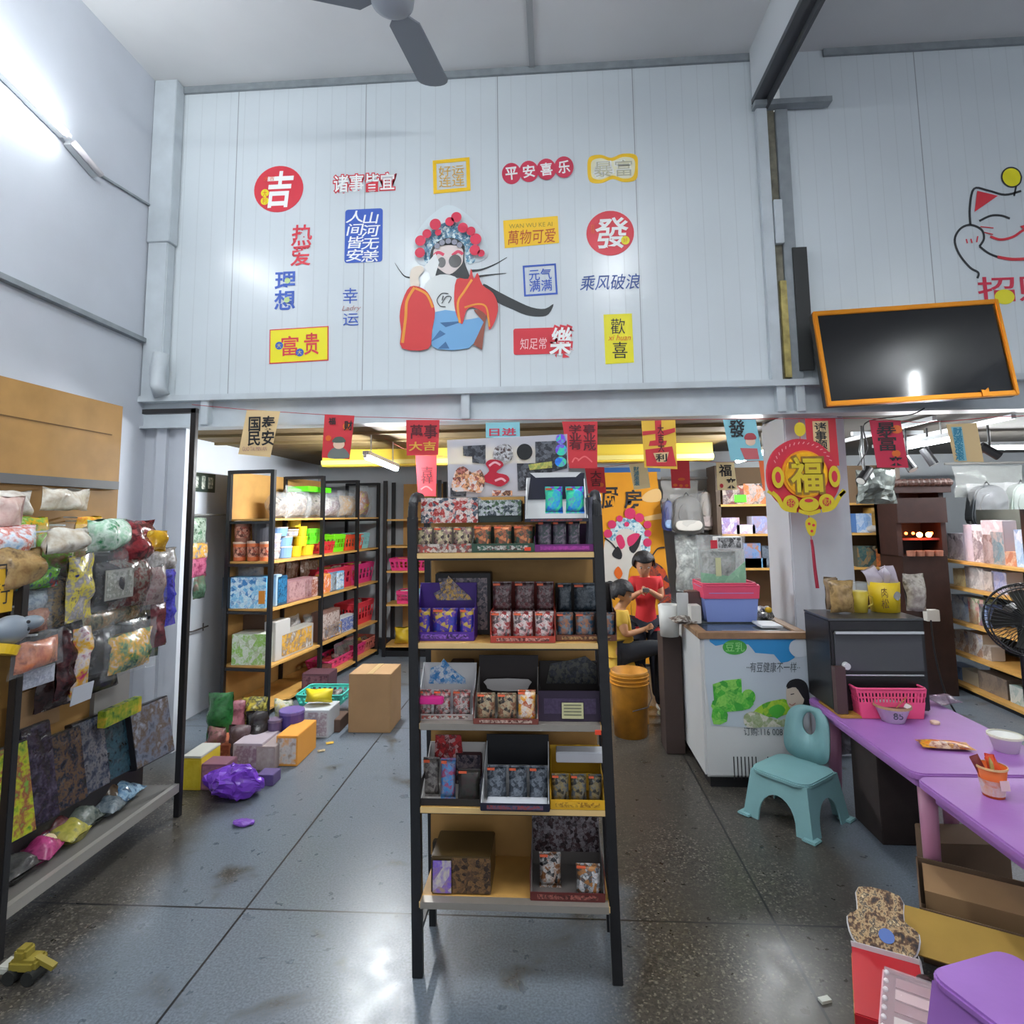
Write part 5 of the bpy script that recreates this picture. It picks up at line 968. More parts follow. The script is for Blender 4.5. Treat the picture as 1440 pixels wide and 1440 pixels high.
for i, (rect, m_, lab, fill) in enumerate([
 ((455, 762, 471, 776), mat('basket_red', 'd8343c', .4), 'red and orange basket next to the second post on the second shelf', 'e08a2a'),
 ((470, 752, 486, 771), mat('basket_lime', '7ae01c', .4), 'neon lime basket on the second shelf', '5ac01c'),
 ((486, 752, 512, 768), mat('basket_vermilion', 'e0502c', .4), 'orange red basket on the second shelf', 'c8402c'),
 ((508, 750, 520, 763), mat('basket_aqua', '8ac8c8', .4), 'pale aqua basket at the far end of the second shelf', '8ac8c8'),
 ((460, 798, 500, 818), mat('basket_crimson', 'c83048', .4), 'crimson basket on the third shelf', 'a87a3a'),
 ((494, 793, 526, 812), mat('basket_pink', 'd83878', .4), 'hot pink basket with yellow goods at the far end of the third shelf', 'e0c01c'),
 ((500, 846, 526, 866), mat('basket_coral', 'e03c48', .4), 'coral red basket at the far end of the fourth shelf', 'c83048'),
 ((462, 922, 500, 946), mat('basket_rose', 'e0407a', .4), 'long rose pink basket with mixed goods on the lowest shelf', 'b03a3a'),
 ((500, 905, 514, 935), mat('basket_pink', 'd83878', .4), 'pink basket behind the third post on the lowest shelf', 'd8a82a'),
 ((512, 897, 530, 920), mat('basket_salmon', 'd87a6a', .4), 'salmon basket with yellow goods at the far end of the lowest shelf', 'e0b81c')]):
    k = 1 if i < 4 else 2 if i < 6 else 3 if i < 7 else 4
    basket(lab, rect, SP, .24, m_, RZL, z=BZ[k], group='plastic baskets on the left shelving', fill=[mat('goods_'+fill, fill, .5), prt((fill, 'c8b8a8', '6a4a3a'), 25)], cols=6)
sd((388, 808, 396, 850), 2, .1, 'slim_box', 'slim pale blue box on the third shelf', 'box', mat('slim_pale', '9ab0c0', .5))
sd((390, 810, 404, 848), 2, .16, 'slim_box', 'dark teal printed box on the third shelf', 'box', mat('slim_teal', '1c4a6a', .4), I('14344a', '2a6a94', '1c2a3a', s=25))
sd((404, 814, 440, 842), 2, .2, 'goods_box', 'pinkish brown carton with paper bags behind it', 'box', mat('carton_pinkish', '8a6468', .6), I('8a6468', 'a88484', '7a5458', s=16))
sd((428, 813, 450, 836), 2, .2, 'goods_box', 'pale pink carton beside the second post', 'box', mat('carton_palepink', 'b89a94', .6), I('b89a94', '8a4a34', 'c8b0a8', s=25))
sd((454, 806, 474, 826), 2, .15, 'goods_box', 'orange and white box just past the second post on the third shelf', 'box', mat('carton_or', 'd8904a', .5), I('e0a04a', 'd86a3a', 'e8d8c8', s=25))
sd((464, 804, 484, 822), 2, .12, 'goods_box', 'sky blue and white box in front of the crimson basket', 'box', mat('carton_sky', '6aa8d0', .5), I('5a9ad0', 'd8e8f0', '4a5a6a', s=25))
for i, (rect, lab) in enumerate([((386, 788, 400, 812), 'pale tall paper bag leaning on the near post'), ((402, 784, 418, 814), 'brown paper bag behind the pinkish carton'), ((422, 786, 446, 814), 'white and brown paper bag behind the pale pink carton')]):
    bag(lab, rect, (SP[0]+perp.x*.22, SP[1]+perp.y*.22), I('a89484', '7a5a44', 'c8bcb0', s=14), RZL, group='paper bags on the third shelf', th=.08)
for rect, lab, m_, fr_ in [((388, 872, 408, 890), 'white open carton flap on the fourth shelf', mat('flap_white', 'b8b4b0', .6), None), ((394, 884, 440, 912), 'clear pale tray box with a yellow dot on the fourth shelf', mat('tray_clear', 'a8a49c', .4), I('a8a49c', 'd8a02a', '8a7a6a', 'c8c4c0', s=14)), ((452, 858, 478, 882), 'brown and white box on the fourth shelf', mat('carton_bw', '7a5a50', .5), I('6a4a44', 'c8b8b0', '8a6a60', s=25)), ((455, 876, 482, 894), 'white box with blue and orange print on the fourth shelf', mat('carton_wb', 'c8c8c8', .5), I('d0d0d0', '4a8ac8', 'd8a04a', 'e0e0e0', s=30)), ((478, 866, 500, 884), 'white and blue box further along the fourth shelf', mat('carton_wb', 'c8c8c8', .5), I('d8d8d8', '3a5ab0', 'c8c4c0', s=30))]:
    sd(rect, 3, .2, 'goods_box', lab, 'box', m_, fr_)
sd((440, 940, 466, 958), 4, .2, 'goods_box', 'reddish brown box under the rose pink basket', 'box', mat('carton_rb', '6a3a34', .6), I('6a3a34', '8a5a4a', s=20))
for rect, lab in [((404, 866, 420, 886), 'small brown toy bag at the back of the fourth shelf'), ((426, 862, 446, 884), 'teal and brown toy bag at the back of the fourth shelf'), ((470, 900, 500, 924), 'brown and white bag in the lowest shelf')]:
    bag(lab, rect, (SP[0]+perp.x*.1, SP[1]+perp.y*.1), I('5a4434', '8a7460', '3a5a54', s=16), RZL, th=.08, toy=I('5a4434', '8a7460', '3a5a54', s=16))
# ================================================================ FAR SHELF against the back wall
FY = 6.62
c0, c1 = PY(541, 800, FY), PY(618, 800, FY)
t = thing('far_shelf', 'narrow wooden shelf with black posts standing against the far back wall', 'shelving', (c0.x, FY, 0)); wf = c1.x-c0.x
for x in (0, wf):
    for y in (0, .35): G().bar((x, y, 0), (x, y, 1.9), .04, .04, up=(0, 1, 0)).obj('post', DARK, t)
for py in (730, 768, 803, 850, 908):
    z_ = PY(570, py, FY).z; G().span((0, 0, z_-.018), (wf, .35, z_)).obj('shelf_board', WOOD, t)
G().span((.12, .34, .05), (wf, .355, 1.88)).obj('back_panel', MDF, t); G().span((0, 0, 0), (wf, .34, .06)).obj('plinth', DARK, t)
fz = [PY(570, py, FY).z for py in (803, 850, 908)]
basket('pink basket with yellow goods on the far shelf', (547, 786, 600, 803), (0, FY+.03), .25, mat('basket_pink', 'd83878', .4), z=fz[0], fill=[mat('goods_y', 'd8a02a', .5)])
basket('pink and white basket on the lower board of the far shelf', (557, 832, 578, 850), (0, FY+.03), .25, mat('basket_rose', 'e0407a', .4), z=fz[1], fill=[mat('goods_w', 'd0ccc8', .5)])
basket('pale blue basket behind the display rack on the far shelf', (582, 832, 598, 849), (0, FY+.03), .25, mat('basket_aqua', '8ac8c8', .4), z=fz[1])
bag('crumpled yellow bag on the bottom of the far shelf', (555, 882, 575, 896), (0, FY+.1), mat('bag_yellow', 'c8a82a', .4), z=fz[2], th=.15, crumple=.04)
# ================================================================ ROW OF BOXES AND BASKETS ON THE FLOOR
def fl(px, py): return PZ(px, py)
def fcart(rect, d, m, lab, front=None, name='floor_box', cat='box', rz=0, turn=R(15), z=0., lid=None):
    q = PZ((rect[0]+rect[2])/2, rect[3], z); return carton(lab, rect, (q.x, q.y), d, m, front, rz, z=z, name=name, cat=cat, turn=0 if turn is None else 0, lid=lid)
fcart((490, 948, 549, 1031), .3, CARD, 'plain brown cardboard box standing on the aisle floor', name='cardboard_carton')
b_ = bpy.data.objects['cardboard_carton']; G().span((-.02, .0, .395), (.02, .3, .4)).obj('tape', mat('parcel_tape', 'b09468', .4), b_)
fcart((418, 999, 462, 1038), .22, mat('carton_white3', 'b8bcc0', .6), 'white printed box with yellow packets in it on the floor', I('c8ccd0', '9a8a94', 'd8dce0', s=20))
tag(G().pillow(.2, .09, .12, seed=3, crumple=.02).obj('packet_heap', mat('packet_yellow', 'd8c41c', .4), None, PZ(440, 1036)+V((0, .1, .2)), smooth=True), 'yellow packets lying in the white printed floor box', 'packets')
q = PZ(448, 1000, .0)
basket('teal green basket full of mixed goods on the floor', (415, 978, 480, 1012), (0, PZ(448, 1014).y), .3, mat('basket_teal', '4ac0b0', .4), z=.1, fill=[I('3a3030', 'c8c4c0', '8a3a3a', s=22), I('c8b42a', '3a2a2a', 'b8b0a8', s=22), I('2a2424', '8a8480', '4a3a3a', s=22)])
fcart((408, 1012, 478, 1030), .2, mat('riser_brown', '5a4438', .7), 'low brown box under the teal green basket')
fcart((424, 948, 462, 985), .2, mat('carton_plum', '5a3a44', .6), 'plum coloured box behind the teal basket', I('5a3a44', '7a545c', '4a2c38', s=18))
fcart((388, 1035, 418, 1078), .3, mat('carton_orange', 'd8943a', .6), 'orange edged white open carton at the edge of the floor row', I('d8943a', 'c8c4c0', '8a6a4a', s=14))
tub('clear purple plastic jar standing among the floor boxes', (385, 1003, 420, 1042), (0, PZ(400, 1060).y), mat('jar_violet', '4a3a84', .25, alpha=.9), mat('jar_lid', '6a5a9a', .3), z=.08, name='plastic_jar', cat='jar', taper=.95)
tub('dim lilac plastic jar left of the purple one', (372, 1014, 392, 1046), (0, PZ(390, 1064).y), mat('jar_lilac', '5a4a6a', .25), mat('jar_lid2', '6a5a74', .3), z=.08, name='plastic_jar', cat='jar', taper=.95)
fcart((327, 1046, 368, 1083), .25, mat('carton_lilac', 'a89ca4', .6), 'pale lilac and white carton in the middle of the floor row', I('b0a4ac', '8a7080', 'c8c0c4', s=14))
fcart((360, 1050, 386, 1084), .25, mat('carton_pale2', '9a8c8a', .6), 'greyish carton right of the pale lilac one', I('9a8c8a', 'b8b0ac', s=14))
fcart((284, 1046, 324, 1072), .2, mat('carton_rust', 'a0583a', .6), 'rust orange carton near the left rack post', I('a0583a', '7a3a28', 'c8845a', s=14))
fcart((255, 1066, 282, 1112), .2, mat('carton_yellow', 'c8b02a', .6), 'yellow box on the floor beside the left rack post', I('c8b02a', 'd8c440', s=14), lid=mat('lid_pale', 'b8b8b0', .6))
for rect, lab, ink, th in [((292, 975, 328, 1030), 'dark green crate like bag against the wall stub', I('1c4a24', '2a6a34', '143a1c', s=14), .14), ((318, 985, 345, 1026), 'dull pink bag against the shelving end', I('8a4a5a', 'a86a74', '6a3444', s=14), .14), ((340, 980, 376, 1020), 'yellow and black bag against the shelving end', I('c8b42a', '2a2a1c', 'd8cc5a', s=14), .16), ((385, 984, 412, 1010), 'yellow and white packet pile behind the teal basket', I('d0bc2a', 'c8c4b8', '6a8a4a', s=18), .1), ((322, 1020, 352, 1046), 'dark brown bag behind the lilac carton', I('3a2a2c', '5a4444', '6a5a60', s=18), .12), ((292, 1022, 318, 1048), 'olive and pink bag behind the rust carton', I('5a6a2a', '8a5a5a', '3a3a2a', s=18), .1), ((346, 1000, 378, 1040), 'black net bag among the floor boxes', I('1c1818', '3a3434', s=18), .12)]:
    q = PZ((rect[0]+rect[2])/2, rect[3]+22); bag(lab, rect, (q.x, q.y), ink, z=0, group='bags behind the floor boxes', th=th, crumple=.03)
q = PZ(328, 1120); t = thing('purple_bag', 'crumpled shiny purple plastic bag at the front of the floor row', 'bag', q)
G().ball((0, 0, .075), (.15, .1, .075), 30).obj('heap', mat('bag_purple', '6a34b0', .3), t, smooth=False)
for v in t.children[0].data.vertices: v.co += nz.noise_vector(v.co*11)*.03+nz.noise_vector(v.co*32)*.022; v.co.z = max(v.co.z, .002)
fcart((282, 1075, 318, 1112), .12, mat('carton_mauve', '7a5060', .6), 'mauve box behind the crumpled purple bag', I('7a5060', '9a7080', 'b86a7a', s=14))
fcart((360, 1090, 384, 1106), .1, mat('carton_grape', '5a4a7a', .6), 'small purple grey box right of the crumpled purple bag')
o = G().ball((0, 0, .012), (.05, .035, .014), 12).obj('paper_scrap', mat('scrap_purple', '7a4ab0', .4), None, PZ(342, 1160)); tag(o, 'crumpled purple scrap lying alone on the aisle floor', 'scrap')
for v in o.data.vertices: v.co += nz.noise_vector(v.co*40)*.012; v.co.z = max(v.co.z, .001)
for px, py, m_, lab in ((464, 1047, 'c8a030', 'tiny yellow scrap on the floor by the teal basket'), (452, 1058, '9a8a6a', 'tiny tan scrap on the floor near the yellow one')):
    tag(G().pillow(.05, .03, .012, seed=2, crumple=.01).obj('paper_scrap', mat('scrap_'+m_, m_, .6), None, PZ(px, py)+V((0, 0, .004)), rot=(R(-85), 0, .4)), lab, 'scrap')
# ================================================================ CHEST FREEZER
FX0, FX1, FYF, FYB, FZ = .815, 1.40, 3.54, 4.30, .835
t = thing('chest_freezer', 'white chest freezer with printed front and sliding glass top beside the column', 'freezer', ((FX0+FX1)/2, FYF, 0))
hw = (FX1-FX0)/2; FB = FYB-FYF
WF = mat('freezer_white', 'c4c6c6', .4, var=.04, vscale=4)
G().span((-hw, 0, .06), (hw, FB, FZ-.03)).obj('cabinet', WF, t, bevel=.012)
G().span((-hw+.03, .03, 0), (hw-.03, FB-.03, .06)).obj('plinth', DARK, t)
BR = mat('freezer_rim', '8a6a4c', .5, var=.15, vscale=20)
for a_, b_ in (((-hw-.012, -.012, FZ-.035), (hw+.012, .05, FZ)), ((-hw-.012, FB-.05, FZ-.035), (hw+.012, FB+.012, FZ)), ((-hw-.012, .05, FZ-.035), (-hw+.05, FB-.05, FZ)), ((hw-.05, .05, FZ-.035), (hw+.012, FB-.05, FZ))): G().span(a_, b_).obj('rim', BR, t, bevel=.004)
G().span((-hw+.05, .05, FZ-.014), (hw-.05, FB*.55, FZ-.008)).obj('glass_lid', mat('freezer_glass', '4a5660', .12), t); G().span((-hw+.05, FB*.45, FZ-.006), (hw-.05, FB-.05, FZ)).obj('glass_lid', mat('freezer_glass2', '6a6e6c', .2), t)
G().span((-hw+.14, .07, FZ-.008), (hw-.12, .085, FZ-.002)).obj('lid_handle', mat('bright_steel', 'd8dcdc', .25, .7), t)
def ff(px, py): q = PY(px, py, FYF); return (q.x-t.location.x, q.z)
def fp(name, m, pts, k): G().prism([ff(*p) for p in pts], -.0012-.0009*k, -.0003-.0009*k).obj(name, m, t)
fp('front_print', mat('print_sky_pale', 'b4bfc8', .4), [(990, 896), (1137, 893), (1139, 1000), (1137, 1028), (1000, 1020), (992, 960)], 1)
fp('blue_sky', mat('print_sky', '2a86c0', .4), smoothpts([(997, 896), (1040, 894), (1134, 893), (1136, 906), (1120, 908), (1117, 925), (1098, 932), (1088, 920), (1062, 918), (1052, 906), (1020, 905), (1006, 908)], 2), 2)
fp('cloud', mat('print_cloud', 'c4ccd4', .4), smoothpts([(1112, 903), (1124, 898), (1135, 902), (1136, 920), (1120, 924), (1110, 915)], 3), 3)
fp('green_emblem', mat('print_green', '3a9438', .4), ell(1033, 910, 17, 10.5), 3)
q0 = ff(1020, 916); q1 = ff(1046, 903); text('豆乳', 'lettering', mat('print_pale_green', '8ac87a', .4), q0[0], q0[1], q1[0], q1[1], -.0048, t)
q0 = ff(1050, 945); q1 = ff(1124, 931); text('··有豆健康不一样··', 'lettering', mat('print_grey', '4a5458', .4), q0[0], q0[1], q1[0], q1[1], -.004, t, shear=.15)
GS = prt(('2a8a2a', '4ab03a', '8ac85a', '3a9a34'), 25, .4)
for k_, e_ in enumerate(([(1002, 962), (1016, 957), (1018, 984), (1004, 988)], [(1015, 957), (1042, 954), (1044, 990), (1017, 990)], ell(1052, 980, 10, 11), smoothpts([(1002, 985), (1030, 980), (1058, 984), (1054, 996), (1030, 1000), (1004, 1000)], 2), smoothpts([(1002, 996), (1020, 996), (1022, 1014), (1003, 1018)], 2))): fp('green_product', GS, e_, 4+k_*.2)
fp('grass', prt(('7ab82a', 'a8c83a', '4a9a2a'), 25, .4), smoothpts([(1058, 1005), (1072, 990), (1092, 984), (1106, 984), (1112, 1000), (1090, 1008)], 3), 4)
fp('leaf', mat('print_leaf', '4aa83a', .4), smoothpts([(1080, 998), (1094, 990), (1104, 998), (1092, 1010)], 3), 5)
fp('soy_pile', prt(('b8c0a8', '8a9a6a', 'd0ccc0'), 30, .4), smoothpts([(1046, 1006), (1060, 1000), (1080, 1008), (1098, 1012), (1112, 1006), (1110, 1020), (1080, 1022), (1050, 1022)], 3), 5)
SKN = mat('print_skin', 'c8bcac', .4)
fp('portrait_shoulders', mat('print_blouse', 'b4bcc0', .4), smoothpts([(1102, 1020), (1108, 1008), (1120, 1000), (1134, 1002), (1137, 1024), (1104, 1026)], 2), 5)
fp('portrait_neck', SKN, smoothpts([(1117, 990), (1128, 988), (1130, 1004), (1114, 1006)], 2), 6)
fp('portrait_hair', mat('print_hair', '1c1e20', .4), smoothpts([(1105, 965), (1110, 957), (1122, 954), (1133, 960), (1137, 975), (1138, 998), (1130, 1000), (1124, 985), (1110, 970)], 3), 6)
fp('portrait_face', SKN, smoothpts([(1106, 966), (1113, 962), (1124, 972), (1130, 982), (1126, 992), (1114, 997), (1107, 990), (1105, 978)], 3), 7)
fp('portrait_fringe', mat('print_hair', '1c1e20', .4), smoothpts([(1106, 968), (1112, 958), (1124, 957), (1134, 966), (1134, 985), (1128, 980), (1118, 966)], 3), 8)
fp('portrait_smile', mat('print_smile', '9a6a60', .4), ribbon([(1109, 989), (1113, 991), (1118, 988)], 1.2), 8); fp('portrait_eye', mat('print_hair', '1c1e20', .4), ribbon([(1111, 976), (1116, 975)], 1.2), 8)
q0 = ff(1046, 1034); q1 = ff(1118, 1023); text('订购:116 0081 70', 'lettering', mat('print_grey', '4a5458', .4), q0[0], q0[1], q1[0], q1[1], -.004, t)
for x0 in (1031, 1079):
    for k in range(7): a_ = ff(x0+5.2*k, 1064); b_ = ff(x0+5.2*k+2.9, 1096); G().span((a_[0], -.002, b_[1]), (b_[0], .006, a_[1])).obj('vent_slot', INK, t)
# ---- goods on the freezer top
def ontop(rect, Y, d, m, lab, name, cat, front=None, z=FZ+.002, **k): return carton(lab, rect, (0, Y), d, m, front, z=z, name=name, cat=cat, **k)
basket('blue basket at the bottom of the stack on the freezer', (991, 834, 1067, 865), (0, 3.86), .26, mat('basket_periwinkle', '7d90cc', .45), z=FZ, group='stacked baskets on the freezer', solid=True, flare=.9)
basket('pink basket nested in the blue one on the freezer', (988, 824, 1069, 842), (0, 3.855), .27, mat('basket_pinkred', 'd84a6a', .45), group='stacked baskets on the freezer', solid=True, flare=.96)
basket('lilac basket nested third in the stack on the freezer', (989, 826, 1066, 838), (0, 3.86), .26, mat('basket_lilac', 'a8a8c8', .45), group='stacked baskets on the freezer', solid=True, flare=.97)
basket('topmost pink basket of the stack on the freezer', (988, 821, 1064, 830), (0, 3.855), .27, mat('basket_pinkred', 'd84a6a', .45), group='stacked baskets on the freezer', solid=True, flare=.98)
zb = PY(1020, 826, 3.9).z
t, w_, h_ = ontop((985, 774, 1048, 826), 3.9, .16, film('clear_box', 'c8d4d0', .3), 'clear gift box with a pale green front standing in the stacked baskets', 'gift_box', 'box', z=zb)
G().prism([(-w_/2, 0), (w_/2, 0), (w_/2, h_*.7), (w_*.12, h_*.3), (-w_/2, h_*.4)], -.004, -.002).obj('green_front', prt(('8ab898', '7aa888', '9ac4a4'), 14, .5), t)
G().box((-w_*.1, -.005, h_*.55), (w_*.12, .002, h_*.5)).obj('pale_strip', mat('strip_pale', 'c8c89a', .5), t); G().pillow(w_*.8, h_*.9, .1, (0, .09, .01), 6, 6, crumple=.02).obj('contents', I('8a8480', 'b8b4b0', '5a5450', s=20), t)
t2, w_, h_ = ontop((1008, 755, 1044, 772), 3.92, .1, mat('tag_white', 'd8d8d8', .5), 'white tag card with black strokes on top of the clear gift box', 'tag_card', 'card', prt(('d8d8d8', '1c1c1c', 'e0e0e0'), 35), z=None)
G().box((-w_*.62, -.004, h_*.4), (w_*.26, .004, h_*.7)).obj('red_mark', RED, t2)
bag('grey white bag of toys hanging behind the gift box', (980, 752, 1050, 830), (0, 4.25), I('9a9a98', 'c8c8c4', '6a6a6a', 'c87a4a', s=16), th=.1, toy=I('9a9a98', 'c8c8c4', '6a6a6a', s=16), z=FZ+.002)
for rect, Y, d, m_, lab, nm in [((952, 834, 968, 848), 3.92, .02, 'b8bab8', 'white leaning paper card on the freezer at the left', 'paper_card'), ((966, 832, 986, 842), 3.95, .1, '5a4440', 'small dark brown box on the freezer', 'small_box'), ((972, 852, 986, 864), 3.8, .1, 'c0beb8', 'white paper bundle next to the blue basket', 'paper_bundle')]:
    ontop(rect, Y, d, mat('goods_'+m_, m_, .6), lab, nm, 'box' if 'box' in nm else 'paper')
o = G().pillow(.16, .1, .03, seed=4, crumple=.02).obj('paper_wrap', I('c8c4bc', '4a3a34', '8a8078', s=20), None, PY(966, 848, 3.78)+V((0, 0, 0)), rot=(R(-80), 0, .3)); o.location.z = FZ+.012; tag(o, 'crumpled white and brown wrapping on the freezer edge', 'wrapping')
for i, (px, py, lab) in enumerate(((1072, 828, 'upper crumpled white paper beside the basket stack'), (1076, 846, 'lower crumpled white and black paper beside the basket stack'))):
    o = G().ball((0, 0, .03), (.05, .05, .03), 14).obj('crumpled_paper', I('d0ccc8', '3a3a3a', 'e0dcd8', s=20) if i else mat('paper_white', 'd0ccc8', .6), None, PY(px, py+8, 3.95+.12*(1-i))); o.location.z = FZ+.001
    for v in o.data.vertices: v.co += nz.noise_vector(v.co*30)*.02; v.co.z = max(v.co.z, .001)
    tag(o, lab, 'paper')
q = PY(1078, 864, 3.74); tag(G().box((q.x, 3.74, FZ+.009), (.12, .18, .014)).obj('flat_tray', mat('tray_white', 'c4c8cc', .4), bevel=.003), 'flat white tray at the right of the freezer top', 'tray')
p = PY(1073, 833, 4.0); tag(G().ball((0, 0, 0), (.022, .022, .018), 12).obj('yellow_toy', mat('toy_yellow', 'd8b01c', .4), None, (p.x, 3.92, FZ+.065), smooth=True), 'small yellow ball between the crumpled papers', 'ball')
# ================================================================ PURPLE CHILDREN'S TABLES
TZ = .5; PT = mat('table_purple', 'a06cb4', .5, var=.04, vscale=6, bump=.05); PL = mat('table_leg_pink', 'b87c98', .45)
def kidtable(label, x0, x1, y0, y1, legs):
    t = thing('kids_table', label, 'table', ((x0+x1)/2, (y0+y1)/2, 0), group='purple tables in a row'); w_, d_ = (x1-x0)/2, (y1-y0)/2
    G().slab(rrect(-w_, -d_, w_, d_, .05, 5), TZ-.03, TZ).obj('tabletop', PT, t, bevel=.006)
    G().slab(rrect(-w_+.04, -d_+.04, w_-.04, d_-.04, .03, 3), TZ-.07, TZ-.03).obj('apron', PT, t)
    for sx, sy in legs: G().cyl((sx*(w_-.1), sy*(d_-.1), TZ-.06), (sx*(w_-.09), sy*(d_-.085), 0), .034, .028, 18).obj('leg', PL, t, smooth=True)
    return t
kidtable('long purple table with pink legs carrying the oven and pink basket', 1.36, 1.99, 2.52, 3.51, ((-1, -1), (.34, -.1), (-1, 1), (1, 1)))
kidtable('nearer purple table with pink legs carrying the orange cup', 1.345, 1.97, 1.30, 2.50, ((-1, -1), (1, -1), (.75, 1), (1, 1)))
def P5(px, py): return PZ(px, py, TZ)
q = P5(1252, 1012); basket('hot pink slotted basket on the purple table', (1206, 969, 1304, 1010), (0, q.y), .13, mat('basket_hotpink', 'ec5482', .5), z=TZ+.001, flare=.88, cols=20, solid='band')
q = P5(1266, 1020); t = thing('noodle_bowl', 'white paper noodle bowl printed 85 in front of the pink basket', 'bowl', (q.x, q.y+.06, TZ+.001))
s_ = (PY(1291, 1000, q.y).x-PY(1241, 1000, q.y).x)/2; hb = .075
G().lathe([(0, 0), (s_*.6, 0), (s_*.97, hb), (s_, hb), (s_*1.0, hb-.004), (s_*.92, hb-.004), (s_*.56, .008), (0, .008)], n=28).obj('body', mat('bowl_white', 'f0f0ee', .5), t, smooth=True)
G().lathe([(s_*.97, hb-.008), (s_*1.02, hb-.008), (s_*1.02, hb+.003), (s_*.97, hb+.003)], n=28).obj('rim', mat('bowl_rim_tan', 'b89a70', .5), t); G().lathe([(0, hb-.018), (s_*.85, hb-.018)], n=24).obj('broth', mat('broth_brown', '4a3020', .3), t)
text('85', 'lettering', mat('print_grey', '4a5458', .4), -.032, .026, .012, .056, -s_*.85, t)
o = G().cyl((.02, 0, .06), (.1, .03, .115), .0025, n=6).obj('chopstick', mat('chopstick_wood', 'b88a50', .6), None, (q.x, q.y+.06, TZ)); tag(o, 'thin wooden stick resting in the white paper noodle bowl', 'stick')
q = P5(1340, 985+10); o = G().pillow(.14, .1, .03, seed=8, crumple=.02).obj('plastic_wrap', film('dull_film', '9a7a94', .55), None, (q.x, q.y, TZ+.02), rot=(R(-85), 0, .3)); tag(o, 'crumpled clear wrap right of the pink basket', 'wrapping')
q = P5(1315, 1018); tag(G().lathe([(0, 0), (.02, 0), (.021, .008), (.018, .012), (0, .012)], n=16).obj('bottle_cap', mat('cap_cream', 'd8b8a0', .5), None, (q.x, q.y, TZ+.001)), 'small cream bottle cap lying on the purple table', 'cap')
q = P5(1329, 1052); o = G().pillow(.2, .085, .022, (0, 0, -.042), 10, 8, seed=5, crumple=.006).obj('snack_packet', prt(('a82a1c', 'd86a1c', 'e0a02a', '7a1c1c', 'd8b8a0'), 22, .3), None, (q.x, q.y, TZ+.014), rot=(R(-88), 0, R(-8))); tag(o, 'red and orange snack packet lying on the purple table', 'packet')
q = P5(1412, 1060); t = thing('paper_bowl', 'plain white paper bowl at the right edge of the purple table', 'bowl', (q.x+.03, q.y+.03, TZ+.001))
G().lathe([(0, 0), (.04, 0), (.058, .06), (.062, .062), (.06, .066), (.054, .06), (.036, .008), (0, .008)], n=28).obj('body', mat('bowl_white2', 'ecebe4', .5), t, smooth=True); G().lathe([(.056, .058), (.063, .058), (.063, .067), (.056, .067)], n=28).obj('rim', mat('bowl_cream', 'dcd8c0', .5), t)
q = P5(1408, 1126); t = thing('snack_cup', 'orange paper cup full of snack wrappers on the nearer purple table', 'cup', (q.x, q.y+.035, TZ+.001))
G().lathe([(0, 0), (.032, 0), (.046, .1), (.043, .1), (.03, .006), (0, .006)], n=28).obj('cup', mat('cup_orange', 'd8621c', .5), t, smooth=True)
G().lathe([(.0335, .008), (.0415, .06)], n=28).obj('pale_band', prt(('e0a070', 'd8c8c0', 'd8702a'), 20), t); G().lathe([(.045, .096), (.048, .096), (.048, .103), (.045, .103)], n=28).obj('rim', mat('cup_rim', 'e0b880', .5), t)
G().box((.012, -.042, .05), (.03, .004, .032), rot=M.Rotation(R(-8), 3, 'X')).obj('label', mat('label_pinkish', 'd8b8b8', .5), t)
for k, (x, y, m_) in enumerate(((-.024, .0, '7a2a2a'), (-.006, -.01, 'b8a860'), (.012, .012, 'c83a2a'), (.026, -.004, 'd8501c'))): tag(G().pillow(.032, .07, .012, (0, 0, 0), 4, 5, seed=k, crumple=.01).obj('snack_stick', mat('stick_'+m_, m_, .4), None, (q.x+x, q.y+.035+y, TZ+.065), rot=(R(8*k-12), R(14*k-20), k)), ['dark red wrapper at the left in the orange cup', 'yellow green wrapper in the orange cup', 'bright red wrapper in the orange cup', 'orange wrapper at the right in the orange cup'][k], 'wrapper')
# wooden board and oven at the far end of the table
ox0, ox1 = PY(1168, 920, 3.22).x, PY(1303, 920, 3.22).x
tag(G().span((ox0-.0, 3.15, TZ+.001), (ox0+.30, 3.40, TZ+.014)).obj('cutting_board', mat('board_ochre', 'a87c34', .6), bevel=.002), 'thin ochre wooden board under the front of the oven', 'board')
t = thing('table_oven', 'black glass fronted electric oven at the far end of the purple table', 'oven', ((ox0+ox1)/2, 3.22, TZ+.016)); ow = (ox1-ox0)/2; oh = PY(1235, 872, 3.22).z-TZ-.016
BKM = mat('oven_black', '1a1a1c', .35); 
G().span((-ow, .0, 0), (ow, .3, oh)).obj('casing', BKM, t, bevel=.006)
G().span((-ow, .0, oh-.002), (ow, .3, oh+.008)).obj('top_plate', mat('oven_steel', '5a5c5e', .3, .6), t)
G().span((-ow+.02, -.006, oh*.44), (ow-.02, .004, oh*.86)).obj('upper_window', mat('oven_glass', '4a4c4e', .12), t); G().span((-ow+.02, -.006, oh*.08), (ow-.02, .004, oh*.36)).obj('lower_door', mat('oven_door', '121213', .3), t)  # upper window's lighter grey stands in for its reflection
G().bar((-ow+.02, -.022, oh*.87), (ow-.02, -.022, oh*.87), .014, .012).obj('door_handle', mat('bright_steel', 'd8dcdc', .25, .7), t); G().bar((-ow+.03, -.014, oh*.40), (ow-.03, -.014, oh*.40), .008, .006).obj('trim_strip', mat('bright_steel', 'd8dcdc', .25, .7), t)
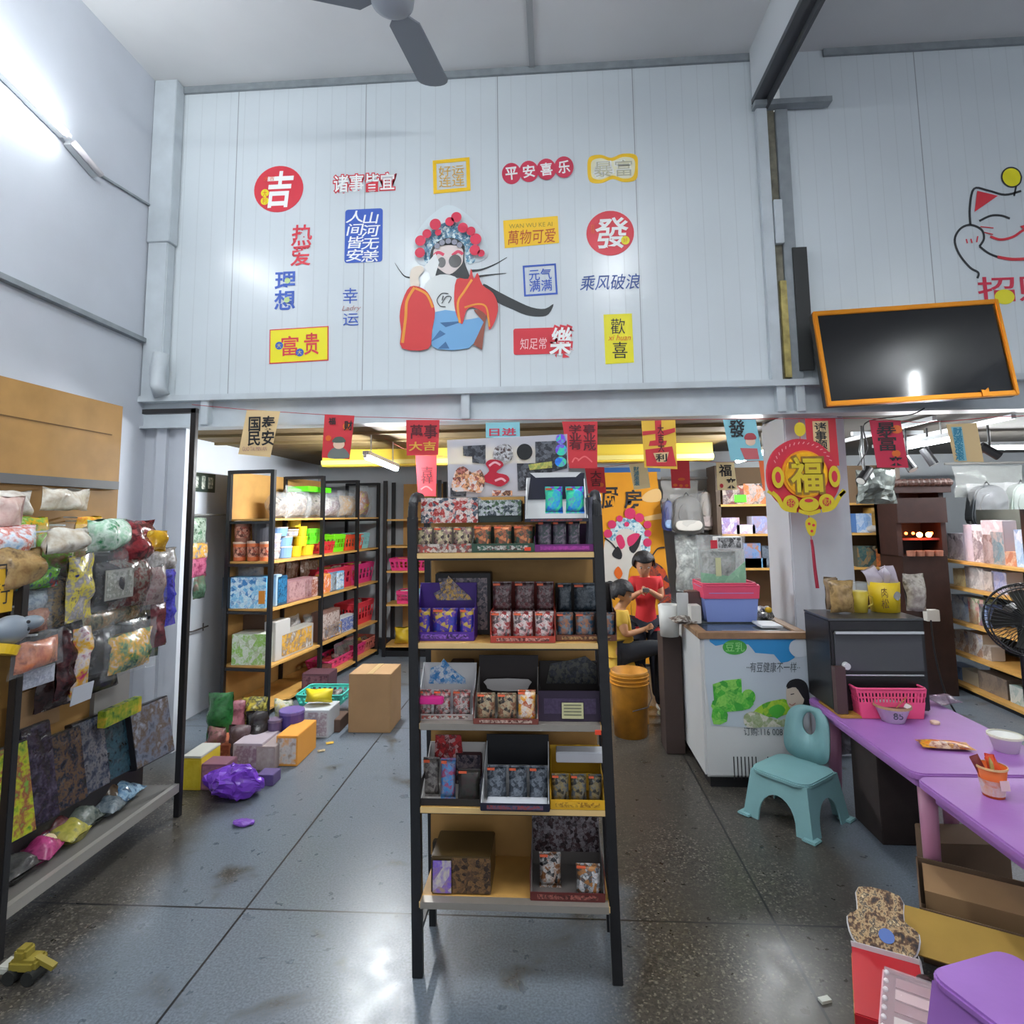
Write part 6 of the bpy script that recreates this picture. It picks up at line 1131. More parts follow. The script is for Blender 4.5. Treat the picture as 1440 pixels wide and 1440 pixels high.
G().cyl((-ow+.065, -.006, oh*.50), (-ow+.065, -.03, oh*.50), .018, .016, 18).obj('knob', mat('knob_white', 'd0d0d0', .4), t)
G().span((-ow-.005, -.05, 0), (-ow+.045, -.01, oh*.5)).obj('side_post', mat('post_brown', '4a3434', .6), t)
for k, x in enumerate((-.09, .0, .13)): G().ball((x, -.012, oh*.1), .012, 10).obj('indicator', mat('indicator_pale', 'd0c0c0', .4) if k < 2 else RED, t)
zo = TZ+.016+oh+.010
t = thing('yellow_bucket_cup', 'yellow snack bucket with brown writing holding clear bags on the oven', 'cup', (PY(1251, 860, 3.4).x, 3.44, zo)); rr = (PY(1272, 840, 3.4).x-PY(1230, 840, 3.4).x)/2; hh = PY(1250, 819, 3.4).z-zo
G().lathe([(0, 0), (rr*.9, 0), (rr, hh), (rr*.95, hh), (rr*.86, .006), (0, .006)], n=28).obj('cup', mat('cup_yellow', 'd8b81c', .45), t, smooth=True)
text('宁记', 'lettering', mat('print_umber', '6a4a1c', .5), -rr*.75, hh*.2, -rr*.25, hh*.85, -rr*.93, t, line=1) if False else text('肉\n松', 'lettering', mat('print_umber', '6a4a1c', .5), -rr*.7, hh*.15, -rr*.2, hh*.85, -rr*.93, t, line=1)
G().prism(smoothpts([(rr*.1, hh*.55), (rr*.35, hh*.72), (rr*.6, hh*.62), (rr*.4, hh*.42)], 3), -rr*.97, -rr*.9).obj('grey_emblem', mat('emblem_grey', '8a8a8a', .5), t)
for k in range(3): tag(G().pillow(.08, .1, .04, seed=20+k, crumple=.03).obj('clear_bag', film('cup_film', 'd8d0dc', .6), None, (t.location.x-.03+.04*k, 3.44, zo+hh-.02), rot=(0, R(-25+22*k), k), smooth=True), ['left', 'middle', 'right'][k]+' crumpled clear bag standing in the yellow snack bucket', 'bag', 'clear bags in the yellow bucket')
t = thing('yellow_mug', 'small yellow cup with a clear upper part left of the snack bucket', 'cup', (PY(1211, 860, 3.4).x, 3.42, zo)); r2 = rr*.62
G().lathe([(0, 0), (r2*.85, 0), (r2, hh*.7), (r2*.94, hh*.7), (r2*.8, .006), (0, .006)], n=24).obj('cup', mat('cup_yellow2', 'c8b03a', .45), t, smooth=True); G().lathe([(r2*.96, hh*.7), (r2*1.02, hh)], n=24).obj('clear_top', film('cup_clear', 'd8e0e0', .3), t)
G().tube([(r2*.9, 0, hh*.6), (r2*1.5, 0, hh*.5), (r2*1.5, 0, hh*.25), (r2*.88, 0, hh*.15)], .005, 6).obj('handle', mat('cup_yellow2', 'c8b03a', .45), t)
bag('brown paper snack bag at the left of the oven top', (1166, 816, 1200, 862), (0, 3.38), I('8a7048', 'a88a5a', '5a4a34', s=16), z=zo, th=.1, crumple=.02)
bag('small brown bag tucked behind the brown snack bag on the oven', (1160, 812, 1178, 860), (0, 3.48), I('7a6450', '9a8468', s=16), z=zo, th=.06, crumple=.02)
bag('clear crumpled bag right of the yellow bucket on the oven', (1272, 808, 1300, 858), (0, 3.42), I('8a8078', 'b8b0a4', '5a544c', s=16), z=zo, th=.08, crumple=.03)
# ================================================================ TEAL PLASTIC CHAIR
q = PZ(1128, 1150); th_ = R(-50)
t = thing('plastic_chair', 'teal plastic child chair with an oval hole in its back in front of the freezer', 'chair', (q.x-.025, q.y+.01, 0), th_); t.scale = (.93, .93, .97)
TL = mat('chair_teal', '7aa5a8', .45, var=.05, vscale=8, bump=.04); SHh = .225; a0, a1 = .155, .19
def panel(rot):
    """one flared side with an arched cut-out between two corner legs"""
    pts = [(-a1, 0), (-a1+.085, 0)]+[((a1-.085)*.98*math.cos(R(180-15*i)), .02+.125*math.sin(R(15*i))) for i in range(13)]+[(a1-.085, 0), (a1, 0), (a0, SHh), (-a0, SHh)]
    g = G()
    for y_ in (0, .008):
        pass
    A = []; B = []
    for x, z in pts:
        k = z/SHh; yy = -(a1+(a0-a1)*k)
        A.append(g.b.verts.new((x, yy, z))); B.append(g.b.verts.new((x*.97, yy+.007, z)))
    g.b.faces.new(A); g.b.faces.new(B[::-1]); n_ = len(A)
    for i in range(n_): g.b.faces.new((A[i], B[i], B[(i+1) % n_], A[(i+1) % n_]))
    bmesh.ops.rotate(g.b, verts=g.b.verts[:], cent=(0, 0, 0), matrix=M.Rotation(rot, 3, 'Z')); return g
for k in range(4): panel(k*math.pi/2).obj('leg_panel', TL, t)
for sx in (-1, 1):
    for sy in (-1, 1): G().box((sx*(a1-.012), sy*(a1-.012), .006), (.07, .07, .012)).obj('foot', TL, t, bevel=.004)
G().slab(rrect(-a0-.008, -a0-.016, a0+.008, a0+.008, .07, 6), SHh-.012, SHh+.012).obj('seat', TL, t, bevel=.006, smooth=False)
# curved back with the oval hole, rising from the rear edge of the seat
g = G(); bw, bh = .135, .27
ring_o = [(bw*math.copysign(abs(math.cos(R(a)))**.6, math.cos(R(a))), .145+.135*math.copysign(abs(math.sin(R(a)))**.6, math.sin(R(a)))) for a in range(0, 360, 10)]
ring_i = [(.042*math.cos(R(a)), .195+.055*math.sin(R(a))) for a in range(0, 360, 10)]
def bend(x, z, dy): return (x*(1-.12*z/.3), a0-.002+.10*(z/.3)**1.2*.6-(.03*(x/bw)**2)+dy, SHh+z)
vs = [[g.b.verts.new(bend(x, z, dy)) for x, z in rg] for dy in (0, .012) for rg in (ring_o, ring_i)]
n_ = 36
for i in range(n_):
    j = (i+1) % n_
    g.b.faces.new((vs[0][i], vs[0][j], vs[1][j], vs[1][i])); g.b.faces.new((vs[2][j], vs[2][i], vs[3][i], vs[3][j]))
    g.b.faces.new((vs[0][j], vs[0][i], vs[2][i], vs[2][j])); g.b.faces.new((vs[1][i], vs[1][j], vs[3][j], vs[3][i]))
g.obj('backrest', TL, t, smooth=True)
# ================================================================ FOREGROUND: TOY DISPLAY BOX, PALETTE, PURPLE STOOL, CARTON
q0, q1, q2 = PZ(1205, 1372, .0), PZ(1285, 1352, .0), PZ(1250, 1440, .0)
t = thing('display_box', 'red counter display box with a dark figure printed header on the floor', 'display box', (PZ(1243, 1398).x+.01, PZ(1243, 1398).y, 0), R(-24))
RB = mat('box_red_bright', 'b8222c', .4); HP = prt(('140e0c', '3a2418', '6a4a2c', 'c8a878', '1c1420', 'e0c898'), 30, .35, vor=False)
G().span((-.09, -.32, 0), (.09, .0, .13)).obj('body', RB, t, bevel=.003)
G().prism([(-.09, .13), (.09, .13), (.092, .145), (-.092, .145)], -.03, -.027).obj('white_side', CARDI, t)
g = G(); hd = smoothpts([(-.085, .02), (-.045, -.005), (.0, -.015), (.045, -.005), (.085, .02), (.098, .075), (.062, .10), (.058, .165), (-.058, .165), (-.066, .10), (-.096, .075)], 3)
g.prism(hd, -.003, .003); o = g.obj('header_card', HP, t, (0, -.01, .125), rot=(R(-42), 0, 0))
g = G().prism([(x*1.04, z*1.02-.004) for x, z in hd], .0035, .006); g.obj('header_edge', CARDI, t, (0, -.01, .125), rot=(R(-42), 0, 0))
G().prism(ell(.01, .045, .022, .02, 16), -.006, -.003).obj('blue_emblem', mat('emblem_blue', '5a7ac0', .4), t, (0, -.01, .125), rot=(R(-42), 0, 0))
G().span((-.092, -.3, .015), (-.0905, -.04, .115)).obj('side_print', prt(('b8222c', 'd8501c', '8aa82a', 'd89a6a'), 16), t)
G().prism([(.09, .0), (.097, .0), (.097, .125), (.09, .14)], -.3, 0).obj('white_edge', CARDI, t)
c = PZ(1284, 1412, .15); t = thing('makeup_palette', 'pink boxed toy makeup palette lying on the red display box', 'toy', (c.x+.0, c.y-.04, .147), R(-30))
G().span((-.095, -.15, 0), (.095, .13, .018)).obj('case', mat('palette_pink', 'd8a8b0', .35), t, bevel=.006)
G().span((-.09, -.145, .018), (.09, .125, .022)).obj('clear_cover', film('palette_cover', 'f0e0e4', .3), t)
for k, (m_, y) in enumerate((('b08088', .07), ('e0c0c0', .02), ('a87880', -.03), ('e8dcd8', -.09))): G().span((-.06, y-.018, .0185), (.03, y+.022, .0205)).obj('colour_pan', mat('pan_'+m_, m_, .5), t)
for k in range(7): G().ball((-.083, -.12+.037*k, .02), .007, 8).obj('bead', mat('bead_white', 'e8e0e0', .3), t)
G().span((.045, -.12, .0185), (.085, .09, .0205)).obj('printed_strip', prt(('c8a0a8', '6a4a54', 'd8c8cc', 'a07080'), 40), t)
o = G().ball((0, 0, 0), (.02, .014, .012), 12).obj('toy_ring', mat('toy_dark_brown', '3a2424', .4), None, (c.x+.085, c.y+.10, .145)); tag(o, 'small dark oval toy beside the pink makeup palette', 'toy')
sz_ = .33; c = PZ(1408, 1385, sz_)
t = thing('plastic_stool', 'purple plastic child stool in the lower right corner', 'stool', (c.x+.02, c.y-.04, 0), R(20)); PS = mat('stool_purple', '9a68b8', .5, var=.04, vscale=8, bump=.05)
G().slab(rrect(-.14, -.14, .14, .14, .05, 6), sz_-.025, sz_).obj('seat', PS, t, bevel=.008)
for k in range(4):
    g = G(); a0s, a1s = .128, .165
    pts = [(-a1s, 0), (-a1s+.055, 0)]+[((a1s-.055)*math.cos(R(180-18*i)), .04+.16*math.sin(R(18*i))) for i in range(11)]+[(a1s-.055, 0), (a1s, 0), (a0s, sz_-.02), (-a0s, sz_-.02)]
    A = [g.b.verts.new((x, -(a1s+(a0s-a1s)*z/(sz_-.02)), z)) for x, z in pts]; B = [g.b.verts.new((x*.97, -(a1s+(a0s-a1s)*z/(sz_-.02))+.007, z)) for x, z in pts]
    g.b.faces.new(A); g.b.faces.new(B[::-1]); n_ = len(A)
    for i in range(n_): g.b.faces.new((A[i], B[i], B[(i+1) % n_], A[(i+1) % n_]))
    bmesh.ops.rotate(g.b, verts=g.b.verts[:], cent=(0, 0, 0), matrix=M.Rotation(k*math.pi/2, 3, 'Z')); g.obj('leg_panel', PS, t)
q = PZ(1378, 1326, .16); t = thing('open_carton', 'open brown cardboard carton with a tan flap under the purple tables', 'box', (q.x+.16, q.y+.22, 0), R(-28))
g = G(); W_, D2, H_ = .19, .36, .17
for a_, b_ in (((-W_, -.18, 0), (W_, -.175, H_)), ((-W_, .175, 0), (W_, .18, H_)), ((-W_, -.18, 0), (-W_+.005, .18, H_)), ((W_-.005, -.18, 0), (W_, .18, H_))): g.span(a_, b_)
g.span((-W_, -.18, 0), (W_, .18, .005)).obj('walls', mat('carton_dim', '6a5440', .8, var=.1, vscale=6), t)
G().box((-.08, -.275, H_-.025), (.50, .19, .004), rot=M.Rotation(R(12), 3, 'X')).obj('flap', mat('flap_tan', 'a8863c', .75, var=.08, vscale=8), t)
G().box((0, .06, .11), (W_*1.8, .2, .1)).obj('folded_board', CARD, t)
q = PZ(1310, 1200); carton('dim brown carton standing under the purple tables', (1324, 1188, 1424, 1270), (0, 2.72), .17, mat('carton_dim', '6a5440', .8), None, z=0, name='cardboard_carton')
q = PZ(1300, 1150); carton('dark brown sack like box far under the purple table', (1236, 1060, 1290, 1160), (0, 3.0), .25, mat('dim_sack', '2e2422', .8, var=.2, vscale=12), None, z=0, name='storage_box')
carton('small pale box behind the pink table leg', (1318, 1100, 1330, 1135), (0, 3.0), .1, mat('pale_box', 'b8b4b0', .6), None, z=None, name='pale_box')
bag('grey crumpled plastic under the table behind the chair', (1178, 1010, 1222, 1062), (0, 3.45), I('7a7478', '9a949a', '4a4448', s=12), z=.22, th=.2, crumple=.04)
q = PZ(1160, 1408); tag(G().box((0, 0, .004), (.035, .02, .008)).obj('paper_scrap', mat('scrap_white', 'c8ccc4', .6), None, q, rz=.3), 'tiny white paper scrap on the floor by the red display box', 'scrap')
# ================================================================ YELLOW BUCKET, WHITE PAIL
q = PZ(890, 1040); t = thing('paint_bucket', 'dirty yellow paint bucket standing right of the display rack', 'bucket', (q.x, q.y+.10, 0)); rb = .13; hb_ = PY(890, 947, q.y).z
YB_ = mat('bucket_ochre', 'b4791c', .55, var=.3, vscale=9)
G().lathe([(0, 0), (rb*.86, 0), (rb*.98, hb_*.96), (rb*.98, hb_), (rb*.93, hb_), (rb*.82, .01), (0, .01)], n=32).obj('body', YB_, t, smooth=True)
for z_ in (.80, .86, .92): G().lathe([(rb*.95, hb_*z_), (rb*1.04, hb_*(z_+.005)), (rb*1.04, hb_*(z_+.015)), (rb*.95, hb_*(z_+.02))], n=32).obj('rib', YB_, t)
G().tube([(rb*1.0, 0, hb_*.85), (rb*1.08, -.06, hb_*.6), (rb*.8, -.12, hb_*.5), (0, -rb*1.08, hb_*.45)], .004, 6).obj('wire_handle', mat('hook_dark', '4a4240', .5), t)
t, w_, h_ = root_at('hanging_pail', 'white plastic pail hanging at the left side of the freezer', 'pail', (926, 850, 956, 894), (0, 4.0))
r_ = w_/2; G().lathe([(0, 0), (r_*.86, 0), (r_, h_), (r_*.95, h_), (r_*.8, .006), (0, .006)], n=24).obj('body', mat('pail_white', 'c8c8c4', .45), t, smooth=True)
G().tube([(-r_, 0, h_), (0, .02, h_+.05), (r_, 0, h_)], .003, 6).obj('handle', mat('hook_dark', '4a4240', .5), t)
xs = t.location.x; carton('narrow dark stand beside the freezer holding the white pail', (934, 895, 960, 1020), (0, 4.02), .2, mat('stand_dark', '3a2c28', .7), None, z=0, name='side_stand', cat='stand')
# ================================================================ KITCHEN CURTAIN
KY = 6.2
f = Flat((888, 760), KY, 'orange split door curtain with kitchen lettering and an opera face', 'curtain', 'door_curtain')
OC = mat('curtain_orange', 'd8921c', .8, var=.05, vscale=5); WC = mat('curtain_white', 'c8c4bc', .8)
f.poly('left_panel', OC, [(842, 662), (877, 662), (879, 760), (884, 840), (886, 930), (842, 930)], y=0, th=.006); f.poly('right_panel', OC, [(877, 662), (927, 662), (934, 760), (940, 850), (942, 930), (890, 930), (884, 840), (879, 760)], y=.003, th=.006)
f.poly('rod', mat('rod_blue', '2a5a94', .4), [(838, 656), (932, 656), (932, 663), (838, 663)], y=-.012, th=.02)
f.polys('cloud_print', mat('curtain_peach', 'e0b87a', .8), [smoothpts([(904, 700), (915, 690), (930, 688), (931, 704), (912, 706)], 3), [(906, 727), (932, 722), (932, 730), (908, 733)]])
f.text('厨', INK, (847, 684, 871, 715), bold=.02); f.text('房', INK, (879, 688, 905, 715), bold=.02)
f.poly('face_white', WC, smoothpts([(846, 820), (850, 762), (868, 742), (886, 738), (900, 748), (904, 770), (896, 790), (884, 800), (878, 830), (862, 828), (850, 826)], 3))
f.poly('headdress', prt(('8ab8c8', 'd8e4e4', '4a8aa8'), 30), smoothpts([(856, 756), (862, 738), (878, 728), (896, 732), (910, 750), (914, 775), (902, 778), (898, 755), (886, 744), (870, 746), (864, 760)], 3))
f.poly('eye_left', mat('curtain_rose', 'c83060', .8), smoothpts([(866, 756), (874, 752), (879, 766), (872, 772)], 3)); f.poly('eye_right', INK, smoothpts([(884, 770), (894, 760), (902, 752), (898, 768), (890, 778)], 3)); f.poly('face_red', mat('curtain_rose', 'c83060', .8), smoothpts([(882, 756), (892, 750), (900, 752), (892, 764), (884, 768)], 3)); f.poly('beard_ink', INK, smoothpts([(860, 778), (868, 768), (874, 778), (872, 786), (864, 784)], 3))
for x, y, r_ in ((887, 722, 8), (900, 728, 6.5), (872, 729, 4.5), (861, 737, 6), (855, 750, 6), (911, 738, 5.5), (911, 750, 5), (910, 763, 6), (882, 737, 3.5)): f.poly('pompom', mat('curtain_rose', 'c83060', .8), ell(x, y, r_, n=16), y=-.014)
f.poly('robe_print', prt(('8a2a4a', 'c8501c', '3a2a34'), 14), smoothpts([(912, 790), (928, 796), (936, 810), (940, 845), (926, 848), (914, 820)], 3)); f.poly('orange_patch', ORG, smoothpts([(862, 805), (868, 796), (874, 806), (868, 814)], 3)); f.polys('ink_line', INK, [ribbon([(916, 782), (924, 772), (934, 770)], 2), ribbon([(850, 756), (860, 764), (866, 772)], 2)])
# ================================================================ BACKPACKS, REAR SHELVES
KB = 6.12
p0, p1 = PY(930, 672, KB), PY(1000, 672, KB)
tag(G().cyl((p0.x, KB+.02, p0.z), (p1.x, KB+.02, p1.z), .012, n=8).obj('hanging_pole', mat('pole_grey', '8a8884', .4, .4)), 'grey pole from which the backpacks hang', 'pole')
def backpack(label, rect, Y, m, pm, film_=True):
    t, w_, h_ = root_at('backpack', label, 'backpack', rect, (0, Y), group='backpacks along the rear wall')
    g = G().prism(smoothpts([(-w_*.48, .0), (w_*.48, .0), (w_*.5, h_*.5), (w_*.36, h_*.88), (0, h_), (-w_*.36, h_*.88), (-w_*.5, h_*.5)], 4), -.07, .05); g.obj('body', m, t, bevel=.012, smooth=False)
    G().prism(smoothpts([(-w_*.36, h_*.06), (w_*.36, h_*.06), (w_*.38, h_*.3), (-w_*.38, h_*.3)], 3), -.1, -.06).obj('front_pocket', pm, t, bevel=.006)
    G().prism(smoothpts([(-w_*.3, h_*.36), (w_*.3, h_*.36), (w_*.24, h_*.7), (0, h_*.78), (-w_*.24, h_*.7)], 3), -.085, -.06).obj('upper_panel', m, t)
    G().tube([(-w_*.1, -.02, h_*.97), (0, -.02, h_*1.08), (w_*.1, -.02, h_*.97)], .007, 6).obj('grab_handle', DARK, t)
    if film_: G().pillow(w_*1.1, h_*1.06, .22, (0, -.02, -.02*h_), 9, 9, seed=3, crumple=.03).obj('cover_film', film('bag_film', 'dcdcdc', .18), t)
    return t
backpack('dark grey backpack with a white front pocket hanging in the centre', (945, 697, 986, 748), KB-.06, mat('pack_grey', '55534f', .6), mat('pack_pale', 'c0bcb4', .6))
backpack('pale grey backpack in film right of the dark grey one', (981, 692, 1003, 742), KB, mat('pack_pale2', 'a8a098', .6), mat('pack_pinkish', 'b8a8a4', .6))
backpack('narrow blue backpack left of the dark grey one', (932, 704, 946, 744), KB, mat('pack_blue', '3a4a8a', .6), mat('pack_sky', '8aa8d0', .6))
bag('tall silver film bag hanging below the dark grey backpack', (950, 752, 984, 832), (0, KB), I('b8bcb8', '8a8e8c', 'd4d8d4', s=9), th=.1, crumple=.03)
bag('second silver film bag under the backpacks', (978, 748, 1006, 800), (0, KB+.08), I('a0a098', '7a7a74', 'c0c0b8', s=9), th=.1, crumple=.03)
bag('grey crumpled film cover above the backpacks', (930, 676, 982, 706), (0, KB+.1), film('cover_cloud', 'b4b2ae', .7), th=.08, crumple=.03)
SY2 = 5.85
x0, x1 = PY(1012, 740, SY2).x, PY(1268, 740, SY2).x
t = thing('rear_shelf', 'wooden open shelving behind the column, filled with small toys', 'shelving', (x0, SY2, 0)); wr = x1-x0
RZS = [PY(1050, py, SY2).z for py in (709, 751, 799)]
for z_ in RZS+[RZS[2]-.42]: G().span((0, 0, z_-.02), (wr, .32, z_)).obj('shelf_board', WOOD, t)
for x in (0, wr*.5, wr): G().span((x-.02, 0, 0), (x+.02, .32, 1.95)).obj('upright', mat('upright_brown', '4a3a2c', .6), t)
G().span((0, .32, .1), (wr, .335, 1.95)).obj('back_panel', mat('panel_dim_brown', '6a543c', .7), t)
rs = [((1016, 683, 1046, 709), 0, 'brown toy box on the top board left of the column', ('7a5a44', 'b8a89a', '5a4a50', '8a3a2a')), ((1046, 680, 1082, 709), 0, 'brown and orange toy bag on the top board left of the column', ('6a5040', 'c8703a', 'a89c98', '3a3434')),
 ((1014, 728, 1040, 751), 1, 'lilac and white toy box on the second board', ('b8a8d0', 'd8ccd8', '8a7ab0', 'c8a0a0')), ((1036, 738, 1062, 751), 1, 'low lilac box with pale print on the second board', ('c0b0d8', 'e0d8d0', 'a890c0')), ((1058, 726, 1082, 751), 1, 'white and blue toy box on the second board', ('c8c4cc', '8a90c0', 'b08a70')),
 ((1014, 772, 1046, 799), 2, 'grey box on the third board behind the gift box', ('8a8080', '6a6468', 'b0a8a4')), ((1046, 764, 1070, 790), 2, 'dark blue toy on the third board', ('2a4a7a', '6a8ab8', 'a0705a')), ((1048, 785, 1078, 799), 2, 'sky blue packet on the third board', ('3a8ac8', '8ac0e0', '2a5a8a')), ((1072, 768, 1086, 799), 2, 'dark slate box touching the column on the third board', ('3a4450', '6a7480', '2a303a')),
 ((1204, 722, 1226, 746), 1, 'blue boxes right of the column on the rear shelf', ('4a70a8', '8aa8d0', 'c8ccd0')), ((1226, 714, 1240, 740), 1, 'ochre box right of the column on the rear shelf', ('a8803a', '8a6a34', 'c8a05a')), ((1206, 768, 1232, 798), 2, 'dark mixed toy box right of the column', ('4a4a40', '8a6a44', '3a5a5a', '2a2a2a')), ((1232, 772, 1252, 798), 2, 'olive and orange toy box near the shrine', ('6a6a3a', 'c8703a', '3a3a34'))]
for rect, k, lab, cols in rs: carton(lab, rect, (0, SY2+.03), .16, mat('toybox_'+cols[0], cols[0], .5), prt(cols, 14, .4), z=RZS[k], name='toy_box', fr_in=(0, 0, 1, 1))
q = PY(1040, 700, SY2); tag(G().box((PY(1042, 700, SY2).x, SY2+.02, PY(1042, 701, SY2).z), (.11, .004, .07)).obj('price_card', mat('card_neon', '5ae02a', .4)), 'neon green price card on the top rear shelf', 'card')
o = G().ball((0, 0, .035), (.08, .06, .04), 14).obj('plush_toy', mat('plush_white', 'b0aca8', .9), None, (PY(1231, 742, SY2).x, SY2+.06, RZS[1])); tag(o, 'small white plush toy right of the column', 'toy')
t, w_, h_ = carton('yellow ruler pack with a red star lying on the rear shelf', (1244, 774, 1268, 786), (0, SY2-.01), .03, mat('ruler_yellow', 'c8b83a', .5), None, z=None, name='ruler_pack', cat='pack')
t = thing('clear_storage_bag', 'grey crumpled plastic bag hanging on a pole right of the column', 'bag', PY(1233, 705, 4.9)); G().pillow(.3, .27, .12, (0, 0, -.02), 9, 9, seed=6, crumple=.05).obj('film', I('4a4e4c', '6a706c', '8a8e88', s=9), t); G().tube([(-.08, 0, .24), (-.1, 0, .4), (-.06, 0, .62)], .008, 6).obj('hook', DARK, t)
# dark wooden household shrine with two glowing lamps
AY = 5.3; c0, c1 = PY(1264, 760, AY), PY(1334, 760, AY)
t = thing('household_shrine', 'dark carved wooden shrine cabinet with two glowing orange lamps', 'shrine', ((c0.x+c1.x)/2, AY, 0)); sw = (c1.x-c0.x)/2; DW = mat('shrine_wood', '2a1612', .5, var=.25, vscale=15)
def zz(py): return PY(1300, py, AY).z
G().span((-sw*.9, .0, 0), (sw*.9, .35, zz(782))).obj('base_cabinet', DW, t); G().span((-sw, .02, zz(782)), (-sw+.04, .35, zz(688))).span((sw-.04, .02, zz(782)), (sw, .35, zz(688))).span((-sw, .3, zz(782)), (sw, .35, zz(688))).obj('niche', DW, t)
G().span((-sw*1.15, -.04, zz(693)), (sw*1.15, .35, zz(680))).obj('carved_top', DW, t); g = G()
for k in range(11): g.ball((-sw*1.1+sw*2.2*k/10, -.03, zz(679)), .035, 8)
g.obj('carving', mat('shrine_carving', '3a2018', .5, bump=.8, bscale=60), t); G().span((-sw, -.01, zz(735)), (sw, .02, zz(700))).obj('lintel_board', DW, t)
G().span((-sw+.04, .05, zz(760)), (sw-.04, .28, zz(757))).obj('altar_step', mat('shrine_red', '6a1c14', .5), t)
for px in (1293, 1306): G().ball((PY(px, 752, AY).x-t.location.x, .0, zz(752)), .022, 12).obj('lamp_glow', mat('shrine_bulb', (1, .28, .06), .4, emit=26), t)
for px in (1277, 1287, 1313): G().ball((PY(px, 750, AY).x-t.location.x, .03, zz(750)), .012, 10).obj('small_lamp', mat('shrine_ember', (1, .12, .02), .4, emit=9), t)
for k in range(4): G().lathe([(0, 0), (.03, 0), (.034, .045), (0, .045)], (-sw*.55+sw*.37*k, -.0, zz(782)), 14).obj('offering_cup', mat('cup_clay', '8a5a48', .5), t)
carton('white bottle label box at the foot of the shrine', (1304, 858, 1322, 874), (0, AY-.08), .06, mat('label_box', 'b8b4ac', .5), None, z=None, name='label_box')
# black cable from the shrine down to the floor
tag(G().tube(smoothpts([(1311, 880), (1316, 920), (1328, 965), (1340, 1000), (1346, 1010)], 4, False) and [PY(x, y, 4.4) for x, y in smoothpts([(1309, 872), (1314, 915), (1324, 958), (1334, 985), (1346, 1006)], 4, False)]+[PZ(1356, 1012, .006)], .006, 6).obj('power_cable', DARK), 'thin black cable hanging down behind the purple table', 'cable')
# ================================================================ RIGHT SHELVING (faces left, runs in depth)
B0 = PZ(1335, 962); B1 = PZ(1440, 1010); u2 = (B1-B0); u2.z = 0; u2.normalize(); RZR = math.atan2(u2.y, u2.x); BP = (B0.x, B0.y)
t = thing('side_shelving', 'black framed wooden shelving with stationery along the right aisle', 'shelving', (B0.x, B0.y, 0), RZR); Ls = 2.4
SZ = [PN(1335, py, BP, RZR).z for py in (787, 823, 870, 912, 953)]
for z_ in SZ: G().span((0, -.02, z_-.022), (Ls, .34, z_)).obj('shelf_board', WOOD, t)
for x in (0, 1.1, 2.38): G().bar((x, 0, 0), (x, 0, 1.5), .04, .04, up=(0, 1, 0)).obj('post', DARK, t)
G().span((0, .0, .0), (Ls, .34, SZ[4]-.025)).obj('plinth', DARK, t); G().span((0, .34, 0), (Ls, .355, 1.5)).obj('back_panel', mat('panel_grey_green', '5a5c54', .7), t)
np_ = V((math.sin(RZR), -math.cos(RZR), 0))
def pale(c): return ''.join('%02x' % int(int(c[i:i+2], 16)*.72+255*.26) for i in (0, 2, 4))
def rsd(rect, k, lab, cols, d=.14, off=.05, nm='goods_box', cat='box', grp=None):
    return carton(lab, rect, (BP[0]-np_.x*off, BP[1]-np_.y*off), d, mat('side_'+pale(cols[0]), pale(cols[0]), .5), prt(tuple(pale(c) for c in cols), 14, .4) if len(cols) > 1 else None, RZR, z=SZ[k], name=nm, cat=cat, fr_in=(0, 0, 1, 1), group=grp)
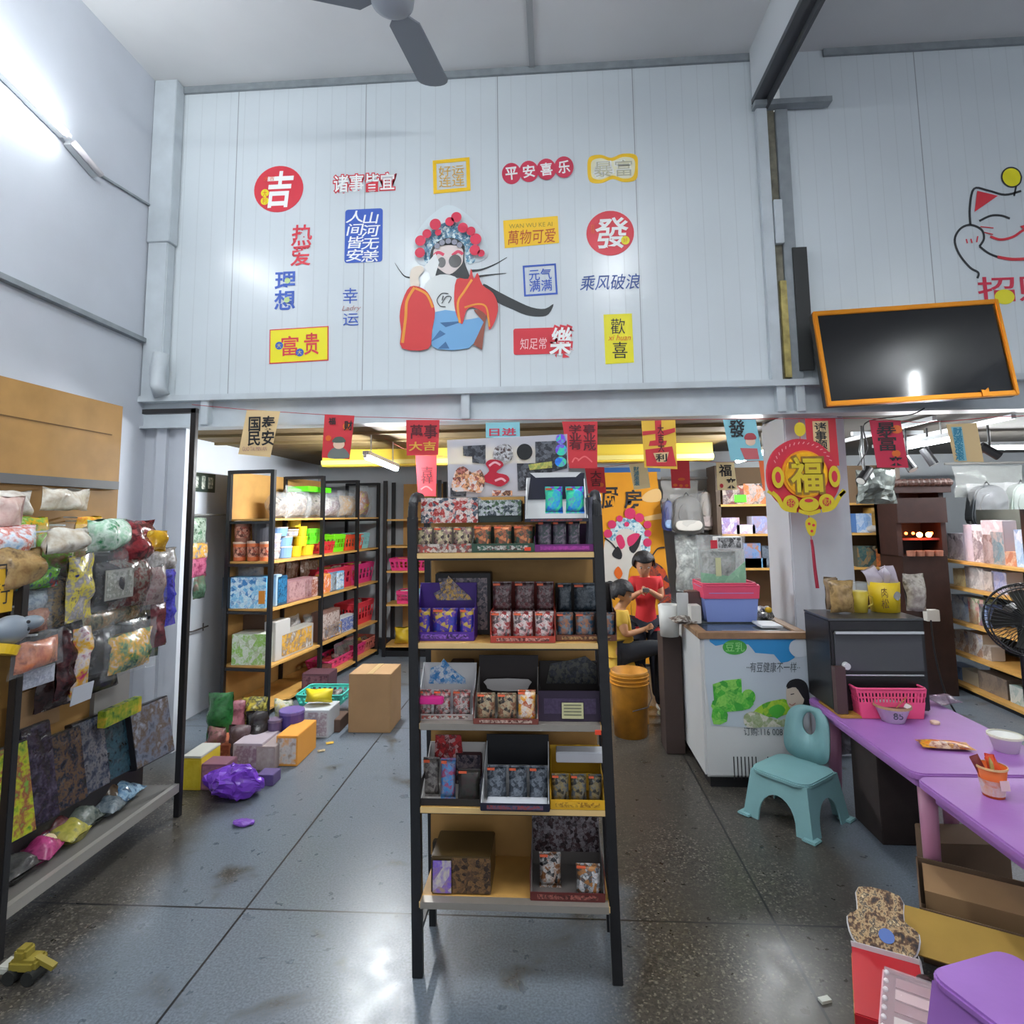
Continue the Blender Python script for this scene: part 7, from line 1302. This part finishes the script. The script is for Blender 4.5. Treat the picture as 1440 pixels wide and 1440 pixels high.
for rect, k, lab, cols in [
 ((1324, 752, 1334, 776), 0, 'slim grey green notebook at the far end of the top side board', ('8a98a0', '5a6468', 'b8c0c4')), ((1333, 750, 1344, 776), 0, 'slim dark and lilac notebook on the top side board', ('6a6480', 'c8c0d0', '3a3848')), ((1343, 750, 1354, 777), 0, 'slim pale mauve notebook on the top side board', ('c0b4c4', '8a7a90', 'd8d0d8')), ((1356, 738, 1368, 778), 0, 'white lilac pen holder card on the top side board', ('d0c4d4', 'b8a8bc')), ((1368, 746, 1382, 780), 0, 'white pinkish box with dark panel on the top side board', ('d0c0c8', '5a4a54', 'e0d4d8')), ((1380, 732, 1410, 752), 0, 'tall pale pink display card above the top side board', ('d8c4c8', 'b8a0a8', 'e4d8d8')), ((1382, 752, 1396, 782), 0, 'brown and pink pencil box on the top side board', ('a87a70', 'c8b0b0', '7a5048')), ((1394, 748, 1412, 785), 0, 'orange and teal pencil box on the top side board', ('b86a4a', '4a8aa0', 'c8b8b0')), ((1428, 745, 1446, 795), 0, 'blue striped box at the right edge on the top side board', ('3a6aa8', '8ab0d8', 'c8d4e0')), ((1412, 776, 1430, 795), 0, 'orange red packet near the post on the top side board', ('c8703a', 'a04a2a', 'd8b090')),
 ((1341, 800, 1356, 822), 1, 'yellow house shaped card on the second side board', ('d8c06a', 'e8d8a0', 'b8984a')), ((1358, 798, 1384, 832), 1, 'white grey pencil cup box on the second side board', ('c8c0bc', '8a8484', 'd8d0cc')), ((1384, 804, 1398, 832), 1, 'brown grey box on the second side board', ('8a7a74', 'b8aca4', '5a504c')), ((1396, 804, 1416, 836), 1, 'white box with blue scribbles on the second side board', ('d0ccd4', '6a70a8', 'a89ca8')),
 ((1326, 846, 1340, 868), 2, 'slanted dark blue and white box on the third side board', ('2a3448', 'c8c8c8', '4a6a90')), ((1340, 838, 1362, 872), 2, 'pale blue box on the third side board', ('6a90c0', 'b8c8d8', '4a6a9a')), ((1350, 856, 1376, 876), 2, 'cream and orange box on the third side board', ('d8c89a', 'c88a4a', 'e4dcc0')), ((1362, 842, 1384, 880), 2, 'green and red patterned box on the third side board', ('8a9a6a', 'c84a5a', 'd8d0b0', '6a7a4a')), ((1378, 850, 1388, 884), 2, 'blue box at the near end of the third side board', ('3a5aa0', '8aa0c8')),
 ((1330, 902, 1342, 912), 3, 'small blue packet at the far end of the fourth side board', ('2a4ab0', '5a7ad0')), ((1341, 888, 1362, 914), 3, 'bundle of wooden coloured sticks on the fourth side board', ('c8a880', '8a5a3a', 'd8c8b8', '6a6a8a')), ((1358, 890, 1382, 920), 3, 'second bundle of coloured sticks on the fourth side board', ('b89a78', '7a4a34', 'd8d0c4', '8a8aa0')), ((1380, 908, 1394, 924), 3, 'crumpled white and brown pack on the fourth side board', ('b0a498', '6a5040', 'd0c8bc')),
 ((1331, 935, 1352, 955), 4, 'navy and blue carton on the lowest side board', ('2a4a84', '5a80b8', '1c2c4a')), ((1354, 944, 1378, 968), 4, 'plain cream carton on the lowest side board', ('c8bc9c',)), ((1378, 950, 1416, 985), 4, 'row of brown packs on the lowest side board', ('4a3a2c', '6a5440', '3a2c24')), ((1422, 968, 1446, 1000), 4, 'teal white carton at the near end of the lowest side board', ('8ab0a8', 'c8c8c0', '5a8a84'))]:
    rsd(rect, k, lab, cols, nm='stationery_box', d=.1+.02*(rect[0] % 3))
# bagged backpacks hanging above the right shelving
p0, p1 = PY(1330, 652, 5.9), PY(1470, 652, 5.9)
tag(G().cyl((p0.x, 5.92, p0.z), (p1.x, 5.92, p0.z), .012, n=8).obj('hanging_pole', mat('pole_grey', '8a8884', .4, .4)), 'grey pole above the right shelving', 'pole')
backpack('dark backpack with orange print in a clear bag above the right shelving', (1362, 682, 1414, 738), 5.75, mat('pack_dark', '2e3236', .6), I('3a3e40', 'b8663a', 'a89c90', s=12))
backpack('grey green backpack in film at the right edge', (1416, 680, 1456, 738), 5.7, mat('pack_sage', '7a847c', .6), mat('pack_sage2', '9aa49c', .6))
bag('large clear film hanging over the right backpacks', (1340, 655, 1440, 700), (0, 5.85), film('cover_cloud2', '9a9c98', .35), th=.1, crumple=.05)
# track spotlights under the low ceiling
def spot(label, px, py, Y, aim):
    p = PY(px, py, Y); t = thing('track_spotlight', label, 'spotlight', p, group='black track spotlights')
    a_ = V(aim).normalized(); G().cyl(-a_*.07, a_*.07, .032, .036, 16).obj('housing', DARK, t); G().cyl(a_*.07, a_*.073, .03, n=16).obj('lens', mat('spot_lens', 'e8e8e0', .2), t)
    G().cyl((0, 0, .0), (0, 0, LZ-p.z), .008, n=8).obj('stem', DARK, t)
spot('black spotlight left of the rose red banner', 1216, 668, 4.6, (-.5, -.3, -.5)); spot('black spotlight pointing down right of the rose red banner', 1306, 642, 4.8, (.35, -.2, -.8)); spot('black spotlight under the right ceiling near the beige banner', 1392, 634, 4.7, (.7, -.1, -.5)); spot('white tipped spotlight behind the rose red banner', 1276, 650, 4.6, (.2, -.4, -.7))
for i, (a_, b_) in enumerate((((1300, 640), (1200, 641)), ((1392, 612), (1470, 590)), ((1384, 630), (1470, 622)))):
    p, q = ((PY(*a_, 4.9), PY(*b_, 4.9)), (V((2.55, 4.15, 0)), V((2.55, 5.9, 0))), (V((3.05, 4.15, 0)), V((3.05, 5.9, 0))))[i]; p.z = q.z = LZ-.02
    tag(G().bar(p, q, .03, .03).obj('light_track', mat('track_white', 'c8ccce', .4)), ['pale light track right of the column', 'upper pale light track at the right edge', 'lower pale light track at the right edge'][i], 'track')
# cables under the screen
tag(G().tube(smoothpts([tuple(PY(x, y, 3.86)) for x, y in ((1300, 574), (1285, 582), (1262, 586), (1230, 590), (1214, 600), (1220, 630), (1212, 645), (1206, 655))], 4, False), .004, 6).obj('screen_cable', DARK), 'dark cable looping from the screen to the column', 'cable')
# ================================================================ STANDING FAN at the right edge
c = PY(1444, 872, 2.98); t = thing('standing_fan', 'black standing fan with a wire guard at the right edge', 'fan', (c.x, c.y, 0)); rf = (PY(1442, 872, 2.98).x-PY(1388, 872, 2.98).x)*.98
hd_ = V((-.35, -.9, .0)).normalized(); Rf = hd_.to_track_quat('Z', 'Y').to_matrix()
for zo_, sc_ in ((.045, .92), (.0, 1.0), (-.045, .92)): G().tube([V((0, 0, c.z))+Rf@V((rf*sc_*math.cos(a), rf*sc_*math.sin(a), zo_)) for a in [2*math.pi*i/40 for i in range(40)]], .004, 6, closed=True).obj('guard_ring', DARK, t)
g = G()
for k in range(48):
    a = 2*math.pi*k/48; g.tube([V((0, 0, c.z))+Rf@V((rf*r_*math.cos(a), rf*r_*math.sin(a), z_)) for r_, z_ in ((.18, .065), (.6, .06), (.92, .045), (1, 0), (.92, -.045), (.5, -.055))], .0016, 4)
g.obj('guard_grille', mat('guard_wire', '2a2c2a', .4), t)
for k in range(4):
    a = k*math.pi/2; g = G(); vs = [g.b.verts.new(V((0, 0, c.z))+Rf@V((r_*math.cos(a+w_), r_*math.sin(a+w_), z_))) for r_, w_, z_ in ((.03, -.6, .012), (rf*.8, -.42, .02), (rf*.84, .1, .0), (rf*.8, .42, -.02), (.03, .6, -.012))]
    g.b.faces.new(vs); o = g.obj('blade', mat('fan_blade_dark', '34342c', .4, alpha=1), t); md = o.modifiers.new('th', 'SOLIDIFY'); md.thickness = .003
G().cyl(V((0, 0, c.z))-hd_*.14, V((0, 0, c.z))-hd_*.04, .06, .05).obj('motor', DARK, t); G().cyl(V((0, 0, c.z))+hd_*.05, V((0, 0, c.z))+hd_*.07, .035, n=16).obj('hub_cap', DARK, t)
G().cyl(-hd_*.1+V((0, 0, .03)), -hd_*.1+V((0, 0, c.z)), .014).obj('pole', DARK, t); G().lathe([(0, 0), (.16, 0), (.15, .025), (.03, .04), (0, .04)], -hd_*.1, 28).obj('base', DARK, t)
# ================================================================ TWO CHILDREN
def skinned(name, nodes, edges, m, parent, root, sub=2, only=None, grow=0.):
    """one continuous surface grown around a joint skeleton: nodes {key: (x, y, z, r[, r2])}"""
    keys = [k for k in nodes if only is None or k in only]; ix = {k: i for i, k in enumerate(keys)}
    me = bpy.data.meshes.new(name); me.from_pydata([nodes[k][:3] for k in keys], [(ix[a], ix[b]) for a, b in edges if a in ix and b in ix], [])
    o = bpy.data.objects.new(name, me); COL.objects.link(o); md = o.modifiers.new('s', 'SKIN'); md.use_smooth_shade = True
    sd_ = o.data.skin_vertices[0].data
    for k in keys:
        r = nodes[k][3]+grow; sd_[ix[k]].radius = (r, (nodes[k][4]+grow) if len(nodes[k]) > 4 else r); sd_[ix[k]].use_root = k == root
    s2 = o.modifiers.new('d', 'SUBSURF'); s2.levels = s2.render_levels = sub
    dg = bpy.context.evaluated_depsgraph_get(); m2 = bpy.data.meshes.new_from_object(o.evaluated_get(dg)); m2.name = name
    bpy.data.objects.remove(o); bpy.data.meshes.remove(me)
    m2.materials.clear(); m2.materials.append(m)
    for p in m2.polygons: p.use_smooth = True
    q = bpy.data.objects.new(name, m2); COL.objects.link(q); q.parent = parent; return q
SKA = mat('child_skin', 'c08a6a', .55); SKB = mat('child_skin_dim', 'b07e58', .55); HAIR = mat('child_hair', '17151a', .6, bump=.6, bscale=60)
def hand(nodes, edges, wrist, pre, dirv, side, up):
    """palm and five bent fingers of unequal length"""
    d = V(dirv).normalized(); s = V(side).normalized(); u_ = V(up).normalized(); w_ = V(nodes[wrist][:3]); pm = w_+d*.035
    nodes[pre+'palm'] = (*pm, .016, .012); edges.append((wrist, pre+'palm'))
    for i, (o_, L) in enumerate(((-.016, .036), (-.005, .042), (.006, .039), (.016, .03))):
        a = pm+d*.02+s*o_; b = a+d*L*.55+u_*.004; c_ = b+d*L*.3-u_*L*.45
        for n_, p_, r in (('a', a, .0062), ('b', b, .0056), ('c', c_, .0048)): nodes['%sf%d%s' % (pre, i, n_)] = (*p_, r)
        edges += [(pre+'palm', '%sf%da' % (pre, i)), ('%sf%da' % (pre, i), '%sf%db' % (pre, i)), ('%sf%db' % (pre, i), '%sf%dc' % (pre, i))]
    a = pm-s*.02-d*.006; b = a-s*.012+d*.018
    nodes[pre+'ta'] = (*a, .007); nodes[pre+'tb'] = (*b, .0055); edges += [(pre+'palm', pre+'ta'), (pre+'ta', pre+'tb')]
def face(t, c, fwd, r, hm, style):
    """eyes, nose, mouth, ears and hair on a head of radius r looking along fwd"""
    f_ = V(fwd).normalized(); s = f_.cross(V((0, 0, 1))).normalized(); u_ = s.cross(f_); B = M((s, f_, u_)).transposed(); c = V(c)
    def at(x, y, z): return c+B@V((x*r, y*r, z*r))
    for sx in (-1, 1):
        G().ball(at(sx*.36, .86, .0), (.12*r, .06*r, .075*r), 10, B).obj('eye', mat('eye_white', 'd8d0c8', .3), t, smooth=True); G().ball(at(sx*.36, .91, .0), (.06*r, .03*r, .065*r), 10, B).obj('pupil', mat('eye_dark', '1a1210', .2), t, smooth=True)
        G().box(at(sx*.36, .9, .16), (.22*r, .05*r, .035*r), B).obj('eyebrow', hm, t)
        G().ball(at(sx*.98, .05, -.08), (.08*r, .17*r, .24*r), 10, B).obj('ear', t.children[0].data.materials[0], t, smooth=True)
    G().ball(at(0, .98, -.2), (.1*r, .14*r, .13*r), 10, B).obj('nose', t.children[0].data.materials[0], t, smooth=True)
    G().ball(at(0, .88, -.5), (.2*r, .05*r, .045*r), 10, B).obj('mouth', mat('lip_red', '8a4438', .5), t, smooth=True)
    g = G(); vs = bmesh.ops.create_uvsphere(g.b, u_segments=26, v_segments=18, radius=1)['verts']
    kill = []
    for v in vs:
        x, y, z = v.co; cut = .48 if style == 'boy' else .42
        lim = cut if y > .45 else (-.15 if y > -.1 else -.75)
        if z < lim-.12: kill.append(v)
        q = 1.09+.05*nz.noise(V((x*5, y*5, z*5)))
        v.co = c+B@V((x*r*q*1.02, y*r*q*1.04, max(z, lim)*r*q*1.06))
    bmesh.ops.delete(g.b, geom=kill, context='VERTS'); o = g.obj('hair', hm, t, smooth=True); md = o.modifiers.new('th', 'SOLIDIFY'); md.thickness = .008
    if style == 'tail': 
        G().ball(at(-.0, -1.15, .1), (.3*r, .38*r, .34*r), 14, B).obj('hair_bun', hm, t, smooth=True)
        G().tube(smoothpts([tuple(at(0, -1.2, .1)), tuple(at(0, -1.6, -.02)), tuple(at(0, -1.75, -.35))], 3, False), .22*r, 10, r2=.05*r).obj('hair_tail', hm, t, smooth=True)
def child_body(t, N, E, root, skin_m, shirt_keys, shirt_m, pant_keys, pant_m, g1=.016, g2=.014):
    skinned('body', N, E, skin_m, t, root)
    skinned('shirt', N, E, shirt_m, t, root, only=shirt_keys, grow=g1)
    skinned('trousers', N, E, pant_m, t, root, only=pant_keys, grow=g2)
# ---- standing boy, facing the camera, head bowed over something in his hands
YS = 4.95
def S(px, py, dy=0.): return PY(px, py, YS+dy)
t = thing('person', 'child in a red t-shirt standing by the curtain looking down at the hands', 'person', (0, 0, 0))
hd0 = S(905, 790); N = {}; E = []
def put(k, p, r, r2=None): N[k] = (p.x, p.y, p.z, r) if r2 is None else (p.x, p.y, p.z, r, r2)
put('pel', S(908, 868), .085, .065); put('waist', S(908, 850), .08, .06); put('chest', S(907, 828), .09, .06); put('neckb', S(907, 813), .05, .045); put('neck', S(906, 808, -.015), .034); put('jaw', S(905, 803, -.06), .052, .05); put('head', S(905, 791, -.04), .077, .084); put('crown', S(905, 782, -.02), .062, .066)
put('shl', S(889, 817), .036); put('shr', S(926, 817), .036); put('ell', S(884, 843, -.04), .028); put('elr', S(929, 841, -.04), .028); put('wrl', S(899, 833, -.16), .019); put('wrr', S(914, 831, -.16), .019)
hp = N['pel']; N['hem'] = (hp[0], hp[1], hp[2]-.06, .08, .068); E.append(('pel', 'hem'))
for s, k in ((-1, 'l'), (1, 'r')):
    N['hip'+k] = (hp[0]+s*.06, hp[1], hp[2]-.05, .062); N['kne'+k] = (hp[0]+s*.07, hp[1]-.02, .34, .045); N['ank'+k] = (hp[0]+s*.075, hp[1], .07, .032); N['toe'+k] = (hp[0]+s*.085, hp[1]-.12, .03, .026)
    E += [('pel', 'hip'+k), ('hip'+k, 'kne'+k), ('kne'+k, 'ank'+k), ('ank'+k, 'toe'+k)]
E += [('pel', 'waist'), ('waist', 'chest'), ('chest', 'neckb'), ('neckb', 'neck'), ('neck', 'jaw'), ('jaw', 'head'), ('head', 'crown'), ('chest', 'shl'), ('chest', 'shr'), ('shl', 'ell'), ('shr', 'elr'), ('ell', 'wrl'), ('elr', 'wrr')]
for k, s in (('l', 1), ('r', -1)): hand(N, E, 'wr'+k, 'h'+k, (s*.7, -.5, .25), (0, .3, 1), (s*.2, -1, 0))
N['slvl'] = tuple(V(N['shl'][:3]).lerp(V(N['ell'][:3]), .62))+(.034,); N['slvr'] = tuple(V(N['shr'][:3]).lerp(V(N['elr'][:3]), .62))+(.034,)
E = [e for e in E if e not in (('shl', 'ell'), ('shr', 'elr'))]+[('shl', 'slvl'), ('slvl', 'ell'), ('shr', 'slvr'), ('slvr', 'elr')]
child_body(t, N, E, 'pel', SKA, ('hem', 'pel', 'waist', 'chest', 'neckb', 'shl', 'shr', 'slvl', 'slvr'), mat('shirt_red', 'c4262c', .8, bump=.2, bscale=30), ('pel', 'hipl', 'hipr', 'knel', 'kner', 'ankl', 'ankr'), mat('trousers_navy', '1e2230', .85))
face(t, N['head'][:3], (0, -.82, -.5), .083, HAIR, 'boy')
for k in 'lr': G().ball((N['toe'+k][0], N['toe'+k][1]+.05, .03), (.04, .09, .03), 12).obj('shoe', mat('shoe_white', 'b8b4ac', .5), t, smooth=True)
pz = (V(N['wrl'][:3])+V(N['wrr'][:3]))/2; tag(G().box(pz+V((0, -.07, .02)), (.05, .02, .03), M.Rotation(.3, 3, 'X')).obj('small_toy', mat('toy_silver', '8a8684', .3, .3), bevel=.004), 'small grey toy held by the child in red', 'toy')
# ---- seated child in yellow, seen from the side, looking at the hands
YT = 4.66
def Q2(px, py, dy=0.): return PY(px, py, YT+dy)
t = thing('person', 'child in a yellow shirt sitting on a stool beside the yellow bucket', 'person', (0, 0, 0)); N = {}; E = []
put('pel', Q2(872, 915), .085, .085); put('waist', Q2(870, 898), .078, .082); put('chest', Q2(871, 872), .075, .092); put('neckb', Q2(872, 857), .045, .05); put('neck', Q2(875, 849), .033); put('jaw', Q2(883, 843), .048, .05); put('head', Q2(874, 832), .078, .075); put('crown', Q2(869, 825), .062, .062)
hp = N['pel']; N['hem'] = (hp[0], hp[1], hp[2]-.03, .08); E.append(('pel', 'hem'))
for s, k in ((-1, 'n'), (1, 'f')):
    put('sh'+k, Q2(872, 866, s*.10), .036); put('el'+k, Q2(880, 893, s*.13), .028); put('wr'+k, Q2(903, 886, s*.06), .019)
    put('hip'+k, Q2(880, 918, s*.06), .066); put('kne'+k, Q2(934 if s < 0 else 930, 908, s*.09), .05); put('ank'+k, Q2(938 if s < 0 else 930, 1008, s*.09), .033); N['toe'+k] = (N['ank'+k][0]+.11, N['ank'+k][1]-.02, .03, .027); N['ank'+k] = (*N['ank'+k][:2], .07, .033)
    N['slv'+k] = tuple(V(N['sh'+k][:3]).lerp(V(N['el'+k][:3]), .7))+(.036,)
    E += [('chest', 'sh'+k), ('sh'+k, 'slv'+k), ('slv'+k, 'el'+k), ('el'+k, 'wr'+k), ('pel', 'hip'+k), ('hip'+k, 'kne'+k), ('kne'+k, 'ank'+k), ('ank'+k, 'toe'+k)]
    hand(N, E, 'wr'+k, 'h'+k, (.9, s*-.15, .35), (0, s*-.3, 1), (.1, s, .2))
E += [('pel', 'waist'), ('waist', 'chest'), ('chest', 'neckb'), ('neckb', 'neck'), ('neck', 'jaw'), ('jaw', 'head'), ('head', 'crown')]
child_body(t, N, E, 'pel', SKB, ('hem', 'pel', 'waist', 'chest', 'neckb', 'shn', 'shf', 'slvn', 'slvf'), mat('shirt_yellow', 'c8a23a', .8, bump=.2, bscale=30), ('pel', 'hipn', 'hipf', 'knen', 'knef', 'ankn', 'ankf'), mat('trousers_dark', '1c2028', .85))
face(t, N['head'][:3], (.86, -.16, -.45), .082, HAIR, 'tail')
for k in 'nf': G().ball((N['toe'+k][0]-.05, N['toe'+k][1], .032), (.095, .042, .032), 12).obj('shoe', mat('shoe_pale', 'b0aa90', .5), t, smooth=True)
sx_, sy_, sz2 = N['pel'][0], N['pel'][1], N['hipn'][2]-.118
t = thing('wooden_stool', 'small pale wooden stool under the child in yellow', 'stool', (sx_+.06, sy_, 0))
G().box((0, 0, sz2-.015), (.24, .22, .03)).obj('seat', WOOD, t, bevel=.004)
for a_ in (-1, 1):
    for b_ in (-1, 1): G().bar((a_*.09, b_*.08, sz2-.03), (a_*.1, b_*.09, 0), .03, .03).obj('leg', WOOD, t)
# ================================================================ checks of the author's own bookkeeping end here
